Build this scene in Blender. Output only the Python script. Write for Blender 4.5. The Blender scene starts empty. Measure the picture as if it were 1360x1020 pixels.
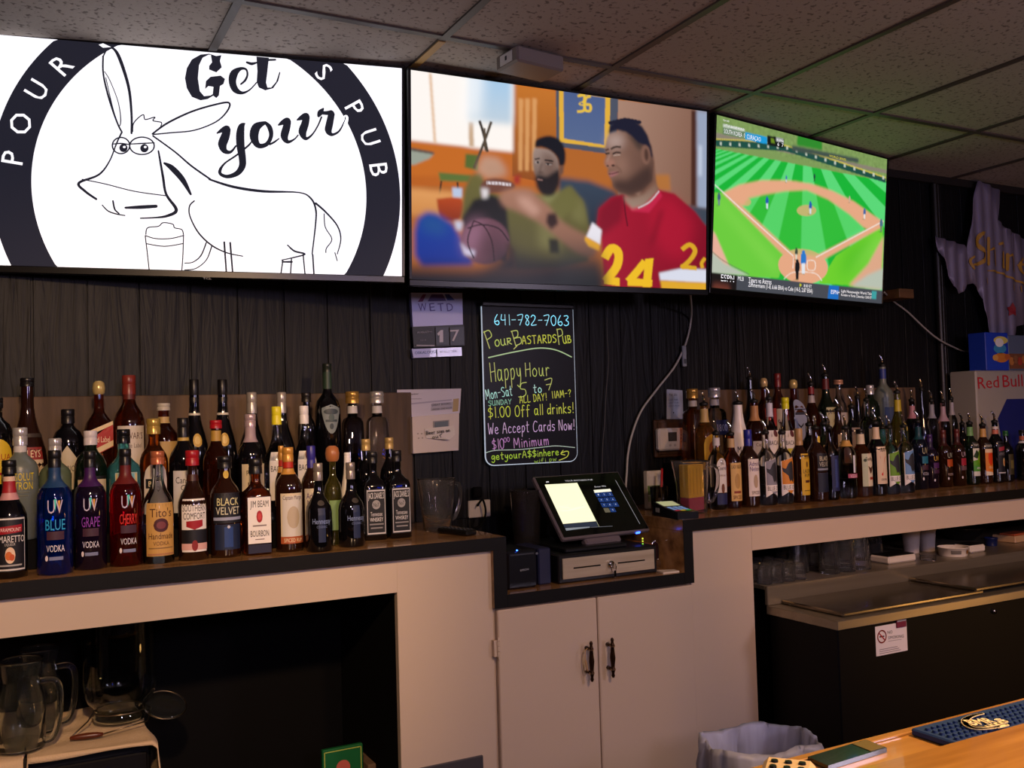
import bpy, bmesh, math, random
import numpy as np
from mathutils import Vector, Matrix
random.seed(7)
rng = np.random.default_rng(3)
sc = bpy.context.scene
COL = sc.collection
PI = math.pi
# ------------------------------------------------------------ camera
EYE = 1.45
F, YAW, PIT, ROL = 1264.19, 0.4869, 0.0388, -0.0283
fw = Vector((math.sin(YAW)*math.cos(PIT), math.cos(YAW)*math.cos(PIT), math.sin(PIT)))
r0 = Vector((math.cos(YAW), -math.sin(YAW), 0)); u0 = r0.cross(fw)
CR = r0*math.cos(ROL)+u0*math.sin(ROL); CU = u0*math.cos(ROL)-r0*math.sin(ROL)
EYEP = Vector((0, 0, EYE))
cd = bpy.data.cameras.new('camera'); cam = bpy.data.objects.new('camera', cd); COL.objects.link(cam)
cd.sensor_width = 36; cd.lens = 36*F/1360; cd.clip_start = 0.02; cd.clip_end = 100
cam.matrix_world = Matrix(((CR.x, CU.x, -fw.x, 0), (CR.y, CU.y, -fw.y, 0), (CR.z, CU.z, -fw.z, EYE), (0, 0, 0, 1)))
sc.camera = cam
# ------------------------------------------------------------ world, lights, exposure
w = bpy.data.worlds.new('world'); sc.world = w; w.use_nodes = True
w.node_tree.nodes['Background'].inputs[0].default_value = (.05, .045, .05, 1)
w.node_tree.nodes['Background'].inputs[1].default_value = .3
sc.view_settings.view_transform = 'Standard'; sc.view_settings.look = 'None'
sc.view_settings.exposure = 0; sc.view_settings.gamma = 1; sc.view_settings.use_curve_mapping = False

def area(name, loc, target, size, power, col):
    l = bpy.data.lights.new(name, 'AREA'); l.shape = 'DISK'; l.size = size; l.energy = power; l.color = col
    o = bpy.data.objects.new(name, l); COL.objects.link(o); o.location = loc
    o.rotation_euler = (Vector(target)-Vector(loc)).to_track_quat('-Z', 'Y').to_euler(); return o
def spot(name, loc, target, power, col, ang=62, blend=.7, rad=.06):
    l = bpy.data.lights.new(name, 'SPOT'); l.energy = power; l.color = col; l.spot_size = math.radians(ang); l.spot_blend = blend; l.shadow_soft_size = rad
    o = bpy.data.objects.new(name, l); COL.objects.link(o); o.location = loc
    o.rotation_euler = (Vector(target)-Vector(loc)).to_track_quat('-Z', 'Y').to_euler(); return o
WARM = (1, .64, .36)
spot('pendant_light', (.05, .35, 2.2), (.12, 2.45, 1.20), 150, WARM, 52)
spot('pendant_light', (1.15, .30, 2.2), (1.30, 2.45, 1.20), 66, WARM, 50)
spot('pendant_light', (2.3, .40, 2.2), (3.0, 2.40, 1.08), 86, (1, .54, .27), 54)
spot('pendant_light', (1.7, .45, 2.3), (1.35, .75, 1.0), 170, (1, .60, .24), 66)
def lamp(name, loc, power, col, rad=.2):
    l = bpy.data.lights.new(name, 'POINT'); l.energy = power; l.color = col; l.shadow_soft_size = rad
    o = bpy.data.objects.new(name, l); COL.objects.link(o); o.location = loc; return o
lamp('violet_fill', (.3, -1.2, 1.95), 62, (.80, .66, 1.0))  # unseen violet fill, added to tint the cabinet front and lift the ceiling
lamp('amber_fill', (4.9, .15, .42), 16, (1, .50, .14), .14)  # unseen light added for warm highlights on the cooler steel
lamp('violet_fill', (3.0, -.7, 1.95), 62, (.86, .74, .98))  # second added fill, brightens the right side and the ceiling

# ------------------------------------------------------------ projection helpers: photo pixel -> place in the room
def ray(px, py): return fw+CR*((px-680)/F)-CU*((py-510)/F)
def at(px, py, y=None, z=None, x=None):
    d = ray(px, py)
    t = y/d.y if y is not None else ((z-EYE)/d.z if z is not None else x/d.x)
    return EYEP+d*t

# ------------------------------------------------------------ materials
def s2l(v): return v/12.92 if v <= .04045 else ((v+.055)/1.055)**2.4
def C(h):
    if not isinstance(h, str): return tuple(h)[:3]
    h = h.lstrip('#'); return tuple(s2l(int(h[i:i+2], 16)/255) for i in (0, 2, 4))
MC = {}
def mat(col, rough=.5, metal=0, trans=0, emit=0, ior=1.45, bump=0, bscale=60, coat=0, vary=0, spec=.5, thin=False):
    key = (col if isinstance(col, str) else tuple(col), rough, metal, trans, emit, ior, bump, bscale, coat, vary, spec)
    if key in MC: return MC[key]
    m = bpy.data.materials.new('surface'); m.use_nodes = True
    nt = m.node_tree; b = nt.nodes['Principled BSDF']; c = C(col)
    b.inputs['Base Color'].default_value = (*c, 1); b.inputs['Roughness'].default_value = rough
    b.inputs['Metallic'].default_value = metal; b.inputs['Transmission Weight'].default_value = trans
    b.inputs['IOR'].default_value = ior; b.inputs['Coat Weight'].default_value = coat
    b.inputs['Specular IOR Level'].default_value = spec
    if emit:
        b.inputs['Emission Color'].default_value = (*c, 1); b.inputs['Emission Strength'].default_value = emit
    if bump or vary:
        tc = nt.nodes.new('ShaderNodeTexCoord'); n = nt.nodes.new('ShaderNodeTexNoise')
        n.inputs['Scale'].default_value = bscale; n.inputs['Detail'].default_value = 4
        nt.links.new(tc.outputs['Object'], n.inputs['Vector'])
        if bump:
            bp = nt.nodes.new('ShaderNodeBump'); bp.inputs['Strength'].default_value = bump; bp.inputs['Distance'].default_value = .01
            nt.links.new(n.outputs['Fac'], bp.inputs['Height']); nt.links.new(bp.outputs[0], b.inputs['Normal'])
        if vary:
            mx = nt.nodes.new('ShaderNodeMix'); mx.data_type = 'RGBA'
            mx.inputs[6].default_value = (*[x*(1-vary) for x in c], 1); mx.inputs[7].default_value = (*[min(1, x*(1+vary)) for x in c], 1)
            nt.links.new(n.outputs['Fac'], mx.inputs[0]); nt.links.new(mx.outputs[2], b.inputs['Base Color'])
    MC[key] = m; return m
def wood(name, c1, c2, rough=.35, scale=(1.5, 30, 30), bump=.1, coat=0, ring=0, thresh=(.3, .7), spec=.5):
    m = bpy.data.materials.new(name); m.use_nodes = True; nt = m.node_tree; b = nt.nodes['Principled BSDF']
    tc = nt.nodes.new('ShaderNodeTexCoord'); mp = nt.nodes.new('ShaderNodeMapping'); mp.inputs['Scale'].default_value = scale
    n = nt.nodes.new('ShaderNodeTexNoise'); n.inputs['Scale'].default_value = 1.0; n.inputs['Detail'].default_value = 6; n.inputs['Distortion'].default_value = ring
    cr = nt.nodes.new('ShaderNodeValToRGB'); cr.color_ramp.elements[0].position = thresh[0]; cr.color_ramp.elements[1].position = thresh[1]
    cr.color_ramp.elements[0].color = (*C(c1), 1); cr.color_ramp.elements[1].color = (*C(c2), 1)
    nt.links.new(tc.outputs['Object'], mp.inputs[0]); nt.links.new(mp.outputs[0], n.inputs['Vector'])
    nt.links.new(n.outputs['Fac'], cr.inputs[0]); nt.links.new(cr.outputs[0], b.inputs['Base Color'])
    bp = nt.nodes.new('ShaderNodeBump'); bp.inputs['Strength'].default_value = bump; bp.inputs['Distance'].default_value = .01
    nt.links.new(n.outputs['Fac'], bp.inputs['Height']); nt.links.new(bp.outputs[0], b.inputs['Normal'])
    b.inputs['Roughness'].default_value = rough; b.inputs['Coat Weight'].default_value = coat; b.inputs['Specular IOR Level'].default_value = spec
    return m
def speckle(name, base, dots, scale, lo, hi, rough=.9, big=None):
    m = bpy.data.materials.new(name); m.use_nodes = True; nt = m.node_tree; b = nt.nodes['Principled BSDF']
    tc = nt.nodes.new('ShaderNodeTexCoord'); n = nt.nodes.new('ShaderNodeTexNoise'); n.inputs['Scale'].default_value = scale; n.inputs['Detail'].default_value = 2
    cr = nt.nodes.new('ShaderNodeValToRGB'); cr.color_ramp.elements[0].position = lo; cr.color_ramp.elements[1].position = hi
    cr.color_ramp.elements[0].color = (*C(dots), 1); cr.color_ramp.elements[1].color = (*C(base), 1)
    nt.links.new(tc.outputs['Object'], n.inputs['Vector']); nt.links.new(n.outputs['Fac'], cr.inputs[0])
    bp = nt.nodes.new('ShaderNodeBump'); bp.inputs['Strength'].default_value = .25; bp.inputs['Distance'].default_value = .004
    nt.links.new(n.outputs['Fac'], bp.inputs['Height']); nt.links.new(bp.outputs[0], b.inputs['Normal'])
    nt.links.new(cr.outputs[0], b.inputs['Base Color']); b.inputs['Roughness'].default_value = rough
    return m
BLACKP = mat('#0a0909', .55, bump=.05, bscale=40, spec=.25)
STEEL = mat('#b8b0a4', .25, 1)
CHROME = mat('#d8d8d8', .1, 1)
def glass(col='#ffffff', rough=.0, ior=1.45): return mat(col, rough, trans=1, ior=ior)
def gloss(col, r=.07): return mat(col, r, coat=.3)

# ------------------------------------------------------------ mesh builder
class MB:
    def __init__(s): s.v = []; s.f = []; s.mi = []; s.sm = []; s.mats = []
    def add(s, vs, fs, m, smooth=False):
        if m not in s.mats: s.mats.append(m)
        k = s.mats.index(m); o = len(s.v); s.v.extend([tuple(v) for v in vs])
        for f in fs: s.f.append([i+o for i in f]); s.mi.append(k); s.sm.append(smooth)
        return s
    def build(s, name, parent=None, loc=None, rz=0):
        me = bpy.data.meshes.new(name); me.from_pydata(s.v, [], s.f)
        for m in s.mats: me.materials.append(m)
        me.polygons.foreach_set('material_index', s.mi); me.polygons.foreach_set('use_smooth', s.sm); me.update()
        o = bpy.data.objects.new(name, me); COL.objects.link(o)
        if parent: o.parent = parent
        if loc is not None: o.location = loc
        if rz: o.rotation_euler = (0, 0, rz)
        return o
    def box(s, x0, x1, y0, y1, z0, z1, m, b=0, M=None):
        c = Vector(((x0+x1)/2, (y0+y1)/2, (z0+z1)/2)); h = Vector((abs(x1-x0)/2, abs(y1-y0)/2, abs(z1-z0)/2))
        b = min(b, h.x*.49, h.y*.49, h.z*.49)
        if b <= 0:
            vs = [c+Vector((sx*h.x, sy*h.y, sz*h.z)) for sx in (-1, 1) for sy in (-1, 1) for sz in (-1, 1)]
            fs = [(0, 1, 3, 2), (4, 6, 7, 5), (0, 4, 5, 1), (2, 3, 7, 6), (0, 2, 6, 4), (1, 5, 7, 3)]
        else:
            vs = []; idx = {}
            for sx in (-1, 1):
                for sy in (-1, 1):
                    for sz in (-1, 1):
                        for a in range(3):
                            p = [sx*(h.x-b), sy*(h.y-b), sz*(h.z-b)]; p[a] += (sx, sy, sz)[a]*b
                            idx[(sx, sy, sz, a)] = len(vs); vs.append(c+Vector(p))
            fs = []
            for a in range(3):
                o1, o2 = [q for q in range(3) if q != a]
                for sg in (-1, 1):
                    q = []
                    for (p, r) in ((-1, -1), (1, -1), (1, 1), (-1, 1)):
                        k = [0, 0, 0]; k[a] = sg; k[o1] = p; k[o2] = r; q.append(idx[(*k, a)])
                    fs.append(q)
                for p in (-1, 1):
                    for r in (-1, 1):
                        k0 = [0, 0, 0]; k0[o1] = p; k0[o2] = r; k1 = list(k0); k0[a] = -1; k1[a] = 1
                        fs.append((idx[(*k0, o1)], idx[(*k1, o1)], idx[(*k1, o2)], idx[(*k0, o2)]))
            for sx in (-1, 1):
                for sy in (-1, 1):
                    for sz in (-1, 1): fs.append([idx[(sx, sy, sz, a)] for a in range(3)])
        if M: vs = [M @ v for v in vs]
        s.add(vs, fs, m); return s
    def lathe(s, prof, m, seg=24, c=(0, 0, 0), n=None, sx=1, sy=1, M=None, cap0=True, cap1=True, smooth=True):
        vs = []; c = Vector(c)
        for p in prof:
            z, r = p[0], p[1]; k = p[2] if len(p) > 2 else (n or 2)
            for i in range(seg):
                t = 2*PI*(i+.5)/seg; ct, st = math.cos(t), math.sin(t)
                q = r if k == 2 else r*(abs(ct)**k+abs(st)**k)**(-1/k)
                vs.append(c+Vector((q*ct*sx, q*st*sy, z)))
        fs = []
        for j in range(len(prof)-1):
            for i in range(seg):
                a = j*seg+i; b = j*seg+(i+1) % seg; fs.append((a, b, b+seg, a+seg))
        if M: vs = [M @ v for v in vs]
        s.add(vs, fs, m, smooth)
        if cap0: s.add([vs[i] for i in range(seg)][::-1], [list(range(seg))], m)
        if cap1: s.add([vs[(len(prof)-1)*seg+i] for i in range(seg)], [list(range(seg))], m)
        return s
    def tube(s, pts, r, m, seg=8, closed=False):
        pts = [Vector(p) for p in pts]; n = len(pts); rs = r if isinstance(r, (list, tuple)) else [r]*n
        vs = []; up = Vector((0, 0, 1)); prev = None
        for i in range(n):
            d = (pts[(i+1) % n]-pts[i-1]) if closed else (pts[min(i+1, n-1)]-pts[max(i-1, 0)])
            d.normalize()
            if prev is None:
                a = d.cross(up)
                if a.length < .05: a = d.cross(Vector((1, 0, 0)))
            else: a = prev-d*prev.dot(d)
            a.normalize(); prev = a; b = d.cross(a)
            for k in range(seg):
                t = 2*PI*k/seg; vs.append(pts[i]+(a*math.cos(t)+b*math.sin(t))*rs[i])
        fs = []
        for i in range(n if closed else n-1):
            for k in range(seg):
                j = (i+1) % n; fs.append((i*seg+k, i*seg+(k+1) % seg, j*seg+(k+1) % seg, j*seg+k))
        if not closed: fs += [list(range(seg))[::-1], [(n-1)*seg+k for k in range(seg)]]
        s.add(vs, fs, m, True); return s
    def prism(s, poly, d0, d1, m, fn):
        n = len(poly); vs = [fn(a, b, d0) for a, b in poly]+[fn(a, b, d1) for a, b in poly]
        fs = [list(range(n))[::-1], list(range(n, 2*n))]+[(i, (i+1) % n, (i+1) % n+n, i+n) for i in range(n)]
        s.add(vs, fs, m); return s

def tagit(o, label, cat, group=None):
    o['label'] = label; o['category'] = cat
    if group: o['group'] = group
    return o
def thing(name, label, cat, loc=(0, 0, 0), rz=0, group=None):
    o = bpy.data.objects.new(name, None); COL.objects.link(o); o.location = loc; o.rotation_euler = (0, 0, rz)
    o.empty_display_size = .05
    return tagit(o, label, cat, group)
def struct(o): o['kind'] = 'structure'; return o
def dup(root, loc, rz=0, label=None, group=None):
    r = root.copy(); COL.objects.link(r); r.location = loc; r.rotation_euler = (0, 0, rz)
    if label: r['label'] = label
    if group: r['group'] = group
    for ch in list(root.children):
        c = ch.copy(); COL.objects.link(c); c.parent = r
        for g in ch.children:
            d = g.copy(); COL.objects.link(d); d.parent = c
    return r
def smooth_path(pts, k=6):
    pts = [np.array(p, float) for p in pts]
    if len(pts) < 3: return [tuple(p) for p in pts]
    out = []
    for i in range(len(pts)-1):
        p0 = pts[max(i-1, 0)]; p1 = pts[i]; p2 = pts[i+1]; p3 = pts[min(i+2, len(pts)-1)]
        for j in range(k):
            t = j/k
            out.append(tuple(.5*((2*p1)+(-p0+p2)*t+(2*p0-5*p1+4*p2-p3)*t*t+(-p0+3*p1-3*p2+p3)*t**3)))
    out.append(tuple(pts[-1])); return out
# ------------------------------------------------------------ flat lettering
TC = {}
def text_mesh(s):
    if s in TC: return TC[s]
    cu = bpy.data.curves.new('t', 'FONT'); cu.body = s; cu.size = 1; cu.resolution_u = 2
    o = bpy.data.objects.new('t', cu); COL.objects.link(o)
    bpy.context.view_layer.update()
    me = o.evaluated_get(bpy.context.evaluated_depsgraph_get()).to_mesh()
    vs = [(v.co.x, v.co.y) for v in me.vertices]; fs = [list(p.vertices) for p in me.polygons]
    o.to_mesh_clear(); bpy.data.objects.remove(o); bpy.data.curves.remove(cu)
    xs = [v[0] for v in vs] or [0, 1]; x0, x1 = min(xs), max(xs); wd = (x1-x0) or 1
    vs = [((x-x0)/wd, y/.729) for x, y in vs]          # width 1, capital height 1
    TC[s] = (vs, fs, wd/.729); return TC[s]
# handwriting: single strokes, capital height 1
G = {
'0': '.3,1 .05,.8 .02,.4 .2,.02 .45,.1 .55,.5 .5,.85 .3,1', '1': '.2,1 .22,0', '2': '.05,.8 .25,1 .5,.85 .4,.5 .05,.02 .6,.05',
'3': '.05,.95 .4,1 .5,.8 .25,.55 .5,.4 .5,.12 .2,0 .02,.1', '4': '.1,1 .05,.5 .5,.5|.45,1 .45,0', '5': '.65,1 .3,.95 .2,.6 .5,.5 .55,.2 .35,.02 .02,.02',
'6': '.35,1 .1,.6 .05,.2 .3,0 .5,.15 .4,.4 .1,.3', '7': '.02,.95 .6,1 .25,0|.1,.5 .5,.52', '8': '.45,.85 .25,1 .1,.8 .45,.3 .3,0 .1,.2 .45,.8',
'-': '.05,.5 .45,.52', '.': '.1,0 .13,.03', '!': '.15,1 .12,.3|.11,.04 .13,.0', '?': '.05,.8 .3,1 .5,.8 .25,.45 .25,.3|.25,.05 .27,.0', '$': '.5,.8 .2,.9 .05,.65 .5,.4 .45,.15 .05,.1|.3,1.1 .25,-.1',
'P': '.1,1 .05,0|.05,.95 .5,.95 .55,.6 .1,.5', 'O': '.3,1 .05,.7 .1,.1 .4,0 .6,.4 .5,.9 .3,1', 'U': '.05,1 .05,.2 .3,0 .5,.2 .55,1|.55,.3 .65,0', 'R': '.1,1 .05,0|.05,1 .5,.95 .45,.55 .1,.5 .6,0',
'B': '.1,1 .05,0|.05,1 .5,.9 .4,.55 .1,.5 .55,.4 .5,.05 .05,0', 'A': '.02,0 .3,1 .58,0|.12,.4 .5,.4', 'S': '.55,.9 .3,1 .05,.75 .5,.4 .4,.05 .05,.05', 'T': '.02,1 .6,1|.3,1 .3,0',
'D': '.1,1 .08,0|.05,1 .45,.9 .55,.4 .35,.05 .05,0', 'H': '.05,1 .05,0|.5,1 .5,0|.05,.5 .5,.55', 'M': '.05,0 .1,1 .35,.3 .6,1 .68,0', 'Y': '.05,1 .3,.55 .6,1|.3,.55 .25,0', 'N': '.05,0 .08,1 .5,0 .55,1',
'L': '.1,1 .05,.05 .5,.05', 'W': '.02,1 .15,0 .35,.6 .5,0 .7,1', 'C': '.6,.9 .3,1 .05,.6 .1,.1 .4,0 .6,.15', 'F': '.1,1 .08,0|.1,1 .5,1|.1,.55 .4,.55',
'a': '.4,.55 .15,.6 .03,.3 .15,.02 .38,.2 .42,.6 .42,.1 .5,0', 'p': '.08,.6 .03,-.4|.05,.5 .3,.62 .42,.35 .25,.05 .05,.1', 'y': '.05,.6 .1,.25 .3,.2 .4,.6 .38,0 .2,-.4 .0,-.3', 'o': '.25,.6 .05,.4 .1,.05 .35,.02 .45,.35 .25,.6',
'u': '.05,.6 .08,.1 .3,.05 .4,.6 .42,.1 .5,0', 'r': '.05,.6 .07,0|.07,.4 .2,.6 .35,.55', 't': '.2,1 .18,.1 .35,.03|.02,.65 .4,.68', 'n': '.05,.6 .05,0|.06,.4 .25,.62 .38,.4 .4,0', 's': '.4,.55 .15,.6 .08,.4 .38,.25 .3,.02 .03,.05',
'd': '.4,.5 .15,.55 .03,.25 .15,.02 .4,.2|.45,1 .43,0', 'i': '.1,.55 .1,0|.1,.8 .11,.82', 'k': '.08,1 .05,0|.4,.6 .08,.3 .42,0', 'l': '.1,1 .08,0', 'f': '.45,.95 .25,1 .18,.7 .15,-.1|.02,.55 .4,.57',
'e': '.05,.3 .4,.35 .3,.6 .08,.5 .05,.15 .25,0 .45,.1', 'c': '.42,.5 .2,.6 .04,.3 .15,.02 .42,.1', 'g': '.4,.55 .15,.6 .03,.3 .2,.1 .4,.4 .42,.55 .4,-.2 .2,-.4 .03,-.25', 'h': '.08,1 .05,0|.06,.4 .25,.62 .38,.4 .4,0', 'w': '.02,.6 .12,0 .27,.45 .42,0 .55,.6', 'm': '.05,.6 .05,0|.06,.4 .2,.6 .3,.4 .3,0|.3,.4 .45,.6 .55,.4 .56,0',
}
class Pane:
    """a flat drawing on a real surface: C centre, R right, U up, N out of the face (metres)"""
    def __init__(s, Cn, R, U, clip=None):
        s.C = Vector(Cn); s.R = Vector(R).normalized(); s.U = Vector(U).normalized(); s.N = s.R.cross(s.U).normalized(); s.b = MB(); s.clip = clip
    def loc(s, px, py):
        d = ray(px, py); t = (s.C-EYEP).dot(s.N)/d.dot(s.N); q = EYEP+d*t-s.C
        return (q.dot(s.R), q.dot(s.U))
    def P(s, a, b, l):
        if s.clip: a = max(-s.clip[0], min(s.clip[0], a)); b = max(-s.clip[1], min(s.clip[1], b))
        return s.C+s.R*a+s.U*b+s.N*(.0004*l)
    def poly(s, pts, m, l=1): s.b.add([s.P(a, b, l) for a, b in pts], [list(range(len(pts)))], m)
    def rect(s, a0, b0, a1, b1, m, l=1): s.poly([(a0, b0), (a1, b0), (a1, b1), (a0, b1)], m, l)
    def ell(s, a, b, ra, rb, m, l=1, k=24): s.poly([(a+ra*math.cos(2*PI*i/k), b+rb*math.sin(2*PI*i/k)) for i in range(k)], m, l)
    def stroke(s, pts, w, m, l=1, smooth=True):
        pts = [(*p[:2], p[2] if len(p) > 2 else w) for p in pts]
        if smooth: pts = smooth_path(pts, 5)
        for i in range(len(pts)-1):
            (x0, y0, w0), (x1, y1, w1) = pts[i], pts[i+1]; dx, dy = x1-x0, y1-y0; d = math.hypot(dx, dy) or 1e-9; nx, ny = -dy/d/2, dx/d/2
            s.poly([(x0+nx*w0, y0+ny*w0), (x0-nx*w0, y0-ny*w0), (x1-nx*w1, y1-ny*w1), (x1+nx*w1, y1+ny*w1)], m, l)
        for (x, y, ww) in pts: s.ell(x, y, ww/2, ww/2, m, l, 8)
    def text(s, t, A, B, h, m, l=2):
        """t fitted along A->B (local metres), capital height h"""
        vs, fs, asp = text_mesh(t); A = np.array(A); B = np.array(B) if not np.isscalar(B) else np.array(A)+np.array([asp*h*B, 0]); d = B-A; L = np.hypot(*d); e = d/(L or 1); n = np.array([-e[1], e[0]])
        s.b.add([s.P(*(A+d*x+n*y*h), l) for x, y in vs], fs, m)
    def hand(s, t, A, B, h, w, m, l=2):
        adv = []; x = 0
        for ch in t:
            if ch == ' ': adv.append(x); x += .4; continue
            g = G[ch]; mx = max(float(q.split(',')[0]) for st in g.split('|') for q in st.split()); adv.append(x); x += mx+.2
        A = np.array(A); B = np.array(B); d = (B-A); L = np.hypot(*d); e = d/L; n = np.array([-e[1], e[0]]); k = L/(x-.2)
        for ch, x0 in zip(t, adv):
            if ch == ' ': continue
            for st in G[ch].split('|'):
                s.stroke([tuple(A+e*((x0+float(q.split(',')[0]))*k)+n*(float(q.split(',')[1])*h)) for q in st.split()], w, m, l)
    def build(s, name, parent=None): return s.b.build(name, parent)
def hang(o, root):
    o.parent = root; o.matrix_parent_inverse = root.matrix_basis.inverted(); return o
# ------------------------------------------------------------ room shell
WY = 2.95; CZ = EYE+1.076; XL, XR, YB = -2.6, 5.4, -3.2
CT = EYE-.325
WOODTOP = wood('counter_wood', '#6a4a2c', '#b08350', .22, (3, 22, 22), .05, coat=.3)
RAW = wood('old_panelling', '#3c2c1f', '#644d38', .7, (30, 6, 2.2), .3)
def panelling():
    m = bpy.data.materials.new('black_painted_panelling'); m.use_nodes = True; nt = m.node_tree; b = nt.nodes['Principled BSDF']
    tc = nt.nodes.new('ShaderNodeTexCoord'); mp = nt.nodes.new('ShaderNodeMapping'); mp.inputs['Scale'].default_value = (26, 26, 2.2)
    n = nt.nodes.new('ShaderNodeTexNoise'); n.inputs['Scale'].default_value = 1; n.inputs['Detail'].default_value = 5; n.inputs['Distortion'].default_value = 1.6
    wv = nt.nodes.new('ShaderNodeTexNoise'); wv.inputs['Scale'].default_value = 2.0
    bp = nt.nodes.new('ShaderNodeBump'); bp.inputs['Strength'].default_value = .4; bp.inputs['Distance'].default_value = .012
    L = nt.links.new; L(tc.outputs['Object'], mp.inputs[0]); L(mp.outputs[0], n.inputs['Vector']); L(n.outputs['Fac'], bp.inputs['Height']); L(bp.outputs[0], b.inputs['Normal'])
    b.inputs['Base Color'].default_value = (.003, .003, .0038, 1); b.inputs['Roughness'].default_value = .5; b.inputs['Specular IOR Level'].default_value = .22
    return m
PANEL = panelling()
b = MB()
b.box(XL-.1, XR+.1, WY, WY+.1, 0, CZ+.1, PANEL)
struct(b.build('wall_back'))
# vertical grooves between the black boards are real battens of the same wall
g = MB()
x = -.5
while x < 4.9:
    g.box(x, x+.136, WY-.006, WY+.001, CT, CZ, PANEL, .0012); x += .1385
    if random.random() < .3: x += .004
struct(g.build('trim_1'))
g = MB(); g.box(-.6, at(545, 520, y=WY-.008).x, WY-.016, WY-.004, CT, EYE+.104, RAW, .002); struct(g.build('trim_2'))
g = MB(); g.box(at(915, 520, y=WY-.008).x, at(1214, 520, y=WY-.008).x, WY-.016, WY-.004, CT, EYE+.100, RAW, .002); struct(g.build('trim_3'))
WALLM = mat('#3a2d28', .8, vary=.15, bscale=3)
for nm, a in (('wall_left', (XL-.1, XL, YB, WY)), ('wall_right', (XR, XR+.1, YB, WY)), ('wall_front', (XL-.1, XR+.1, YB-.1, YB))):
    b = MB(); b.box(*a, 0, CZ+.1, WALLM); struct(b.build(nm))
b = MB(); b.box(XL-.1, XR+.1, YB-.1, WY+.1, -.1, 0, mat('#241c18', .5, vary=.3, bscale=8)); struct(b.build('floor'))
b = MB(); b.box(XL-.1, XR+.1, YB-.1, WY+.1, CZ, CZ+.1, speckle('ceiling_tile', '#a79c92', '#6f655e', 70, .33, .42)); struct(b.build('ceiling'))
# T-bar grid (node spacing read off the photograph)
X0 = at(589, 49.4, z=CZ).x; SP = .5637; YG = 2.3845
g = MB(); DB = mat('#4a4038', .5)
ks = range(-9, 8)
for k in ks:
    x = X0+k*SP
    if XL < x < XR: g.box(x-.011, x+.011, YB, WY, CZ-.006, CZ+.001, DB)
for y in (YG, YG-SP*2, YG-SP*4, YG-SP*6, YG-SP*8): g.box(XL, XR, y-.011, y+.011, CZ-.0055, CZ+.001, DB)
g.box(X0-.010, X0+.012, YG+.02, WY-.1, CZ-.009, CZ-.004, mat('#b08a4c', .6))
struct(g.build('ceiling_grid'))
g = MB(); g.box(XL, XR, WY-.03, WY-.006, CZ-.035, CZ, mat('#1c1714', .6)); struct(g.build('trim_4'))
# ------------------------------------------------------------ back bar cabinet
PAINT = mat('#c9b49e', .5, vary=.03, bscale=3, bump=.03)
BLK = mat('#070606', .8, spec=.15)
XA, XB, XC_, XD, XE = .915, 1.2377, 1.8617, 1.898, 2.155
ZL, ZR, ZREC = EYE-.4493, EYE-.447, EYE-.488
cab = thing('back_bar_cabinet', 'long cream painted back bar cabinet with two doors and open bays under the bottles', 'cabinet', (0, 2.45, 0))
FY0, FY1 = 2.418, 2.44
zt = CT-.036
b = MB()
b.box(-1.3, XA, FY0, FY1, ZL, zt, PAINT); b.box(XA, 1.2, FY0, FY1, 0, zt, PAINT, .001)
b.box(1.2, XD, FY0+.006, FY1, 0, ZREC-.036, PAINT); b.box(XD, XE, FY0, FY1, 0, zt, PAINT, .001); b.box(XE, 4.95, FY0, FY1, ZR, zt, PAINT)
b.box(-1.3, -.9, FY0, FY1, 0, ZL, PAINT)
hang(b.build('face_frame'), cab)
b = MB()
b.box(-1.3, 1.2, 2.925, 2.94, 0, zt, BLK); b.box(1.9, 4.95, 2.925, 2.94, 0, zt, BLK); b.box(1.2, 1.9, 2.925, 2.94, 0, ZREC-.04, BLK)
b.box(XA, XA+.014, FY1, 2.925, 0, zt, BLK); b.box(XE-.014, XE, FY1, 2.925, 0, zt, BLK); b.box(-1.3, -1.285, FY1, 2.925, 0, zt, BLK); b.box(4.935, 4.95, FY1, 2.925, 0, zt, BLK)
hang(b.build('carcass'), cab)
BRASS = mat('#3a2412', .35, .8)
for nm, xa, xb, hx in (('door', 1.206, 1.535, at(784.5, 878, y=2.38).x), ('door', 1.539, 1.894, at(812.5, 873, y=2.38).x)):
    d = MB(); d.box(xa, xb, 2.403, 2.4235, .08, ZREC-.042, PAINT, .003); d = hang(d.build(nm), cab)
    zc = at(hx*0+(784.5 if xa < 1.3 else 812.5), 878 if xa < 1.3 else 873, y=2.38).z
    h = MB()
    pr = [(-.058, .003), (-.052, .0055), (-.046, .004), (-.040, .0055), (-.034, .008), (-.030, .0055), (-.016, .0065), (0, .0085), (.016, .0065), (.030, .0055), (.034, .008), (.040, .0055), (.046, .004), (.052, .0055), (.058, .003)]
    h.lathe(pr, BRASS, 12, (hx, 2.375, zc))
    for q in (-.034, .034): h.tube([(hx, 2.404, zc+q), (hx, 2.375, zc+q)], [.006, .004], BRASS); h.lathe([(-.002, .008), (.002, .008)], mat('#c0a080', .3, 1), 12, (hx, 2.375, zc+q))
    o = h.build('handle', d); o.matrix_parent_inverse = cab.matrix_basis.inverted() @ Matrix.Identity(4) if False else Matrix.Identity(4)
    if xa < 1.3:
        hg = MB(); z0 = at(660, 862, y=2.4).z
        for q in range(3): hg.lathe([(z0-.022+q*.015, .005), (z0-.008+q*.015, .005)], PAINT, 10, (1.205, 2.401, 0))
        hg.lathe([(z0+.023, .003), (z0+.031, .002)], PAINT, 8, (1.205, 2.401, 0)); hg.lathe([(z0-.03, .002), (z0-.022, .003)], PAINT, 8, (1.205, 2.401, 0))
        hg.box(1.192, 1.204, 2.402, 2.419, z0-.022, z0+.023, PAINT); hg.build('hinge', d)
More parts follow.
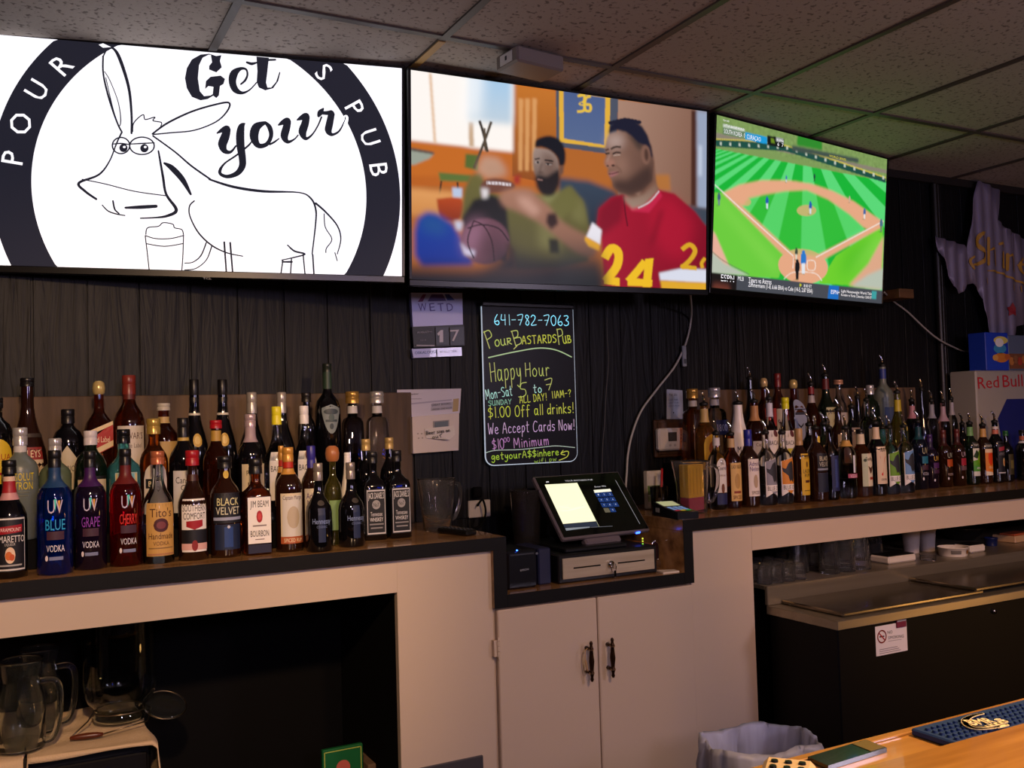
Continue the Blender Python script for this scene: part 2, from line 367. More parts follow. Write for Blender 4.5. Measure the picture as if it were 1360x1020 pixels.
# tan rubber band on the left handle
hx = at(780.5, 875, y=2.375).x; zc = at(780.5, 877, y=2.375).z
b = MB(); b.tube([(hx+.003, 2.379, zc+.033), (hx-.006, 2.376, zc+.030), (hx-.009, 2.375, zc), (hx-.004, 2.376, zc-.030), (hx+.003, 2.379, zc-.033), (hx-.003, 2.379, zc)], .0014, mat('#b58d5c', .6), 6)
tagit(b.build('rubber_band'), 'tan rubber band hooked over the left cabinet door handle', 'rubber band')
# vent plate
b = MB(); xv1 = at(642, 1010, y=2.41).x; zv1 = at(642, 1003, y=2.41).z; b.box(xv1-.19, xv1, 2.409, 2.4175, zv1-.16, zv1, mat('#5f5c62', .4, .6), .002)
tagit(b.build('vent_plate'), 'grey metal cover plate low on the cabinet front', 'plate')
# ------------------------------------------------------------ worktop (black edged, dark wood, stepped round the till)
top = thing('back_bar_worktop', 'dark wood worktop with black front edge stepping down around the till', 'worktop', (0, 2.45, CT))
def slab(nm, x0, x1, z0, z1, wood_faces):
    b = MB(); b.box(x0, x1, 2.4, 2.402, z0, z1, BLACKP); b.box(x0, x1, 2.402, 2.932, z0, z1, WOODTOP, .001); return hang(b.build(nm), top)
slab('top_slab', -1.3, XB, zt, CT, 0); slab('top_slab', XC_, 4.95, zt, CT, 0)
slab('side_panel', XB-.041, XB-.0005, ZREC-.0352, zt-.0003, 0); slab('side_panel', XC_+.0005, XD, ZREC-.0352, zt-.0003, 0)
slab('recess_shelf', XB, XC_, ZREC-.0352, ZREC, 0)
# ------------------------------------------------------------ bottle risers (black stepped shelves)
def riser(label, boxes):
    t = thing('bottle_riser', label, 'riser', (0, 2.7, CT), group='bottle risers')
    for x0, x1, y0, y1, h in boxes:
        b = MB(); b.box(x0, x1, y0, y1, CT+.0005, CT+h, BLK, .001); hang(b.build('step'), t)
riser('black stepped riser carrying the rear bottles left of the till', [(-.9, .80, 2.585, 2.738, .07), (-.9, 1.065, 2.74, 2.928, .15)])
riser('black stepped riser carrying the rear bottles right of the till', [(2.19, 3.26, 2.65, 2.768, .07), (2.19, 3.325, 2.77, 2.928, .15)])
riser('low black riser near the far right drinks cooler', [(3.335, 3.768, 2.745, 2.928, .07)])
# ------------------------------------------------------------ customer bar
BAR = wood('bar_wood', '#865722', '#c08c46', .22, (2.2, 26, 26), .04, coat=.5, thresh=(.25, .75))
BZ = EYE-.46
YLIP = at(1300, 974, z=BZ+.018).y
bar = thing('customer_bar', 'orange varnished wooden bar top in the foreground', 'bar', (1, .5, 0))
b = MB(); b.box(-1.2, 3.2, YLIP+.001, .965, BZ-.03, BZ, BAR, .004); b.box(-1.2, 3.2, .952, .966, BZ, BZ+.004, BAR, .002); hang(b.build('drip_rail'), bar)
b = MB(); b.box(-1.2, 3.2, .28, YLIP, BZ-.03, BZ+.018, BAR, .006); hang(b.build('bar_top'), bar)
b = MB(); b.box(-1.2, 3.2, .35, .93, 0, BZ-.0305, mat('#2a1a10', .6)); hang(b.build('bar_base'), bar)
# ------------------------------------------------------------ stainless bottle cooler
cool = thing('bottle_cooler', 'black bottle cooler with stainless top and sliding lids at right', 'cooler', (2.8, 2.3, 0))
ST = wood('brushed_steel', '#958a74', '#a2967e', .33, (2, 40, 40), .006); ST.node_tree.nodes['Principled BSDF'].inputs['Metallic'].default_value = .72
LID = wood('lid_steel', '#857c6c', '#948a78', .22, (2, 40, 40), .004); LID.node_tree.nodes['Principled BSDF'].inputs['Metallic'].default_value = .93
CXL, CF, CTZ = 2.193, 2.1, EYE-.629
SHZ = EYE-.566
b = MB(); b.box(CXL+.012, 4.6, CF+.012, 2.405, .04, CTZ-.028, mat('#050404', .5, spec=.2), .004); b.box(CXL+.03, 4.6, 2.405, 2.9, .04, SHZ-.012, mat('#050404', .5, spec=.2)); hang(b.build('body'), cool)
b = MB()
b.box(CXL, 4.6, CF, 2.404, CTZ-.028, CTZ, ST, .002); hang(b.build('top_rim'), cool)
b = MB(); b.box(CXL, 4.6, 2.395, 2.41, CTZ+.0005, SHZ, ST, .002); b.box(CXL, 4.6, 2.41, 2.92, SHZ-.012, SHZ, ST); hang(b.build('rear_shelf'), cool)
b = MB(); b.box(2.25, 2.905, 2.128, 2.392, CTZ+.001, CTZ+.014, LID, .004); hang(b.build('sliding_lid'), cool)
b = MB(); b.box(2.86, 3.62, 2.122, 2.394, CTZ+.0145, CTZ+.026, LID, .004); hang(b.build('sliding_lid'), cool)
b = MB(); b.box(3.66, 4.5, 2.128, 2.392, CTZ+.001, CTZ+.014, LID, .004); hang(b.build('sliding_lid'), cool)
pl = at(1320, 812, y=CF+.01)
b = MB(); b.tube([(pl.x, CF+.013, pl.z), (pl.x, CF+.004, pl.z)], .008, CHROME, 12); hang(b.build('lock'), cool)
# no smoking sticker
p0, p1, p2 = at(1162.2, 832.5, y=CF+.011), at(1204, 828, y=CF+.011), at(1164, 872, y=CF+.011)
PA = Pane(((p0.x+p1.x)/2, CF+.0115, (p0.z+p2.z)/2), (1, 0, 0), (0, 0, 1)); L = PA.loc
hw_, hh = (p1.x-p0.x)/2, (p0.z-p2.z)/2
WHT = mat('#e6dcd6', .5); RED = mat('#b01c24', .5); INK = mat('#2b2624', .6)
PA.rect(-hw_, -hh, hw_, hh, WHT, 1)
a, bb = L(1171, 845.4)
PA.stroke([(a+.0185*math.cos(t*PI/12), bb+.0185*math.sin(t*PI/12)) for t in range(25)], .004, RED, 3, False)
PA.stroke([(a-.013, bb+.013), (a+.013, bb-.013)], .004, RED, 3, False); PA.rect(a-.011, bb-.002, a+.011, bb+.002, INK, 2)
PA.text('NO', L(1178.5, 842), L(1185, 841), .0098, INK); PA.text('SMOKING', L(1179.5, 849), L(1200, 846.4), .0098, INK)
q = L(1179.5, 851.5); q2 = L(1197, 849); PA.stroke([q, q2], .0009, INK, 2, False)
for k in range(3):
    y = -hh*.62-k*.006; PA.rect(-hw_*.8, y, hw_*(.35+.1*k), y+.002, mat('#8a7f7c', .6), 2)
stk = PA.build('no_smoking_sign'); tagit(stk, 'white NO SMOKING notice on the black cooler front', 'sign')
b = MB(); q0, q1 = at(1193.5, 823.5, y=CF-.0005), at(1206.5, 832.5, y=CF-.0005); b.box(q0.x, q1.x, CF+.006, CF+.0108, q1.z, q0.z, mat('#701636', .5), .001); b.box(q0.x+.001, q1.x-.001, CF+.0055, CF+.006, q0.z-.008, q0.z-.002, mat('#8f8a90', .5))
tagit(b.build('sticker'), 'small maroon and grey sticker over the corner of the no smoking notice', 'sticker')
# ------------------------------------------------------------ televisions
def emit_attr():
    m = bpy.data.materials.new('screen_picture'); m.use_nodes = True; nt = m.node_tree; b = nt.nodes['Principled BSDF']
    at_ = nt.nodes.new('ShaderNodeAttribute'); at_.attribute_name = 'Col'
    nt.links.new(at_.outputs['Color'], b.inputs['Emission Color']); b.inputs['Emission Strength'].default_value = 1
    b.inputs['Base Color'].default_value = (.01, .01, .01, 1); b.inputs['Roughness'].default_value = .3; b.inputs['Specular IOR Level'].default_value = .12; return m
PICT = emit_attr()
class Canvas:
    """a picture shown on a screen, painted in photograph-zoom coordinates of the screen"""
    def __init__(s, W, H, quad, bg):
        s.W, s.H = W, H; s.q = quad; s.img = np.zeros((H, W, 3)); s.img[:] = C(bg)
        src = np.array(quad, float); dst = np.array([(0, 0), (W, 0), (W, H), (0, H)], float); A = []
        for (x, y), (u, v) in zip(src, dst): A += [[x, y, 1, 0, 0, 0, -u*x, -u*y], [0, 0, 0, x, y, 1, -v*x, -v*y]]
        h = np.linalg.solve(np.array(A), dst.ravel()); s.Hm = np.append(h, 1).reshape(3, 3); s.Hi = np.linalg.inv(s.Hm)
        X, Y = np.meshgrid(np.arange(W)+.5, np.arange(H)+.5); s.X, s.Y = X, Y
        q = np.stack([X, Y, np.ones_like(X)], -1) @ s.Hi.T; s.PX = q[..., 0]/q[..., 2]; s.PY = q[..., 1]/q[..., 2]
    def t(s, pts):
        q = np.c_[np.array(pts, float)[:, :2], np.ones(len(pts))] @ s.Hm.T; return q[:, :2]/q[:, 2:]
    def mask(s, P):
        m = np.zeros((s.H, s.W))
        for oy in (-.25, .25):
            for ox in (-.25, .25):
                ins = np.zeros((s.H, s.W), bool); n = len(P)
                for i in range(n):
                    x0, y0 = P[i]; x1, y1 = P[(i+1) % n]
                    if y0 == y1: continue
                    c = ((y0 > s.Y+oy) != (y1 > s.Y+oy)); ins ^= c & ((s.X+ox) < (x1-x0)*(s.Y+oy-y0)/(y1-y0)+x0)
                m += ins*.25
        return m
    def blur(s, m, k):
        for ax in (0, 1):
            for _ in range(2):
                p = np.pad(m, [(k, k) if a == ax else (0, 0) for a in (0, 1)], mode='edge'); c = np.cumsum(p, ax); n = m.shape[ax]
                z = np.zeros_like(np.take(c, [0], ax)); c = np.concatenate([z, c], ax)
                m = (np.take(c, range(2*k+1, 2*k+1+n), ax)-np.take(c, range(n), ax))/(2*k+1)
        return m
    def poly(s, pts, col, blur=0, a=1, col2=None, ax=(0, 1), sm=False):
        if sm: pts = smooth_path(list(pts)+[pts[0]], 5)[:-1]
        P = s.t(pts); m = s.mask(P)
        if blur: m = s.blur(m, blur)
        c = np.array(C(col))
        if col2 is not None:
            d = s.X*ax[0]+s.Y*ax[1]; w_ = m > .02; lo, hi = (d[w_].min(), d[w_].max()) if w_.any() else (0, 1)
            g = np.clip((d-lo)/max(hi-lo, 1e-6), 0, 1)[..., None]; c = c*(1-g)+np.array(C(col2))*g
        m = (m*a)[..., None]; s.img = s.img*(1-m)+c*m
    def ell(s, x, y, rx, ry, col, rot=0, **k):
        r = math.radians(rot)
        s.poly([(x+rx*math.cos(t)*math.cos(r)-ry*math.sin(t)*math.sin(r), y+rx*math.cos(t)*math.sin(r)+ry*math.sin(t)*math.cos(r)) for t in np.linspace(0, 2*PI, 28)[:-1]], col, **k)
    def line(s, pts, wd, col, **k):
        pts = [np.array(p[:2], float) for p in smooth_path(pts, 4)]; l, r = [], []
        for i, p in enumerate(pts):
            d = pts[min(i+1, len(pts)-1)]-pts[max(i-1, 0)]; d /= (np.hypot(*d) or 1); n = np.array([-d[1], d[0]])*wd/2; l.append(p+n); r.append(p-n)
        s.poly(l+r[::-1], col, **k)
    def mesh(s, name, Cn, R, U, w_, h_):
        W, H = s.W, s.H; N = R.cross(U)
        us = np.linspace(-w_/2, w_/2, W+1); vs = np.linspace(h_/2, -h_/2, H+1); A, B = np.meshgrid(us, vs)
        V = np.array(Cn)[None, None]+A[..., None]*np.array(R)+B[..., None]*np.array(U)
        i = np.arange(H)[:, None]*(W+1)+np.arange(W)[None]; Fq = np.stack([i, i+W+1, i+W+2, i+1], -1).reshape(-1, 4)
        me = bpy.data.meshes.new(name); me.vertices.add((W+1)*(H+1)); me.vertices.foreach_set('co', V.reshape(-1))
        me.loops.add(Fq.size); me.loops.foreach_set('vertex_index', Fq.reshape(-1).astype(np.int32)); me.polygons.add(len(Fq))
        me.polygons.foreach_set('loop_start', np.arange(0, Fq.size, 4, dtype=np.int32)); me.update(calc_edges=True); me.validate()
        p = np.pad(s.img, ((1, 1), (1, 1), (0, 0)), mode='edge'); vc = (p[:-1, :-1]+p[1:, :-1]+p[:-1, 1:]+p[1:, 1:])/4
        ca = me.color_attributes.new('Col', 'FLOAT_COLOR', 'POINT'); ca.data.foreach_set('color', np.concatenate([vc, np.ones((H+1, W+1, 1))], -1).reshape(-1).astype(np.float32))
        me.materials.append(PICT); o = bpy.data.objects.new(name, me); COL.objects.link(o); return o

BEZ = mat('#070707', .3)
def tv(label, Cn, a, t, ro, W):
    a, t, ro = map(math.radians, (a, t, ro)); H = W*9/16; Cn = Vector(Cn)+Vector((0, 0, EYE))
    R = Vector((math.cos(a), math.sin(a), 0)); n0 = Vector((-math.sin(a), math.cos(a), 0)); U = Vector((0, 0, 1))*math.cos(t)+n0*math.sin(t)
    R, U = R*math.cos(ro)+U*math.sin(ro), U*math.cos(ro)-R*math.sin(ro); N = R.cross(U)
    M = Matrix(((R.x, U.x, N.x, Cn.x), (R.y, U.y, N.y, Cn.y), (R.z, U.z, N.z, Cn.z), (0, 0, 0, 1)))
    root = thing('television', label, 'television', (Cn.x, Cn.y+.06, Cn.z), group='wall televisions')
    b = MB(); e = .009
    b.box(-W/2-e, W/2+e, H/2, H/2+.007, -.02, .003, BEZ, .002, M); b.box(-W/2-e, W/2+e, -H/2-.02, -H/2, -.02, .003, BEZ, .002, M)
    b.box(-W/2-e, -W/2, -H/2, H/2, -.02, .003, BEZ, .001, M); b.box(W/2, W/2+e, -H/2, H/2, -.02, .003, BEZ, .001, M)
    b.box(-W/2-e, W/2+e, -H/2-.02, H/2+.007, -.024, -.004, BEZ, .003, M); hang(b.build('bezel'), root)
    b = MB(); b.box(-W*.3, W*.3, -H*.45, H*.1, -.062, -.0245, BEZ, .008, M); hang(b.build('rear_housing'), root)
    return root, Cn, R, U, N, W, H
# --- TV 1: the pub's round logo
T1, c1, R1, U1, N1, W1, H1 = tv('wide television at left showing a black and white round pub logo', (.505, 2.7541, .7584), -13.1767, -2.975, -.9332, 1.1)
def em(h, s=1): return mat(h, .4, emit=s, spec=.08)
EW, EK = em('#fbfbff', 1.05), em('#262630', .75)
S = Pane(c1, R1, U1, (W1/2, H1/2)); L = S.loc
S.rect(-W1/2, -H1/2, W1/2, H1/2, EW, 0)
xi0, cb = L(41.7, 241); xi1 = L(486.5, 245)[0]; ca = (xi0+xi1)/2; rin = (xi1-xi0)/2; rout = L(531.5, 245)[0]-ca
K = 220; RN = 6
for i in range(K):
    t0, t1 = 2*PI*i/K, 2*PI*(i+1)/K
    for j in range(RN):
        ra, rb = rin+(rout-rin)*j/RN, rin+(rout-rin)*(j+1)/RN; tm, rm = (t0+t1)/2, (ra+rb)/2
        if abs(ca+rm*math.cos(tm)) < W1/2+.03 and abs(cb+rm*math.sin(tm)) < H1/2+.03:
            S.poly([(ca+r*math.cos(t), cb+r*math.sin(t)) for r, t in ((ra, t0), (rb, t0), (rb, t1), (ra, t1))], EK, 1)
Z1 = lambda p: (*L(p[0]/2.5185, p[1]/2.5185), *( [p[2]*.00078] if len(p) > 2 else [.0032]))
def arc_text(t, ang0, ang1, h):
    for i, ch in enumerate(t):
        if ch == ' ': continue
        a = math.radians(ang0+(ang1-ang0)*i/(len(t)-1)); rr = rin+(rout-rin)*.24
        e = np.array([math.sin(a), -math.cos(a)]); cpt = np.array([ca+rr*math.cos(a), cb+rr*math.sin(a)])
        wd = text_mesh(ch)[2]*h
        S.text(ch, cpt-e*wd/2, cpt+e*wd/2, h, EW, 3)
hl = (rout-rin)*.56
for ch, (x, y) in (('P', (40/2.52, 527/2.52)), ('O', (67/2.52, 413/2.52)), ('U', (122/2.52, 300/2.52)), ('R', (205/2.52, 215/2.52)), ('S', (1085/2.52, 240/2.52)), ('P', (1190/2.52, 362/2.52)), ('U', (1240/2.52, 460/2.52)), ('B', (1270/2.52, 568/2.52))):
    q = np.array(L(x, y))-np.array((ca, cb)); a = math.atan2(q[1], q[0]); e = np.array([math.sin(a), -math.cos(a)]); out = -np.array([e[1], -e[0]])
    nrm = np.array([math.cos(a), math.sin(a)]); wd = text_mesh(ch)[2]*hl*(1 if ch != 'U' else .95)
    base = np.array((ca, cb))+nrm*(np.hypot(*q)-hl/2)
    S.text(ch, base-e*wd/2, base+e*wd/2, hl, EW, 3)
S.poly([Z1(p)[:2] for p in ((330, 150), (345, 140), (372, 158), (345, 160))], EW, 3)
def st(pts, l=2, m=EK): S.stroke([Z1(p) for p in pts], .003, m, l)
Z5 = lambda p: (*L(230+p[0]/5.23, 60+p[1]/5.23), *([p[2]*.000389] if len(p) > 2 else []))
for pl in ([(335,70),(325,110),(338,155),(300,190),(250,170),(250,145),(270,120),(262,68),(245,68),(205,88),(180,140),(172,230),(185,320),(215,355),(260,350),(275,340),(280,290),(245,285),(222,305),(228,250),(260,220),(330,212),(360,235),(350,270),(325,285),(318,350),(300,368),(278,352),(240,375),(190,384),(130,360),(95,300),(82,230),(95,160),(130,100),(190,66),(250,60),(300,76)],
           [(578,80),(665,88),(655,180),(645,260),(655,295),(680,295),(715,255),(738,185),(745,190),(730,250),(695,300),(640,315),(595,295),(580,255),(585,180)]): S.poly([Z5(q) for q in pl], EK, 3)
for s_ in ([(470,272,12),(500,245,16),(516,205,14),(505,168,16),(465,165,26),(422,200,55),(412,260,52),(434,312,46),(480,332,22),(530,312,11),(580,260,9)], [(512,120,16),(545,130,22),(580,122,12)], [(655,104,16),(710,102,14)],
 [(305,612,10),(340,592,32),(375,580,46),(360,640,62),(342,690,62),(358,735,40),(400,742,20),(436,700,12)], [(497,545,10),(475,565,44),(466,620,58),(468,700,58),(480,780,52),(480,840,48),(445,890,38),(380,913,28),(332,898,24),(326,868,22),(360,820,13),(440,765,13),(520,700,14),(545,670,9)],
 [(640,538,22),(578,570,60),(562,640,62),(592,698,40),(650,688,30),(680,630,30),(670,572,36),(640,538,22)], [(670,690,14),(700,675,14),(735,650,9)],
 [(732,555,12),(762,538,36),(795,525,46),(785,580,56),(772,635,54),(795,672,28),(840,655,12),(868,625,10)], [(862,520,12),(892,505,36),(925,492,46),(915,550,56),(898,605,58),(920,650,26),(965,622,13),(1005,560,11),(1030,500,13)],
 [(1042,442,14),(1022,468,40),(1010,492,22)], [(1025,470,26),(1065,472,30),(1098,470,40)], [(1100,478,48),(1084,555,54),(1078,595,50),(1102,622,24),(1150,600,14),(1185,540,10),(1197,500,10)]):
    S.stroke([Z5(q) for q in s_], .003, EK, 3)
S.stroke([Z5((1190,580,16)), Z5((1198,530,34)), Z5((1200,500,34))], .003, EW, 2)
for s_ in (
 [(345,190,4),(358,166,6),(378,162,8),(400,195,12),(430,290,10),(440,380,8),(440,446,7)], [(345,188,6),(346,250,6),(365,330,7),(392,410,6),(408,442,6)], [(350,240,3),(368,270,3),(395,340,3),(404,400,4),(398,420,3),(380,370,3),(354,260,3)],
 [(444,440,4),(446,415,4),(462,395,4),(480,384,4),(486,400,4),(518,392,4),(512,404,4),(540,410,4),(536,426,3)], [(510,448,6),(560,412,7),(640,374,7),(720,350,7),(766,344,7),(760,372,6),(722,408,5),(650,436,5),(575,444,5),(512,450,5)],
 [(408,442,6),(390,480,5),(366,540,5),(330,585,7),(264,612,9),(285,640,9),(322,666,8)], [(275,600,4),(350,615,4),(450,640,4),(556,655,4)], [(530,505,6),(545,590,9),(556,650,9),(590,702,12),(560,722,10),(520,728,6),(470,730,5)], [(342,686,4),(362,706,5),(390,716,5),(418,721,4)], [(378,672,6),(384,700,6),(398,714,5)], [(420,695,8),(470,693,13),(522,690,12)],
 [(512,455,6),(585,508,6),(640,555,7),(704,600,7)], [(550,546,8),(575,562,20),(610,600,20),(638,650,8)], [(700,600,7),(780,625,10),(880,640,10),(1000,644,5),(1040,664,7),(1056,700,7),(1056,745,6),(1044,850,5)],
 [(650,672,5),(634,690,5),(636,725,5),(665,780,6),(710,822,6),(760,846,5),(812,857,4)], [(690,812,5),(672,855,5),(645,877,4),(618,880,4)], [(708,825,5),(690,870,4),(655,898,4),(618,903,4)], [(750,810,7),(757,915,6)], [(770,812,7),(778,915,6)],
 [(962,820,5),(985,840,7),(1020,850,6),(980,862,5),(942,870,4)], [(946,872,5),(940,916,5)], [(975,866,5),(972,916,5)], [(944,876,6),(976,876,8)], [(1014,852,5),(1020,916,5)], [(1046,852,6),(1050,918,6)],
 [(1056,680,8),(1090,710,7),(1128,755,6),(1140,800,5),(1128,850,4)], [(1084,715,4),(1088,760,4),(1110,800,4),(1092,830,4),(1090,845,4)], [(1120,845,4),(1128,872,4)],
 [(486,790,4),(492,840,4),(500,910,4)], [(614,785,4),(612,850,4),(608,910,4)], [(486,788,4),(520,798,4),(570,798,4),(614,788,4)], [(489,815,4),(550,824,4),(611,815,4)], [(488,784,4),(494,762,4),(530,757,4),(546,745,4),(578,750,4),(584,762,4),(608,768,4),(614,786,4)]): st(s_)
for x, y, rx, ry in ((405, 487, 29, 27), (475, 488, 41, 29)):
    S.stroke([Z1((x+rx*math.cos(t), y+ry*math.sin(t), 5)) for t in np.linspace(0, 2*PI, 25)], .004, EK, 2)
    S.poly([Z1((x+8+14*math.cos(t), y+8+14*math.sin(t)))[:2] for t in np.linspace(0, 2*PI, 17)[:-1]], EK, 2)
st([(378, 482, 4), (405, 480, 5), (434, 484, 4)]); st([(436, 482, 4), (475, 480, 5), (516, 478, 4)])
for x in (416, 486): S.poly([Z1((x+5*math.cos(t), 492+4*math.sin(t)))[:2] for t in np.linspace(0, 2*PI, 9)[:-1]], EW, 3)
hang(S.build('screen'), T1)
lg = Pane(c1, R1, U1); lg.text('TCL', lg.loc(269.5, 371), lg.loc(281, 371.4), .0062, mat('#a8a8b0', .4), 9); hang(lg.build('maker_badge'), T1)
# --- TV 2: two men on a sofa
T2, c2, R2, U2, N2, W2, H2 = tv('middle television showing two men on a sofa with a football', (1.6127, 2.602, .7445), -.826, -4.4098, .5603, 1.1)
c = Canvas(430, 242, [(48, 97), (1225, 268), (1225, 970), (48, 936)], '#b06428')
P = c.poly
P([(48,90),(640,170),(640,560),(48,560)], '#c8702a', col2='#b8601e')
P([(455,160),(640,190),(640,560),(455,520)], '#c4742c', col2='#8d4a1a')
P([(48,97),(460,150),(458,425),(48,380)], '#fff8f2', 2); P([(122,112),(132,112),(150,388),(140,388)], '#e0b690', 1); P([(280,305),(300,305),(302,405),(282,402)], '#c9a98a', 1)
P([(285,128),(455,152),(455,318),(278,300)], '#a9cbe8', 4, col2='#c6d3dd'); P([(270,120),(340,130),(320,300),(262,298)], '#ffffff', 9, .8)
P([(48,384),(260,408),(300,425),(300,520),(48,520)], '#c46a22', 2); 
for x in (482, 508, 536): P([(x,212),(x+18,214),(x+14,500),(x-2,500)], '#e0a468', 1, .8)
P([(630,180),(878,212),(868,438),(632,404)], '#4d5262'); P([(642,182),(846,210),(842,412),(644,386)], '#e0ae3c'); P([(660,186),(826,212),(822,398),(662,372)], '#4c5f8c', col2='#56688e')
for pl in ([(716,205),(742,202),(740,228),(724,235),(742,240),(740,262),(714,266)], [(768,206),(748,214),(746,258),(766,262),(766,240),(750,238)]): c.line(pl, 10, '#e8c040')
P([(876,220),(1230,266),(1230,660),(876,620)], '#a88370', col2='#7a5444', ax=(1, .2)); P([(1165,262),(1186,265),(1186,640),(1165,640)], '#4a2a20', 1); P([(1186,264),(1230,270),(1230,650),(1190,650)], '#98a4bc', 2); P([(1196,400),(1206,400),(1206,520),(1196,520)], '#ccd6e8', 2)
P([(48,412),(142,430),(120,452),(60,476),(48,476)], '#9aa092', 1); P([(48,408),(142,426),(140,434),(48,418)], '#2b2d30', 1)
P([(268,432),(322,436),(318,500),(264,486)], '#56682e', 1); P([(158,505),(292,518),(280,545),(165,540)], '#5c7034', 1); c.line([(170,540),(160,610)], 7, '#3a2a1c'); c.line([(235,545),(238,600)], 7, '#3a2a1c')
P([(48,570),(255,590),(255,700),(48,680)], '#e2a060', 3, col2='#c8813e'); P([(150,612),(250,610),(244,692),(170,692)], '#b8481a', 1, col2='#7c2a10', sm=True); P([(214,566),(254,570),(252,606),(216,604)], '#b8c6e0', 1)
c.line([(324,300),(340,350),(356,425)], 11, '#3c342c'); c.line([(372,304),(345,380),(302,490)], 11, '#4a3e30'); c.line([(345,330),(348,420)], 8, '#574838')
P([(640,526),(760,540),(865,580),(905,650),(830,720),(740,730),(640,620)], '#384658', 3, col2='#222a38'); P([(1150,636),(1230,650),(1230,770),(1150,720)], '#3c4654', 2); P([(1010,515),(1080,515),(1085,580),(1010,575)], '#b07038', 2)
# man at left, olive jacket
P([(250,690),(262,580),(285,520),(330,505),(360,585),(440,600),(520,590),(580,600),(640,585),(690,560),(740,620),(762,720),(760,860),(640,890),(470,895),(440,800),(420,740),(280,720)], '#6c6636', 2, col2='#4c4626')
P([(252,690),(300,615),(370,595),(430,620),(445,780),(430,870),(330,800),(260,740)], '#1e1d1e', 2); P([(600,560),(650,585),(600,640),(560,610)], '#8a8a58', 4, .8); P([(700,600),(745,640),(750,720),(690,690)], '#7a7646', 5, .7); P([(560,640),(640,620),(650,830),(560,800)], '#827c4c', 6, .6); P([(600,770),(640,770),(645,830),(605,830)], '#26261a', 2)
P([(310,500),(340,440),(400,450),(430,510),(360,530)], '#c49c84', 4, .85); P([(330,460),(420,470),(440,520),(350,520)], '#b48c74', 6, .7)
f3 = lambda pts: [(30+x*.6765, 300+y*.6765) for x, y in pts]
P(f3([(760,160),(850,172),(892,215),(908,270),(895,330),(860,380),(800,378),(770,335),(752,275),(750,200)]), '#a08a80', 1, col2='#5c443a', sm=True); P(f3([(800,180),(870,200),(895,270),(880,320),(830,330),(815,260)]), '#6c5248', 5, .8)
P(f3([(762,160),(768,118),(800,98),(850,90),(900,108),(932,150),(944,205),(936,262),(908,268),(895,218),(855,178),(805,158)]), '#15161e', 1, sm=True)
P(f3([(762,335),(785,318),(830,328),(870,305),(908,290),(905,380),(870,440),(810,440),(775,395)]), '#201b1c', 2, sm=True); P(f3([(905,270),(935,262),(930,310),(905,330)]), '#6a4a3c', 1)
c.line(f3([(762,228),(792,222)]), 6, '#2a211e'); c.line(f3([(820,232),(872,240)]), 7, '#2a211e'); c.ell(*f3([(778,246)])[0], 10, 5, '#9c8e88'); c.ell(*f3([(780,246)])[0], 5, 5, '#1a1412'); c.ell(*f3([(846,256)])[0], 13, 5, '#948680'); c.ell(*f3([(840,256)])[0], 5, 5, '#1a1412'); c.line(f3([(825,250),(868,254)]), 4, '#2c201c')
c.line(f3([(806,250),(792,290),(796,308)]), 5, '#5a463e', blur=1); c.line(f3([(780,306),(815,306)]), 5, '#4a3630', blur=1); c.line(f3([(778,346),(808,350)]), 7, '#80605a')
P([(520,600),(560,600),(600,640),(680,560),(720,640),(640,700),(520,680)], '#6c6838', 3)
P([(328,556),(350,535),(400,530),(455,545),(466,566),(430,585),(360,590),(334,606)], '#6e4436', 1, sm=True); P([(330,570),(360,572),(356,606),(336,610)], '#ddd6d8', 2); c.line([(352,548),(400,550),(450,556)], 12, '#d8ccd0'); 
for x in range(356, 446, 14): c.line([(x,540),(x+2,562)], 3, '#7a4a3a')
P([(460,520),(490,515),(485,555),(462,552)], '#a03024', 2)
P([(400,598),(440,575),(520,575),(560,605),(610,650),(640,690),(700,730),(790,780),(778,842),(720,830),(640,770),(560,705),(470,660),(420,640)], '#a87862', 3, col2='#7d5644', sm=True); P([(470,600),(520,605),(570,660),(540,680),(490,640)], '#c89a88', 4, .8); P([(596,670),(630,668),(640,710),(610,735),(590,705)], '#33211e', 2)
# man at right, crimson jersey
P([(905,590),(900,560),(960,600),(1000,500),(1018,440),(1030,560),(1050,590),(1020,640),(930,640)], '#8a6250', 1, col2='#6d4a3c')
P([(800,650),(850,605),(900,590),(960,640),(1040,575),(1100,590),(1180,660),(1226,720),(1226,975),(822,960),(812,780),(792,715)], '#a8142e', 1, col2='#7c0c22', ax=(1, .3)); P([(800,650),(850,605),(905,592),(890,700),(810,760),(792,715)], '#6e0c20', 4, .7); P([(1000,620),(1090,600),(1180,700),(1150,860),(1060,840),(1010,740)], '#c01836', 10, .5)
P([(1040,660),(1060,650),(1020,780),(1000,800)], '#5c0818', 4, .6); P([(905,592),(925,625),(975,640),(1040,576),(1052,600),(1000,665),(930,660)], '#c22346', 1); c.line([(900,600),(905,660),(915,720)], 5, '#5c0a1c')
P([(775,705),(812,735),(805,795),(750,765)], '#e8e4ec', 1); P([(748,760),(804,792),(802,818),(760,800),(744,775)], '#e8a82a', 1)
P([(1040,905),(1120,888),(1226,890),(1226,945),(1045,935)], '#d9dcea', 1); P([(1045,935),(1226,943),(1226,972),(1050,965)], '#e0a82c', 1)
c.line([(824,848),(850,808),(878,825),(872,880),(826,940)], 34, '#eebc22'); P([(822,920),(884,926),(884,958),(822,950)], '#eebc22'); P([(985,850),(1018,846),(1006,962),(975,962)], '#eebc22'); c.line([(985,860),(945,910),(918,940)], 30, '#eebc22'); P([(916,925),(1014,932),(1012,960),(916,956)], '#eebc22')
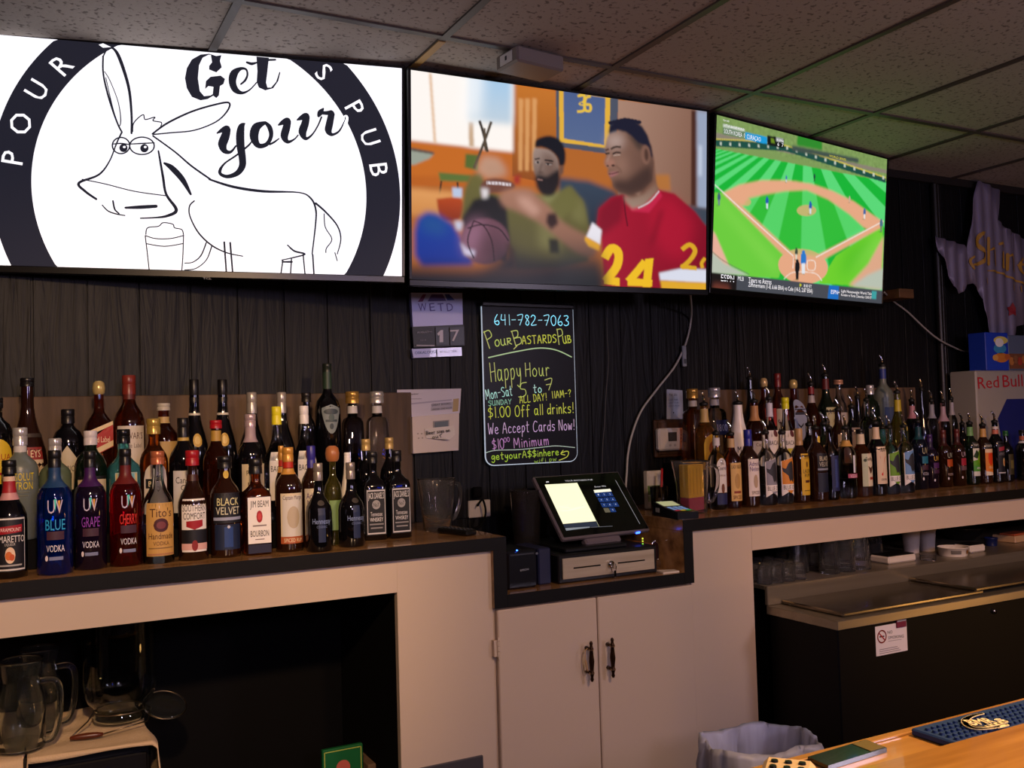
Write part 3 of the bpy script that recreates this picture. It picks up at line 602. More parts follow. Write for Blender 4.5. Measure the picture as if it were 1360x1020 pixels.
c.line([(1130,812),(1160,792),(1182,815),(1165,850),(1128,885)], 18, '#d8a424'); P([(1126,870),(1188,878),(1188,894),(1126,888)], '#d8a424'); c.line([(1222,845),(1208,865),(1212,885)], 14, '#d8a424')
f2 = lambda pts: [(750+x*.7647, 210+y*.7647) for x, y in pts]
P(f2([(118,188),(104,225),(97,262),(104,298),(96,335),(104,358),(114,366),(112,392),(121,408),(134,435),(140,465),(170,492),(230,506),(290,482),(342,430),(352,340),(338,250),(270,195),(190,170)]), '#8a6656', 1, col2='#5c4036', ax=(1, .5))
P(f2([(112,195),(170,185),(200,215),(185,262),(120,262),(102,240)]), '#b8a098', 6, .75); P(f2([(150,300),(225,300),(240,360),(190,400),(150,380)]), '#9a7464', 8, .7); P(f2([(190,270),(280,290),(300,380),(230,420),(215,340)]), '#6e4e42', 8, .6)
P(f2([(135,438),(165,425),(215,428),(290,370),(335,350),(345,430),(292,484),(230,506),(170,492),(142,468)]), '#3c2b27', 4, .85); P(f2([(205,183),(262,205),(300,250),(285,275),(262,262),(240,228)]), '#40342f', 3, .9)
P(f2([(115,186),(122,148),(150,124),(200,112),(250,120),(290,150),(318,195),(335,250),(346,312),(335,305),(322,258),(296,246),(270,235),(235,200),(205,180),(160,170)]), '#1b1c2e', 1)
for x in range(128, 285, 18): c.ell(*f2([(x, 122+abs(x-205)*.22-(8 if x % 36 else 0))])[0], 11, 8, '#1b1c2e')
c.ell(*f2([(308,297)])[0], 18, 38, '#7e5a4c', rot=-4, blur=1); c.ell(*f2([(312,297)])[0], 8, 25, '#4c342c', rot=-4, blur=1)
c.line(f2([(100,274),(118,266)]), 7, '#4a342c'); c.line(f2([(128,268),(150,256),(180,256)]), 8, '#40302a'); c.line(f2([(100,292),(122,288)]), 6, '#1e1614'); c.line(f2([(138,294),(155,284),(180,286)]), 6, '#1e1614'); c.line(f2([(142,300),(176,296)]), 3, '#c0a89c')
c.ell(*f2([(124,338)])[0], 20, 15, '#a07060', blur=2); c.line(f2([(124,295),(114,318),(106,330)]), 5, '#b08878', blur=1); c.ell(*f2([(112,354)])[0], 5, 3, '#3c2620'); c.ell(*f2([(140,352)])[0], 7, 4, '#3c2620')
P(f2([(116,392),(140,385),(168,384),(162,397),(128,412)]), '#a4686a', 1); c.line(f2([(116,396),(140,394),(170,384)]), 4, '#4a2826'); c.line(f2([(150,350),(176,372),(182,392)]), 4, '#6a4a3e', blur=1); P(f2([(195,505),(240,520),(300,500),(360,440),(375,480),(300,560),(240,575),(205,540)]), '#7c5848', 2, col2='#a08878'); c.line(f2([(378,484),(330,540),(270,572)]), 5, '#cfc4c8')
# foreground balls
P([(60,740),(75,690),(110,666),(150,672),(215,712),(245,760),(300,850),(290,880),(90,885),(60,840)], '#123f9c', 3, col2='#0a2a86'); P([(85,690),(130,670),(200,720),(170,760),(90,740)], '#1c4f8c', 6, .8); P([(222,700),(256,704),(250,740),(230,735)], '#c6cade', 2)
c.ell(345,782,99,93,'#6a4450', blur=1); P([(255,760),(290,700),(340,690),(330,760),(300,840),(262,830)], '#a07088', 8, .7); c.ell(385,820,60,50,'#2c1c20', blur=14, a=.8); P([(246,785),(275,815),(305,820),(300,842),(262,835)], '#d0c8e0', 2)
c.line([(275,730),(330,715),(400,730),(440,780)], 5, '#1c1218'); c.line([(300,850),(275,780),(300,700)], 5, '#1c1218'); c.line([(300,700),(340,720),(372,780),(382,860)], 5, '#2a181c')
P([(430,780),(460,810),(470,890),(400,895),(440,850)], '#3c2820', 3)
P([(48,880),(300,890),(470,900),(640,880),(820,900),(822,965),(48,940)], '#161a22', 8, 1); P([(420,820),(640,860),(815,850),(818,960),(300,950)], '#1c1e22', 8, .85); P([(640,800),(800,800),(815,945),(640,945)], '#33363a', 10, .5)
o = hang(c.mesh('screen', c2, R2, U2, W2, H2), T2)
# --- TV 3: baseball
T3, c3, R3, U3, N3, W3, H3 = tv('right television showing a baseball game on a green striped field', (2.749, 2.705, .757), 9.4177, -5.0121, -.0725, 1.083)
c = Canvas(360, 202, [(74, 78), (870, 296), (856, 966), (45, 890)], '#3fc04a')
P = c.poly
k = (c.PX-486)/np.maximum(c.PY-127, 5)
g1, g2 = np.array(C('#5ad878')), np.array(C('#17b437'))
wv = np.clip(np.sin(k*PI/.20+.3)*4+.5, 0, 1)[..., None]; c.img = g1*wv+g2*(1-wv)
wall = lambda x: 78+(x-74)*.274
P([(60,70),(880,295),(880,400),(60,232)], '#7e9a58'); n_ = rng.random((c.H, c.W)); n_ = c.blur(n_, 1)[..., None]
top = (c.PY < wall(c.PX)+110)[..., None]; c.img = np.where(top, c.img*(.55+.9*n_), c.img)
P([(70,160),(870,345),(870,362),(70,186)], '#8a8272'); P([(70,188),(400,222),(865,378),(865,404),(400,252),(70,224)], '#1d4f44'); c.line([(70,190),(400,226),(866,380)], 5, '#d8c850')
for x in np.linspace(90, 850, 18): yy = 206+(x-70)*.08+max(0, x-400)*.24; P([(x,yy-4),(x+9,yy-3),(x+9,yy+12),(x,yy+10)], '#cfd8c8', a=.8)
P([(455,180),(570,206),(570,250),(452,226)], '#2f8a2c', 1); P([(430,225),(740,290),(740,312),(430,250)], '#41504a', 1)
D = '#e6a884'
P([(62,440),(105,440),(400,742),(370,845),(45,830),(50,640)], '#6ccc3e'); P([(62,480),(90,470),(380,790),(350,820)], '#86d850', 8, .7); P([(640,740),(855,600),(860,890),(560,870)], '#6fd02e'); P([(690,720),(850,640),(800,760),(640,850)], '#3cb420', 14, .7); P([(820,650),(860,640),(860,740),(700,820)], '#8adc50', 10, .6)
P([(103,442),(180,405),(290,385),(420,388),(520,404),(620,438),(720,488),(800,545),(860,585),(800,625),(762,605),(700,548),(600,478),(500,434),(400,438),(300,453),(225,470),(200,505),(150,480)], D, 1)
P([(100,440),(150,462),(455,745),(405,750)], D, 1); P([(858,578),(850,610),(560,770),(535,745)], D, 1); c.ell(216,486,22,18,D); c.ell(500,528,46,26,D); c.ell(485,790,118,82,D, rot=8)
P([(200,505),(225,470),(300,453),(400,438),(500,434),(600,478),(700,548),(765,606),(540,742),(430,725)], '#4cc83c', 2, .35)
c.line([(64,402),(250,572),(440,742)], 4, '#f4efe8'); c.line([(858,580),(700,665),(545,748)], 4, '#f4efe8'); c.line([(505,762),(540,766),(540,806),(508,804),(505,762)], 3, '#f4efe8'); c.line([(440,748),(438,800)], 3, '#f4efe8'); c.line([(395,850),(440,818),(540,822),(575,858)], 3, '#f4efe8')
P([(50,610),(70,640),(130,780),(150,810),(45,790)], '#e8b09a', 1); P([(45,715),(110,775),(230,832),(45,825)], '#b8c0b0', 1); c.line([(48,715),(110,765),(230,828)], 3, '#54684c'); P([(860,650),(850,900),(700,880),(790,780)], '#dda888', 2); P([(860,800),(860,900),(715,882),(790,830)], '#b8c0b0', 2)
for x, y, h_, a_, b_ in ((85,470,60,'#3f5a78','#6d8090'), (404,380,32,'#3c6ab0','#c8d8e0'), (536,375,34,'#203040','#203828'), (314,490,58,'#2458b0','#cfe0ea'), (518,515,60,'#2458b0','#cfe0ea'), (770,545,50,'#4a68a0','#e8e0d8'), (848,600,60,'#4a7088','#6a8a6a'), (700,478,30,'#c8b0a0','#c8b0a0'), (453,730,56,'#3c4a3c','#d8d4c0'), (487,770,110,'#2c78c8','#e0e4ea'), (458,805,96,'#17181c','#17181c')):
    wd = h_*.2; P([(x-wd/2,y-h_*.35),(x+wd/2,y-h_*.35),(x+wd/2,y+h_*.08),(x-wd/2,y+h_*.08)], a_, sm=True); P([(x-wd*.4,y+h_*.05),(x+wd*.4,y+h_*.05),(x+wd*.35,y+h_*.5),(x-wd*.3,y+h_*.5)], b_); c.ell(x, y-h_*.42, wd*.35, h_*.09, a_)
    c.line([(x-wd,y+h_*.5),(x+wd*.3,y+h_*.52)], 3, '#1f6a28', a=.6)
P([(105,120),(208,146),(208,188),(105,168)], '#5d7a5a'); P([(105,120),(208,146),(208,160),(105,136)], '#b8c4b0'); P([(210,160),(313,185),(313,218),(210,194)], '#1c9ad8'); P([(314,176),(392,194),(392,238),(314,222)], '#141816'); P([(355,186),(390,194),(390,212),(355,205)], '#9aa09c'); P([(330,190),(345,194),(350,215),(332,212)], '#6a8a20')
P([(45,818),(860,904),(856,970),(42,892)], '#474a52', 0); P([(45,818),(170,832),(168,904),(42,892)], '#1c1616'); P([(60,870),(130,880),(140,905),(50,898)], '#70382c', 3); P([(609,879),(656,884),(652,955),(602,948)], '#1c6cc0'); P([(810,905),(832,908),(830,945),(808,942)], '#3fa0a0'); P([(470,870),(480,878),(470,888)], '#d8d820')
o = hang(c.mesh('screen', c3, R3, U3, W3, H3), T3)
S = Pane(c3, R3, U3, (W3/2, H3/2)); q = lambda x, y: S.loc(930+x/3.5185, 130+y/3.5185); EW2 = em('#eef0f0', .9)
for t_, x0, y0, x1, y1, h_ in (('SOUTH KOREA  0', 110, 165, 208, 187, .017), ('CURAÇAO', 217, 190, 282, 205, .017), ('LITTLE LEAGUE WORLD', 112, 132, 204, 154, .008), ('ESPN', 358, 202, 388, 209, .009), ('6  7', 360, 224, 388, 230, .014), ('Tigers vs Astros', 224, 862, 332, 872, .02), ('Zimmermann (1-8, 6.66 ERA) vs Cole (14-5, 2.87 ERA)', 224, 882, 524, 912, .017), ('8:00 ET', 483, 884, 520, 888, .012), ('Light Heavyweight World Title', 658, 908, 800, 922, .012), ('Kovalev vs Yarde | Saturday 12:00 ET', 658, 925, 800, 940, .011), ('MLB', 175, 852, 202, 856, .016), ('WORLD SERIES', 602, 275, 680, 294, .009), ('TSN HD', 105, 108, 135, 114, .006)):
    S.text(t_, q(x0, y0), q(x1, y1), h_, em('#e8e040', .7) if t_ == 'WORLD SERIES' else EW2, 2)
S.text('ESPN', q(96, 856), q(157, 862), .026, EW2, 2); S.text('ESPN+', q(610, 915), q(650, 919), .017, EW2, 2); S.rect(*q(94, 850), *[v+d for v, d in zip(q(158, 852), (0, .002))], mat('#1c1616', .3), 3)
hang(S.build('caption_text'), T3)
# wooden bracket end under the right television
p = at(1189, 392, y=2.86); b = MB(); b.box(p.x-.045, p.x+.045, 2.80, WY-.007, p.z-.02, p.z+.02, wood('bracket_wood', '#4a3018', '#6e4a28', .6), .002); tagit(b.build('wood_block'), 'brown wooden mounting block on the wall behind the right television', 'block')
# ------------------------------------------------------------ bottles
PROF = {
 'round': [(0,.86),(.012,.97),(.03,1),(.58,1),(.63,.97),(.68,.85),(.72,.65),(.76,.46),(.80,.38),(.955,.35)],
 'tall': [(0,.88),(.015,1),(.60,1),(.645,.97),(.69,.84),(.72,.62),(.75,.42),(.78,.34),(.955,.33)],
 'long': [(0,.9),(.015,1),(.48,1),(.53,.97),(.59,.82),(.65,.58),(.71,.42),(.78,.34),(.955,.31)],
 'square': [(0,.96,6),(.01,1.02,6),(.60,1.02,6),(.65,.92,5),(.69,.66,3),(.73,.44,2),(.78,.36,2),(.84,.38,2),(.955,.34,2)],
 'flask': [(0,.96,4),(.01,1.02,4),(.58,1.02,4),(.64,.92,3.5),(.69,.64,2.5),(.73,.42,2),(.78,.35,2),(.955,.33,2)],
 'taper': [(0,.9),(.02,1),(.30,1),(.42,.90),(.52,.72),(.60,.54),(.68,.41),(.76,.34),(.955,.30)],
 'henn': [(0,.92),(.02,1),(.2,1),(.44,1),(.51,.92),(.57,.68),(.62,.46),(.68,.36),(.76,.32),(.955,.30)],
 'malibu': [(0,.95),(.02,1),(.42,1),(.52,.92),(.64,.72),(.76,.52),(.86,.42),(.955,.40)],
 'deca': [(0,1,5),(.015,1.05,5),(.08,1.05,5),(.66,.86,5),(.70,.74,4),(.725,.45,2),(.87,.40,2)],
 'squat': [(0,.92),(.02,1),(.60,1),(.68,.96),(.75,.78),(.79,.5),(.82,.38),(.955,.36)],
 'patron': [(0,.95),(.03,1.03),(.50,1.0),(.60,.86),(.66,.55),(.70,.36),(.84,.34)],
}
NECK = {'deca': .87, 'patron': .84}
AMBER, BROWN, DARKB = '#8a3a0a', '#3a1606', '#140906'
GL = {
 'clear': lambda: glass('#f2f6f4'), 'amber': lambda: mat('#b8600f', .02, trans=.96), 'whisky': lambda: mat('#8f3a08', .02, trans=.96), 'brown': lambda: mat('#241007', .05, coat=.4), 'black': lambda: mat('#08070a', .06, coat=.3),
 'green': lambda: glass('#1d4a20'), 'dkgreen': lambda: mat('#0b160c', .06, coat=.3), 'blue': lambda: mat('#0f4fd8', .02, trans=.95), 'purple': lambda: mat('#140a1c', .05, coat=.3), 'red': lambda: mat('#b00c16', .02, trans=.96), 'teal': lambda: mat('#5cb8c0', .02, trans=.8),
 'frost': lambda: mat('#8f9890', .35, trans=.55), 'frostgreen': lambda: mat('#7a8a68', .35, trans=.55), 'white': lambda: mat('#e8e2dc', .3), 'gold': lambda: mat('#d8962a', .02, trans=.94), 'pink': lambda: glass('#e8b0b8'), 'smoke': lambda: glass('#4a3a34'), 'ygreen': lambda: mat('#b8b048', .02, trans=.95), 'vodka': lambda: glass('#dce4ea'),
 'navy': lambda: mat('#0a0e1e', .08, coat=.3),
}
ROWS = {'a': (2.51, 0), 'j': (2.595, 0), 'b': (2.635, .07), 'c': (2.785, .15), 'g': (2.69, 0), 'A': (2.59, 0), 'D': (2.68, 0), 'B': (2.71, .07), 'Cc': (2.83, .15), 'E': (2.79, .07)}
RUB = mat('#0c0c0c', .5)
def prof_r(pr, z):
    for (p, q) in zip(pr, pr[1:]):
        if p[0] <= z <= q[0]: t = (z-p[0])/(q[0]-p[0]); return p[1]*(1-t)+q[1]*t
    return pr[-1][1]
def label(style, H, R, lb):
    """lb = (z0, z1, arc degrees, paper colour, [marks], rotation, top style)"""
    z0, z1, arc, col, marks = lb[:5]; rot = math.radians(lb[5] if len(lb) > 5 else 0); shape = lb[6] if len(lb) > 6 else ''
    pr = PROF[style]; sq = len(pr[2]) > 2 and pr[2][2] >= 4 and z0 < .6
    ra = prof_r(pr, z0)*R; rb = prof_r(pr, z1)*R; a2 = math.radians(arc)/2; hh = (z1-z0)*H
    half = (R*.86 if arc > 95 else R*.86*arc/95) if sq else a2
    b = MB()
    def pos(u, v, l):
        zf = z0+(z1-z0)*v; rp = prof_r(pr, zf)*R; z = zf*H
        if sq: return Vector((u*half, -min(rp, R*1.02)*.99-.0008-.00035*l, z))
        r = rp+.0006+.00035*l; t = -PI/2+u*half+rot; return Vector((r*math.cos(t), r*math.sin(t), z))
    wide = (2*half*(ra+rb)/2) if not sq else 2*half
    def grid(u0, v0, u1, v1, m, l, nu=None, edge=None):
        nu = nu or max(2, int(abs(u1-u0)*8)); nv = max(1, int(abs(v1-v0)*(z1-z0)*14)) if not edge else 5; vs = []; fs = []
        for i in range(nu+1):
            u = u0+(u1-u0)*i/nu; lo, hi = edge(u) if edge else (v0, v1)
            for k in range(nv+1): vs.append(pos(u, lo+(hi-lo)*k/nv, l))
        for i in range(nu):
            for k in range(nv): a = i*(nv+1)+k; fs.append((a, a+nv+1, a+nv+2, a+1))
        b.add(vs, fs, m)
    def pedge(P):
        def f(u):
            vs = []
            for (a, c), (d, e) in zip(P, P[1:]+P[:1]):
                if a == d: continue
                t = (u-a)/(d-a)
                if -1e-6 <= t <= 1.000001: vs.append(c+(e-c)*t)
            return (min(vs), max(vs)) if vs else (0, 0)
        return f
    edge = None
    if shape == 'arch': edge = lambda u: (0, .72+.28*math.sqrt(max(0, 1-u*u)))
    elif shape == 'hex': edge = lambda u: (.13*(1-abs(u+.15)), 1-.13*max(0, .5-u*.5))
    elif shape == 'diamond': edge = lambda u: (.0+.1*abs(u), 1-.42*abs(u))
    elif shape == 'shield': edge = lambda u: (.75*abs(u)**2.2, 1-.12*abs(u))
    elif shape == 'oval': edge = lambda u: (.5-.5*math.sqrt(max(0, 1-u*u)), .5+.5*math.sqrt(max(0, 1-u*u)))
    elif shape == 'slant': edge = lambda u: (.15+.15*u, .7+.25*u)
    if col: grid(-1, 0, 1, 1, mat(col, .55) if isinstance(col, str) else col, 0, 14, edge)
    for k, mk in enumerate(marks):
        m = mat(mk[-1], .5); kind = mk[0]; l = 1+k*.5
        if kind == 't':      # text, centre v, height (fraction of label), width fraction, colour
            _, s, v, h, wf, _c = mk[:6] if len(mk) == 6 else (*mk[:5], mk[-1])
            vs, fs, asp = text_mesh(s); wf = wf or min(.92, asp*h*hh/wide)
            b.add([pos((x-.5)*2*wf, v+(y-.5)*h, l) for x, y in vs], fs, m)
        elif kind == 'r': grid(mk[1], mk[2], mk[3], mk[4], m, l)
        elif kind == 'e':
            _, eu, ev, ru, rv, _c = mk; grid(eu-ru, 0, eu+ru, 1, m, l, 14, lambda u: (ev-rv*math.sqrt(max(0, 1-((u-eu)/ru)**2)), ev+rv*math.sqrt(max(0, 1-((u-eu)/ru)**2))))
        elif kind == 'p':
            us = [q[0] for q in mk[1]]; grid(min(us), 0, max(us), 1, m, l, 14, pedge(list(mk[1])))
    return b
SPL = [(0, 0, -.012), (0, 0, .02), (-.002, 0, .032), (-.008, 0, .045), (-.012, 0, .058)]
def bottle(text, px, top, row, D, style, gl, cap, labels=(), pour=0, y=None, neck=None, rz=None, shift=0):
    y0, base = ROWS[row]; y = y or y0; Pt = at(px, top, y=y); zb = CT+base+.0006; H = Pt.z-zb-(.052 if pour else 0); R = D/2
    side = 'left' if px < 600 else 'right'
    if rz is None: rz = random.uniform(-.12, .12)
    root = thing('liquor_bottle', text, 'bottle', (Pt.x, y, zb), rz, 'bottles on the %s counter' % side)
    pr = PROF[style]; zn = NECK.get(style, .955); b = MB()
    p2 = [(p[0]*H, p[1]*R, *p[2:]) for p in pr]
    if pour: p2 = [(p[0]*H/.955, *p[1:]) for p in [(q[0], q[1]*R, *q[2:]) for q in pr]]; p2[-1] = (H, *p2[-1][1:])
    b.lathe(p2, GL[gl]() if gl in GL else mat(gl, .08, coat=.3), 28 if px < 600 else 20); b.build('body', root)
    nr = pr[-1][1]*R
    if cap:
        col, z0, rf = cap[:3]; met = cap[3] if len(cap) > 3 else 0; cm = mat(col, .35 if not met else .25, met); zt = H
        if pour: zt = z0 = None
        else:
            c_ = MB(); r = nr*rf; z0 *= H
            if len(cap) > 4 and cap[4] == 'ball': c_.lathe([(z0, r*.7), (z0+(zt-z0)*.15, r*.95), (z0+(zt-z0)*.5, r*1.05), (z0+(zt-z0)*.85, r*.9), (zt, r*.5)], cm, 16)
            elif len(cap) > 4 and cap[4] == 'cork': c_.lathe([(z0, r*.9), (z0+(zt-z0)*.55, r*.9), (z0+(zt-z0)*.55, r), (zt-.001, r), (zt, r*.93)], cm, 16)
            else: c_.lathe([(z0, r), (z0+(zt-z0)*.45, r), (z0+(zt-z0)*.48, r*.95), (z0+(zt-z0)*.53, r*.95), (z0+(zt-z0)*.56, r), (zt-.002, r), (zt, r*.9)], cm, 16)
            c_.build('cap', root)
    if pour:
        s = MB(); s.lathe([(H-.001, nr*.9), (H+.004, nr*1.18), (H+.010, nr*1.18), (H+.014, nr*.7)], RUB, 14)
        a = random.uniform(-.5, .5); s.tube([(x*math.cos(a), x*math.sin(a), H+.012+(z+.012)*.57) for x, _, z in SPL], [.0052, .0048, .0044, .0042, .0042], CHROME, 8); s.build('pour_spout', root)
    if neck:
        for (z0, z1, col) in ([neck] if not isinstance(neck, list) else neck):
            n_ = MB(); k = 1 if not pour else 1/.955
            zs = np.linspace(z0, z1, 6); n_.lathe([(z*H*k, prof_r(pr, z)*R+.0007) for z in zs], mat(col, .45), 18, cap0=False, cap1=False); n_.build('neck_label', root)
    for lb in labels: label(style, H*(1/.955 if pour else 1), R, lb).build('label', root)
    return root
K_, W_, CR_, GD, SV, RD = '#121012', '#ece6e0', '#e2d2b4', '#b8923c', '#c2bebc', '#a01420'
SVT = '#b8b0d8'
def uv(name, col): return [(.06, .62, 78, None, [('t', 'UV', .88, .2, .62, '#c8c0d8'), ('p', [(-.1,.98),(.1,.98),(0,.8)], '#40d0c0'), ('p', [(.2,.96),(.4,.96),(.3,.8)], '#e0a040'), ('t', name, .62, .16, .8, col), ('r', -.7, .40, .7, .52, '#402030'), ('t', 'VODKA', .28, .1, .72, '#e0dce6'), ('e', -.72, .14, .12, .04, '#e6d8d8'), ('r', -.5, .11, .6, .16, '#7a80a0')], 0)]
def jack(): return [(.06, .58, 100, '#141414', [('r', -.92, .02, .92, .05, '#c8c4c4'), ('r', -.92, .95, .92, .98, '#c8c4c4'), ('r', -.92, .03, -.86, .97, '#c8c4c4'), ('r', .86, .03, .92, .97, '#c8c4c4'), ('t', 'JACK DANIEL\'S', .86, .14, .8, '#e6e2e0'), ('e', 0, .66, .42, .1, '#9a9694'), ('t', 'No7', .66, .09, .28, '#141414'), ('t', 'Tennessee', .46, .1, .6, '#d8d4d2'), ('t', 'WHISKEY', .34, .09, .66, '#e6e2e0'), ('r', -.7, .22, .7, .25, '#8a8684'), ('r', -.6, .14, .6, .17, '#8a8684')])]
def ox(col): return [(.10, .66, 110, W_, [('p', [(-.9,.22),(-.9,.88),(.85,.97),(.9,.2),(.1,.08)], col), ('p', [(-.8,.62),(-.9,.72),(-.5,.68),(-.2,.82),(.3,.88),(.6,.74),(.62,.45),(.4,.34),(.1,.42),(-.05,.36),(-.25,.52)], '#2a2c34'), ('r', -.9, .16, .9, .31, W_), ('t', 'BLUE OX', .235, .11, .8, '#1a1c24')], 0, 'hex')]
def bac(extra): return [(.18, .60, 100, W_, [('t', 'BACARDI', .66, .13, .86, '#18181c'), ('e', 0, .92, .3, .1, '#5a2028'), *extra])]
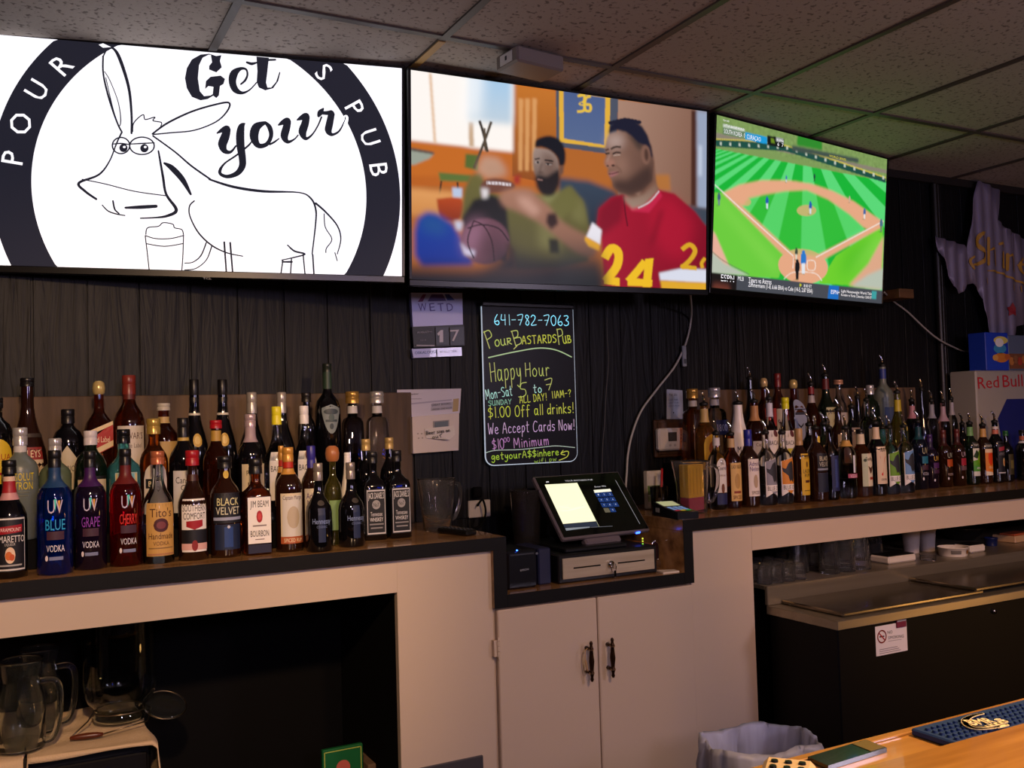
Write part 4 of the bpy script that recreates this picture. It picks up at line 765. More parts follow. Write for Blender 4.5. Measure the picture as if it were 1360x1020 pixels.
exec_rows = [
# -------- left, front row
('black square-shouldered liqueur bottle with orange on black label at far left front', 12, 611, 'a', .074, 'long', 'black', (K_, .88, 1.35), [(.06, .52, 105, '#16141a', [('r', -1, .02, 1, .05, '#d8d4d0'), ('r', -1, .95, 1, .98, '#d8d4d0'), ('r', .94, .02, .99, .98, '#d8d4d0'), ('p', [(-.75,.82),(.75,.86),(.75,.72),(-.75,.68)], RD), ('t', 'PARAMOUNT', .77, .07, .66, '#f0d8d0'), ('t', 'AMARETTO', .60, .13, .9, '#e8e2dc'), ('t', 'LIQUEUR', .5, .05, .3, '#c8c2bc'), ('e', 0, .3, .3, .15, '#e8c8a8'), ('e', -.08, .29, .2, .08, '#d06a28'), ('e', .1, .26, .15, .06, '#c8541c'), ('r', -.7, .1, .7, .13, '#a8a4a0')])], 0, 2.485, [(.66, .72, '#c89090'), (.72, .82, '#a02028'), (.82, .86, '#d8b8a0')]),
('clear bottle of bright blue vodka in the left front row', 72, 598, 'a', .076, 'tall', 'blue', (K_, .86, 1.15), uv('BLUE', '#2aa0d8'), 0, 2.475, (.70, .86, '#1c3c64')),
('near black grape vodka bottle with purple neck band in front row', 119, 599, 'a', .073, 'tall', 'purple', (K_, .86, 1.15), uv('GRAPE', '#8a3aa8'), 0, None, (.70, .86, '#3c1450')),
('clear bottle of cherry red vodka in the left front row', 166, 596, 'a', .074, 'tall', 'red', (K_, .86, 1.15), uv('CHERRY', '#d83028'), 0, 2.515, (.70, .86, '#641a18')),
('clear vodka bottle with copper cork top and wide tan label', 209, 599, 'a', .074, 'long', 'vodka', ('#b86a48', .88, 1.45, .3), [(.07, .54, 115, '#c79a52', [('t', 'Tito\'s', .82, .17, .72, '#4a2414'), ('e', 0, .58, .48, .13, '#4a1c24'), ('e', 0, .58, .30, .07, '#7a3a40'), ('t', 'Handmade', .38, .12, .8, '#4a2414'), ('t', 'VODKA', .24, .08, .5, '#6a4a2a'), ('r', -.8, .14, .8, .16, '#8a6a3a'), ('r', -.9, .02, .9, .05, '#b07a50')])], 0, None, (.88, .935, '#a8744a')),
('dark liqueur bottle with red cap and white and red label', 255, 598, 'a', .072, 'long', 'brown', (RD, .86, 1.5), [(.08, .56, 105, W_, [('t', 'SOUTHERN', .83, .13, .9, '#221618'), ('t', 'COMFORT', .68, .13, .84, '#221618'), ('p', [(-.6,.58),(.6,.60),(.6,.48),(0,.42),(-.6,.48)], RD), ('r', -1, .14, 1, .42, '#101018'), ('r', -1, .04, 1, .16, '#d8a8a0'), ('e', 0, .12, .22, .1, '#8a2020')])], 0, None, (.72, .78, '#3a1408')),
('dark whisky bottle with black cap, gold neck seal and navy label', 298, 606, 'a', .075, 'round', 'brown', (K_, .88, 1.35), [(.34, .64, 120, '#12131c', [('t', 'BLACK', .72, .26, .72, '#e0d8a0'), ('t', 'VELVET', .42, .26, .8, '#d8d4b8'), ('r', -1, .10, 1, .2, '#9aa0b8')]), (.08, .33, 110, '#16223e', [('r', -.3, .1, .3, .9, '#24407a'), ('e', 0, .9, .1, .06, '#c8c8d0')]), (.78, .86, 70, None, [('e', 0, .5, .8, .5, '#c8a840')])], 0),
('square bourbon bottle with black cap and white label with red seal', 339, 609, 'a', .068, 'square', 'whisky', (K_, .84, 1.5), [(.12, .60, 100, W_, [('t', 'JIM BEAM', .86, .15, .8, '#1c1614'), ('e', 0, .58, .27, .13, RD), ('e', 0, .58, .17, .08, '#c84040'), ('r', -.6, .37, .6, .40, '#8a7c78'), ('t', 'BOURBON', .22, .14, .8, '#2a2020'), ('r', -.4, .08, .4, .1, '#8a7c78')]), (.02, .11, 100, '#1a1a34', [])], 0),
('spiced rum bottle with gold and red capsule and cream label', 382, 594, 'a', .070, 'round', 'brown', ('#c08a3c', .86, 1.2, .2), [(.08, .56, 110, '#d8c8a8', [('r', -.86, .14, .86, .95, '#cfc9c0'), ('t', 'Captain Morgan', .92, .09, .8, '#4a1c14'), ('e', 0, .52, .5, .22, '#b8a890'), ('r', -1, 0, 1, .14, '#a8542c'), ('t', 'SPICED RUM', .07, .08, .74, '#e8d8b0')])], 0, None, [(.80, .86, '#b02818'), (.74, .795, '#c08a3c')]),
('second spiced rum with gold and red capsule peeking out behind its twin', 373, 592, 'a', .036, 'round', 'brown', ('#c08a3c', .86, 1.2, .2), [], 0, 2.562, [(.80, .86, '#b02818'), (.74, .795, '#c08a3c')]),
('dark cognac bottle with grey capsule, left one of the near matched pair', 422, 615, 'a', .068, 'henn', 'black', ('#8a8078', .80, 1.2, .4), [(.10, .50, 90, None, [('r', -.35, .02, .35, .98, '#152244'), ('t', 'Hennessy', .62, .16, .9, '#8494c0'), ('t', 'COGNAC', .46, .07, .5, '#6a78a0')]), (.52, .58, 50, None, [('e', 0, .5, .8, .5, '#3a3430')])], 0, 2.455),  # upright blue band: neon reflection painted on the glass
('dark cognac bottle with grey capsule, right one of the near matched pair', 465, 614, 'a', .070, 'henn', 'black', ('#8a8078', .80, 1.2, .4), [(.10, .50, 90, None, [('r', -.35, .02, .35, .98, '#152244'), ('t', 'Hennessy', .62, .16, .9, '#8494c0'), ('t', 'COGNAC', .46, .07, .5, '#6a78a0')]), (.52, .58, 50, None, [('e', 0, .5, .8, .5, '#3a3430')])], 0, 2.49),  # same painted neon reflection as on its twin
('square black labelled whiskey, left of the pair beside the plastic pitcher', 494, 600, 'j', .066, 'square', 'black', (K_, .87, 1.35), jack(), 0),
('square black labelled whiskey, nearest to the plastic pitcher', 526, 598, 'j', .066, 'square', 'black', (K_, .87, 1.35), jack(), 0),
('dark bottle with pale gold cap behind the left square black whiskey', 485.5, 583, 'g', .058, 'round', 'black', ('#b89a5c', .88, 1.3, .2), [(.4, .56, 90, '#1c1a18', [])], 0),
('dark bottle with pale gold cap behind the right square black whiskey', 516.5, 581, 'g', .058, 'round', 'black', ('#b89a5c', .88, 1.3, .2), [(.4, .56, 90, '#1c1a18', [])], 0),
# -------- left, middle
('frosted grey vodka bottle with silver cap and yellow lettering', 26.5, 568, 'b', .082, 'tall', 'frost', (SV, .84, 1.25, .5), [(.22, .62, 90, None, [('t', 'ABSOLUT', .86, .18, .95, '#d8c020'), ('t', 'CITRON', .66, .18, .86, '#d8c020'), ('r', -.6, .5, .6, .52, '#6a6a50'), ('r', -.5, .42, .5, .44, '#6a6a50')])], 0, None, (.78, .84, '#c8c4c0')),
('pale green frosted vodka bottle with silver cap behind the blue vodka', 73, 582, 'b', .074, 'tall', 'frostgreen', (SV, .84, 1.25, .5), [], 0),
('dark green gin bottle with white cap and black bordered cream label', 120, 572, 'b', .078, 'squat', 'dkgreen', ('#d0c8c8', .86, 1.15), [(.16, .56, 110, K_, [('r', -1, .1, 1, .92, '#c9b592'), ('r', -.7, .5, .7, .6, '#8a2a20')])], 0, 2.65),
('light blue square gin bottle with black and silver cap', 163.5, 570, 'b', .073, 'square', 'teal', ('#1c1c20', .86, 1.35, .5), [(.06, .58, 80, '#9ab0ac', [('r', -.72, .02, .72, .98, '#6aa4ac'), ('r', -.95, .02, -.82, .98, '#c8a860'), ('r', .82, .02, .95, .98, '#c8a860')])], 0),
('amber whiskey bottle with gold cap and arched white label', 203.6, 556, 'b', .071, 'round', 'amber', ('#b89a4c', .86, 1.4, .4), [(.10, .60, 100, '#d4c8bc', [('r', -.85, .55, .6, .72, '#141214'), ('t', 'BUSH', .635, .1, .6, '#e8d8b0'), ('t', 'C', .3, .14, .2, '#7a6a5a')], 0, 'arch')], 0),
('black whisky bottle with black cap and script on white label', 243, 555, 'b', .074, 'round', 'black', (K_, .82, 1.15), [(.14, .52, 115, '#ccc8c4', [('t', 'Canadian', .78, .16, .8, '#2a2622'), ('t', 'Club', .6, .14, .45, '#2a2622'), ('r', -.6, .3, .6, .34, '#8a8680')])], 0, None, (.79, .82, '#b89a4c')),
('amber brandy bottle with small red cap and gold neck label', 286.5, 558, 'b', .070, 'round', 'whisky', (RD, .92, 1.3), [], 0, None, (.80, .90, '#b08a3c')),
('dark bottle with pinkish silver neck and cream label behind the bourbon', 332, 550, 'b', .072, 'round', 'black', ('#b09aa0', .88, 1.2, .3), [(.14, .54, 110, '#cfc0a4', [('t', '100', .45, .3, .5, '#3a2018'), ('t', 'PROOF', .8, .12, .6, '#3a3028')])], 0, None, (.74, .88, '#a08a90')),
('clear rum bottle with bright yellow cap on the left counter', 367, 540, 'b', .072, 'long', 'clear', ('#d8cc20', .84, 1.2), bac([('r', -.3, .3, .3, .5, '#d8cc30')]), 0),
('clear rum bottle with white cap on the left counter', 403.5, 539, 'b', .068, 'long', 'clear', ('#dcd8d8', .84, 1.2), bac([('r', -.4, .3, .4, .36, '#9a9690')]), 0),
('dark spiced rum bottle with purple cap and script label', 412.7, 592, 'a', .056, 'round', 'brown', ('#2c2680', .72, 1.2), [(.12, .58, 110, '#d4c8b0', [('t', 'Admiral', .85, .14, .8, '#4a2060'), ('t', 'Nelson', .7, .14, .7, '#4a2060')])], 0, 2.548),
('squat clear tequila bottle with round brown cork ball', 441, 592, 'a', .050, 'patron', 'ygreen', ('#a8683c', .84, 2.2, 0, 'ball'), [(.15, .45, 90, '#7a9a60', [])], 0, 2.562),
('white tapered coconut rum bottle on the left counter', 461, 601, 'a', .045, 'malibu', 'white', ('#e8e4e0', .93, 1.0), [(.30, .56, 110, None, [('t', 'MALIBU', .62, .3, .95, '#1c1818'), ('p', [(-.3,.3),(0,.45),(.3,.3),(.05,.32),(.02,.0),(-.04,.32)], '#1c1818')])], 0, 2.575),
# -------- left, rear
('dark bottle with round yellow label cut off by the left edge', -6, 528, 'c', .080, 'squat', 'black', (K_, .9, 1.2), [(.2, .62, 130, '#d8b82c', [('t', 'KAHLUA', .6, .14, .8, '#a02818'), ('r', -.6, .2, .6, .26, '#a02818')], 0, 'oval')], 0, 2.70),
('tall dark cream liqueur bottle with black cap and red banded label', 36, 502, 'c', .094, 'taper', 'brown', (K_, .93, 1.2), [(.34, .44, 95, '#8a2a22', [('t', 'BAILEYS', .5, .6, .8, '#e0c8a0')]), (.14, .34, 95, '#cfb894', [('e', 0, .6, .7, .3, '#b8946a'), ('e', -.1, .55, .3, .12, '#5a3a24'), ('r', -1, 0, 1, .15, '#5a2a1c')])], 0, None, (.52, .55, '#3a3028')),
('squat black gin bottle with cream diamond label', 90, 543.5, 'c', .078, 'squat', 'black', (K_, .84, 1.2), [(.10, .60, 100, '#c2b598', [('t', 'HENDRICK\'S', .5, .13, .9, '#2a2420'), ('t', 'GIN', .34, .11, .3, '#2a2420')], 0, 'diamond')], 0),
('amber scotch bottle with gold ball cap and slanted red label', 131, 506, 'c', .070, 'flask', 'whisky', ('#c8b070', .88, 1.35, .3, 'ball'), [(.34, .66, 100, '#a82018', [('p', [(-1,.17),(-1,.02),(1,.32),(1,.47)], '#d8c090'), ('p', [(-1,.72),(-1,.60),(1,.88),(1,.98)], '#d8c090'), ('t', 'Red Label', .5, .16, .72, '#e8d4b0')], 0, 'slant')], 0),
('amber scotch bottle with tall dark red capsule and cream label', 171, 498.5, 'c', .080, 'round', 'whisky', ('#7a2a20', .84, 1.25), [(.18, .58, 110, '#d2c6b6', [('t', 'DEWAR\'S', .8, .14, .8, '#5a3a2a'), ('t', 'White Label', .6, .1, .7, '#6a5a4a')])], 0, None, (.80, .86, '#5a2018')),
('dark whiskey bottle with small clear stopper and tan neck label', 217, 535.6, 'c', .078, 'round', 'whisky', ('#b8b0a0', .92, 1.3), [(.25, .58, 110, '#b8985c', [])], 0, None, (.78, .85, '#b89a60')),
('black tapered cognac bottle with gold seal, left of the matched rear pair', 257.4, 504, 'c', .077, 'taper', 'black', (K_, .70, 1.12), [(.40, .52, 55, None, [('e', 0, .5, .8, .5, '#c8a040'), ('e', 0, .5, .5, .3, '#e0c070')])], 0, None, (.68, .70, '#c8c0b0')),
('black tapered cognac bottle with gold seal, right of the matched rear pair', 295, 504, 'c', .078, 'taper', 'black', (K_, .70, 1.12), [(.40, .52, 55, None, [('e', 0, .5, .8, .5, '#c8a040'), ('e', 0, .5, .5, .3, '#e0c070')])], 0, None, (.68, .70, '#c8c0b0')),
('dark liqueur bottle with silver capsule standing behind the bourbon', 334, 521, 'c', .083, 'taper', 'black', ('#a8a098', .78, 1.15, .4), [], 0),
('dark bottle with silver capsule behind the yellow capped rum', 373.6, 521, 'c', .080, 'taper', 'black', ('#a8a098', .78, 1.15, .4), [], 0),
('dark bottle with wide black lid behind the white capped rum', 406.5, 521.6, 'c', .054, 'round', 'black', ('#1c1816', .9, 1.5), [], 0, None, (.94, .96, '#c8c0b4')),
('tall dark absinthe bottle with green neck and silver shield label', 434, 483, 'c', .076, 'tall', 'black', ('#1c241c', .93, 1.1), [(.42, .66, 88, '#7a8484', [('e', 0, .75, .8, .1, '#3a4448'), ('r', -.6, .4, .6, .48, '#3a4448'), ('e', 0, .55, .3, .12, '#4a5a58'), ('e', 0, .25, .2, .1, '#3a4448')], 0, 'shield')], 0, None, (.79, .93, '#2c4030')),
('dark red tequila decanter with wide gold cap', 467.5, 520, 'c', .068, 'deca', 'smoke', ('#c0964c', .87, 1.55, .6), [], 0, None, [(.76, .84, '#c8c4c0')]),
('pale tequila decanter with wide silver cap', 500, 520, 'c', .070, 'deca', 'vodka', ('#c8c4c0', .87, 1.55, .6), [], 0, None, [(.76, .84, '#c8c4c0')]),
# -------- right, front row
('clear tequila bottle with arched white label over blue base beside the clear pitcher', 950, 558, 'A', .064, 'round', 'clear', None, [(.22, .66, 75, '#d8d0c8', [('t', 'Jose', .86, .1, .3, '#2a2426'), ('t', 'Cuervo', .72, .13, .8, '#2a2426'), ('t', 'ESPECIAL', .5, .05, .6, '#8a6a40'), ('e', 0, .12, .3, .14, '#6a3a1c')], 0, 'arch'), (.07, .21, 75, '#1c2450', [])], 1, None, (.82, .92, '#d0c8c4')),
('pirate rum bottle with tan label and brown contents in right front row', 969.5, 559, 'A', .064, 'round', 'whisky', None, [(.10, .60, 85, '#d0aa66', [('t', 'LADY BLIGH', .9, .1, .86, '#3a1c10'), ('e', 0, .52, .45, .2, '#b08a4c'), ('r', -.6, .2, .6, .26, '#8a3a20'), ('t', 'SPICED', .1, .1, .74, '#6a2c1c')])], 1, None, (.80, .92, '#c0a070')),
('dark spiced rum with royal blue cap and white label', 992.5, 570.6, 'A', .070, 'round', 'brown', ('#262a90', .76, 1.15), [(.14, .62, 85, '#ddd2ca', [('t', 'Admiral', .88, .13, .86, '#4a2468'), ('t', 'Nelson', .74, .13, .8, '#4a2468'), ('e', 0, .4, .35, .18, '#b09a80'), ('t', 'SPICED', .1, .09, .64, '#4a3a34')])], 0),
('bottle with silver hexagon ox label in the right front row', 1015.5, 557.6, 'A', .068, 'round', 'clear', None, ox('#8a8a96'), 1, None),
('bottle with orange hexagon ox label in the right front row', 1037.6, 557.6, 'A', .068, 'round', 'clear', None, ox('#d8892c'), 1, None),
('dark rum bottle with tan capsule and tall yellow label', 1060, 569, 'A', .066, 'round', 'brown', ('#b08c5c', .66, 1.25), [(.10, .66, 80, '#d0a828', [('t', 'CAPTAIN', .9, .06, .5, '#3a2a10'), ('e', 0, .74, .2, .07, '#6a4a18'), ('t', 'LAUTH', .58, .1, .7, '#3a2a10'), ('t', 'RUM', .48, .08, .5, '#3a2a10'), ('r', -.4, .3, .5, .36, '#4a1c14'), ('r', -.6, .1, .6, .12, '#7a6018')])], 0),
('dark whisky bottle with gold neck dot and navy label on the right', 1082, 552, 'A', .076, 'round', 'brown', None, [(.40, .64, 90, '#101018', [('t', 'BLACK', .72, .26, .72, '#d0c8a8'), ('t', 'VELVET', .40, .26, .8, '#c0bca8'), ('r', -1, .06, 1, .16, '#8a90a0')]), (.12, .38, 90, '#121a30', []), (.78, .87, 70, None, [('e', 0, .5, .8, .5, '#d8b840')])], 1),
('bottle with slim royal blue label between the whisky and pink labelled vodka', 1100, 552, 'A', .060, 'round', 'smoke', None, [(.12, .60, 70, '#1c2450', [('r', -.3, .1, .3, .9, '#30407a')])], 1, None, None),
('clear vodka bottle with pink band low on its body', 1121.6, 552, 'A', .072, 'round', 'clear', None, [(.14, .62, 85, None, [('r', -.9, .3, .9, .42, '#a84a6a'), ('t', 'VODKA', .36, .1, .6, '#e8d0d8'), ('r', -.1, .45, .25, .95, '#d8dce6')])], 1, None, (.72, .80, '#c89a50')),  # pale upright bar is a highlight painted on the glass
('amber bourbon with two part cream label and white neck label', 1142, 570, 'A', .076, 'round', 'amber', (K_, .93, 1.2), [(.16, .64, 100, '#d8cdb0', [('r', -.98, 0, -.35, 1, '#b8c0a0'), ('e', -.65, .8, .2, .05, '#3a4a3a'), ('t', 'TenHigh', .84, .12, .6, '#3a2018'), ('p', [(-.3,.62),(0,.56),(.5,.62),(.2,.42),(0,.38),(-.1,.45)], '#4a2818'), ('r', -.1, .2, .5, .28, '#9a2a20')])], 0, None, (.78, .93, '#d8c8a8')),
('dark whiskey bottle with large red numeral on its cream label', 1161.5, 546, 'A', .070, 'round', 'black', None, [(.16, .66, 85, '#dcc6a8', [('t', '7', .5, .56, .52, '#c81c14'), ('t', 'Seagram\'s', .9, .06, .5, '#4a2a20'), ('t', 'CROWN', .12, .06, .5, '#4a2a20')])], 1, None, (.76, .92, '#d8c0a0')),
('bottle with lime green hexagon ox label in the right front row', 1179.8, 551.6, 'A', .066, 'round', 'clear', None, ox('#6a9a24'), 1, None),
('bottle with pale blue hexagon ox label in the right front row', 1199, 550.5, 'A', .066, 'round', 'clear', None, ox('#6a94c4'), 1, 2.60),
('near black vodka bottle with teal neck and teal band', 1218, 545, 'D', .066, 'tall', 'navy', None, [(.1, .62, 80, None, [('t', 'UV', .88, .18, .6, '#b8b088'), ('r', -.7, .52, .7, .72, '#1c6a80'), ('r', -.7, .34, .7, .48, '#402030'), ('t', 'VODKA', .24, .09, .7, '#c0b8c0'), ('e', -.6, .1, .14, .045, '#e0d8d8')])], 1, None, (.72, .90, '#16424c')),
('near black vodka bottle with violet neck and plum band', 1234, 577, 'D', .064, 'tall', 'purple', ('#3a2258', .86, 1.1), [(.1, .62, 80, None, [('t', 'UV', .88, .18, .6, '#d0a840'), ('r', -.7, .52, .7, .72, '#4a1c5a'), ('r', -.7, .34, .7, .48, '#401c3a'), ('e', -.6, .1, .14, .045, '#e0d8d8')])], 0, None, (.72, .86, '#241838')),
('red brown vodka bottle with orange band and coppery cap', 1252, 571, 'D', .064, 'tall', 'brown', ('#5a2420', .86, 1.1), [(.1, .62, 80, None, [('t', 'UV', .88, .18, .6, '#a8b0a0'), ('r', -.7, .50, .7, .74, '#b04a18'), ('t', 'VODKA', .24, .09, .7, '#c0a8a0'), ('e', -.6, .1, .14, .045, '#e0d8d8')])], 0, None, (.72, .86, '#3c1614')),
('dark cherry vodka bottle with crimson band and red cap', 1270, 569.7, 'D', .064, 'tall', 'brown', ('#581c1a', .86, 1.1), [(.1, .62, 80, None, [('t', 'UV', .88, .18, .6, '#b8a0a8'), ('r', -.7, .50, .7, .74, '#a01c34'), ('r', -.7, .34, .7, .48, '#6a4a50'), ('e', -.6, .1, .14, .045, '#e0d8d8')])], 0, None, (.72, .86, '#3c1414')),
('liqueur bottle with green apple picture label', 1286.7, 548, 'D', .066, 'round', 'dkgreen', None, [(.14, .58, 88, '#d8d8c8', [('p', [(-1,.55),(0,.6),(.6,.95),(1,1),(1,.2),(-1,.2)], '#5aa020'), ('e', .35, .68, .55, .25, '#7ab01c'), ('p', [(-1,.7),(-.4,.95),(.2,.8),(-.3,.62)], '#1c3a18'), ('r', -1, .17, 1, .38, '#4a9a28'), ('t', 'APPLE', .28, .09, .5, '#e8e8d8')]), (.59, .68, 88, '#22221e', [('t', 'PARAMOUNT', .5, .5, .8, '#d0ccc0')])], 1, None, (.78, .92, '#6a9a5a')),
('liqueur bottle with bright orange peach picture label', 1304, 550.5, 'D', .066, 'round', 'brown', None, [(.14, .58, 88, '#e0801c', [('e', 0, .66, .55, .28, '#d83c10'), ('r', -1, .86, 1, 1, '#e8c8a0'), ('p', [(-1,0),(.5,0),(.3,.12),(-1,.16)], '#e8d8c0'), ('t', 'PEACH', .3, .09, .5, '#f0d8b0')]), (.59, .68, 88, '#22201e', [('t', 'PARAMOUNT', .5, .5, .8, '#d0ccc0')])], 1, None, (.78, .92, '#c89850')),
('black liqueur bottle with small orange picture on black label at right', 1320, 546, 'D', .066, 'round', 'black', None, [(.14, .66, 88, '#17151c', [('p', [(-.8,.82),(.8,.86),(.8,.74),(-.8,.70)], '#a03040'), ('t', 'AMARETTO', .62, .1, .8, '#8a8488'), ('e', .1, .36, .25, .13, '#d8b880'), ('e', .15, .34, .15, .07, '#c06a28'), ('r', -1, .02, 1, .05, '#d8d4d0')])], 1, None, [(.78, .85, '#c87058'), (.86, .9, '#d8c8c0')]),
('slim dark bottle with green stopper next to the black liqueur at right', 1335, 572, 'D', .054, 'round', 'black', ('#1c5a2c', .9, 1.2), [(.14, .54, 85, '#3a3418', [('r', -.6, .3, .6, .7, '#6a6030')])], 0),
('dark bottle with white bordered black label at the far right edge', 1357, 571, 'D', .064, 'round', 'black', (K_, .92, 1.2), [(.12, .62, 100, '#101216', [('r', -1, .0, 1, .04, '#d8dcdc'), ('r', -1, .96, 1, 1, '#d8dcdc'), ('r', -1, 0, -.9, 1, '#d8dcdc'), ('r', .9, 0, 1, 1, '#d8dcdc'), ('r', -.5, .3, .5, .4, '#8a8e90')])], 0, None, [(.74, .78, '#d8d4d0'), (.8, .88, '#b86040')]),
# -------- right, middle tier
('gold tequila bottle with yellow arched label behind the clear pitcher', 934, 520, 'B', .078, 'round', 'gold', None, [(.20, .62, 100, '#c89c1c', [('e', 0, .6, .5, .2, '#8a4a10'), ('t', 'GOLD', .3, .12, .6, '#4a2408')], 0, 'arch')], 1, None, (.76, .92, '#c0a060')),
('white tapered coconut rum bottle with black pourer on the right', 979, 519, 'B', .080, 'malibu', 'white', None, [(.26, .52, 100, None, [('t', 'MALIBU', .62, .3, .95, '#1c1838'), ('p', [(-.3,.25),(0,.42),(.3,.25),(.05,.28),(.02,-.1),(-.04,.28)], '#1c1838')])], 1),
('dark spiced rum with grey figure label behind the blue capped rum', 1000.5, 516.5, 'B', .078, 'round', 'whisky', None, [(.10, .50, 95, '#b4aca4', [('t', 'Captain', .9, .1, .7, '#3a2420'), ('e', .1, .5, .5, .3, '#7a6a68')])], 1, None, (.74, .92, '#b08050')),
('clear rum bottle with white neck label and pourer on the right', 1020.5, 513, 'B', .072, 'long', 'clear', None, bac([('r', -.5, .3, .5, .36, '#9a9690')]), 1, None, (.76, .92, '#c8c8d4')),
('clear lemon rum bottle with yellow cap on the right counter', 1042.4, 528, 'B', .072, 'long', 'clear', ('#d4d018', .86, 1.25), bac([('r', -.7, .3, .7, .5, '#ccc42c')]), 0),
('clear bottle with black pourer between lemon rum and melon liqueur', 1073, 548, 'B', .060, 'round', 'clear', None, [], 1, None, None),
('green melon liqueur bottle with black pourer behind the navy whisky', 1093, 547, 'B', .066, 'round', 'dkgreen', None, [(.2, .6, 90, '#b09a70', [])], 1, None, None),
('dark bottle with orange paper label behind the pink banded vodka', 1112, 528.6, 'B', .068, 'round', 'brown', None, [(.2, .62, 95, '#b4a494', [('r', -.8, .7, .8, .74, '#4a3a34')])], 1, None, None),
('dark bottle with grey label and tall pourer behind the amber bourbon', 1130, 524.5, 'B', .068, 'round', 'black', None, [(.3, .68, 95, '#8a7a74', [('t', 'RESERVE', .8, .14, .8, '#2a2220')])], 1, None, None),
('clear vodka bottle with grey label and pourer behind the bourbon', 1150, 516, 'B', .066, 'tall', 'clear', None, [(.3, .6, 90, '#6a6a70', [])], 1, None, None),
('clear bottle with teal sticker behind the cream labelled whiskey', 1171, 553, 'B', .062, 'round', 'teal', None, [(.4, .64, 95, '#2a5a70', [])], 1, None, None),
('yellow green herbal liqueur bottle with yellow neck', 1190.5, 506, 'B', .076, 'long', 'ygreen', None, [(.5, .6, 80, None, [('e', 0, .5, .6, .5, '#b8a040')])], 1, None, (.74, .88, '#b8a428')),
# -------- right, rear tier
('amber tequila decanter with wide gold cap on the right', 919, 516.5, 'Cc', .074, 'deca', 'amber', ('#c0964c', .87, 1.5, .6), [(.3, .5, 80, None, [('t', '1800', .5, .5, .8, '#c8b090')])], 0, None, (.76, .84, '#b8b0a4')),
('clear tequila decanter with wide silver cap and blue label', 948, 515, 'Cc', .080, 'deca', 'vodka', ('#b8b8bc', .87, 1.5, .6), [(.36, .56, 85, '#262e5c', [('t', '1800', .5, .5, .8, '#b0b4d0')])], 0, None, (.76, .84, '#a8a8ac')),
('tall black bottle with long pourer rising over the coconut rum', 995, 487, 'Cc', .070, 'taper', 'black', None, [], 1),
('amber scotch with gold ball cap behind the white rum', 1014, 502, 'Cc', .066, 'flask', 'whisky', ('#c0a878', .88, 1.35, .3, 'ball'), [(.4, .62, 95, '#9a2a20', [])], 0),
('amber scotch with tall dark red capsule and pale label on the right', 1032, 496, 'Cc', .062, 'round', 'whisky', ('#6a1c1c', .84, 1.25), [(.2, .58, 100, '#b0a898', [])], 0),
('amber whisky with gold ball cap and grey arched label', 1053, 504, 'Cc', .074, 'flask', 'whisky', ('#b8a468', .88, 1.35, .3, 'ball'), [(.22, .74, 86, '#8a92a8', [('r', -.9, .62, .9, .68, '#2a2c38'), ('r', -.9, .74, .9, .77, '#2a2c38'), ('p', [(-.5,.42),(0,.34),(.5,.42),(.4,.36),(0,.29),(-.4,.36)], '#1c1e2a')], 0, 'arch')], 0, 2.815),
('amber bottle with red and silver neck and long pourer', 1076, 495, 'Cc', .072, 'long', 'whisky', None, [], 1, None, [(.72, .82, '#a8a0a0'), (.84, .93, '#7a1c1c')]),
('green whiskey bottle with cream label and dark red neck', 1095, 483.5, 'Cc', .084, 'long', 'dkgreen', None, [(.2, .58, 100, '#b8b48c', [('t', 'JAMESON', .85, .13, .86, '#3a2018'), ('e', 0, .55, .25, .1, '#6a5a3a')])], 1, None, (.80, .93, '#5a1c1c')),
('clear flared bottle with copper rimmed stopper and pale label', 1113, 504.6, 'Cc', .062, 'round', 'vodka', ('#b88a70', .94, 1.8, .3), [(.2, .56, 90, '#a89c94', [])], 0),
('slim dark bottle with thin pourer behind the grey labelled dark one', 1138, 513, 'Cc', .062, 'taper', 'black', None, [], 1),
('dark green gin bottle with silver cap on the right counter', 1155, 511.5, 'Cc', .076, 'squat', 'dkgreen', ('#b8b8bc', .86, 1.2, .5), [], 0),
('tall frosted vodka bottle with blue neck and pourer, tallest on the right', 1171, 471, 'Cc', .080, 'tall', 'frost', None, [(.2, .5, 90, '#3a4a70', [])], 1, None, (.82, .93, '#2c3a80')),
('clear bottle with pink neck label and pourer behind the pale blue hexagon label', 1210, 517.6, 'E', .062, 'round', 'smoke', None, [], 1, None, (.72, .90, '#b07884')),
('slim dark bottle with high pourer behind the teal necked vodka', 1223, 503, 'E', .056, 'taper', 'black', None, [], 1),
('clear bottle with silver neck foil behind the violet necked vodka', 1236, 518, 'E', .056, 'round', 'clear', None, [], 1, None, (.72, .92, '#8a8a94')),
('clear bottle with pinkish neck label behind the coppery capped vodka', 1251, 519, 'E', .056, 'round', 'pink', None, [], 1, None, (.68, .90, '#a88a94')),
('slim clear bottle with long steel pourer beside the pink necked one', 1262.5, 515.5, 'E', .048, 'round', 'clear', None, [], 1, None, (.74, .92, '#9a9498')),
('small dark bottle with pourer beside the far right drinks cooler', 1277, 549, 'E', .056, 'round', 'black', None, [], 1),
]
for r in exec_rows: bottle(*r)
# ------------------------------------------------------------ wall: letters, thermostats, calendar, board, cables
WF = WY-.0065
def wall_pane(quad, y, N=(0, -1, 0)):
    a = [at(*p, y=y) for p in quad]; c = sum(a, Vector())/4; return Pane(c, (1, 0, 0), (0, 0, 1)), a
def sheet(name, quad, y, th, m, label_, cat, marks=None, bevel=.001):
    """thin slab on the wall following the photographed corners"""
    a = [at(*p, y=y) for p in quad]; b = MB(); pts = [(p.x, p.z) for p in a[::-1]]
    b.prism(pts, y, y+th, m, lambda x, z, d: Vector((x, d, z)))
    return b, a
PAPER = mat('#c9c3cf', .7); INKD = mat('#26242a', .6)
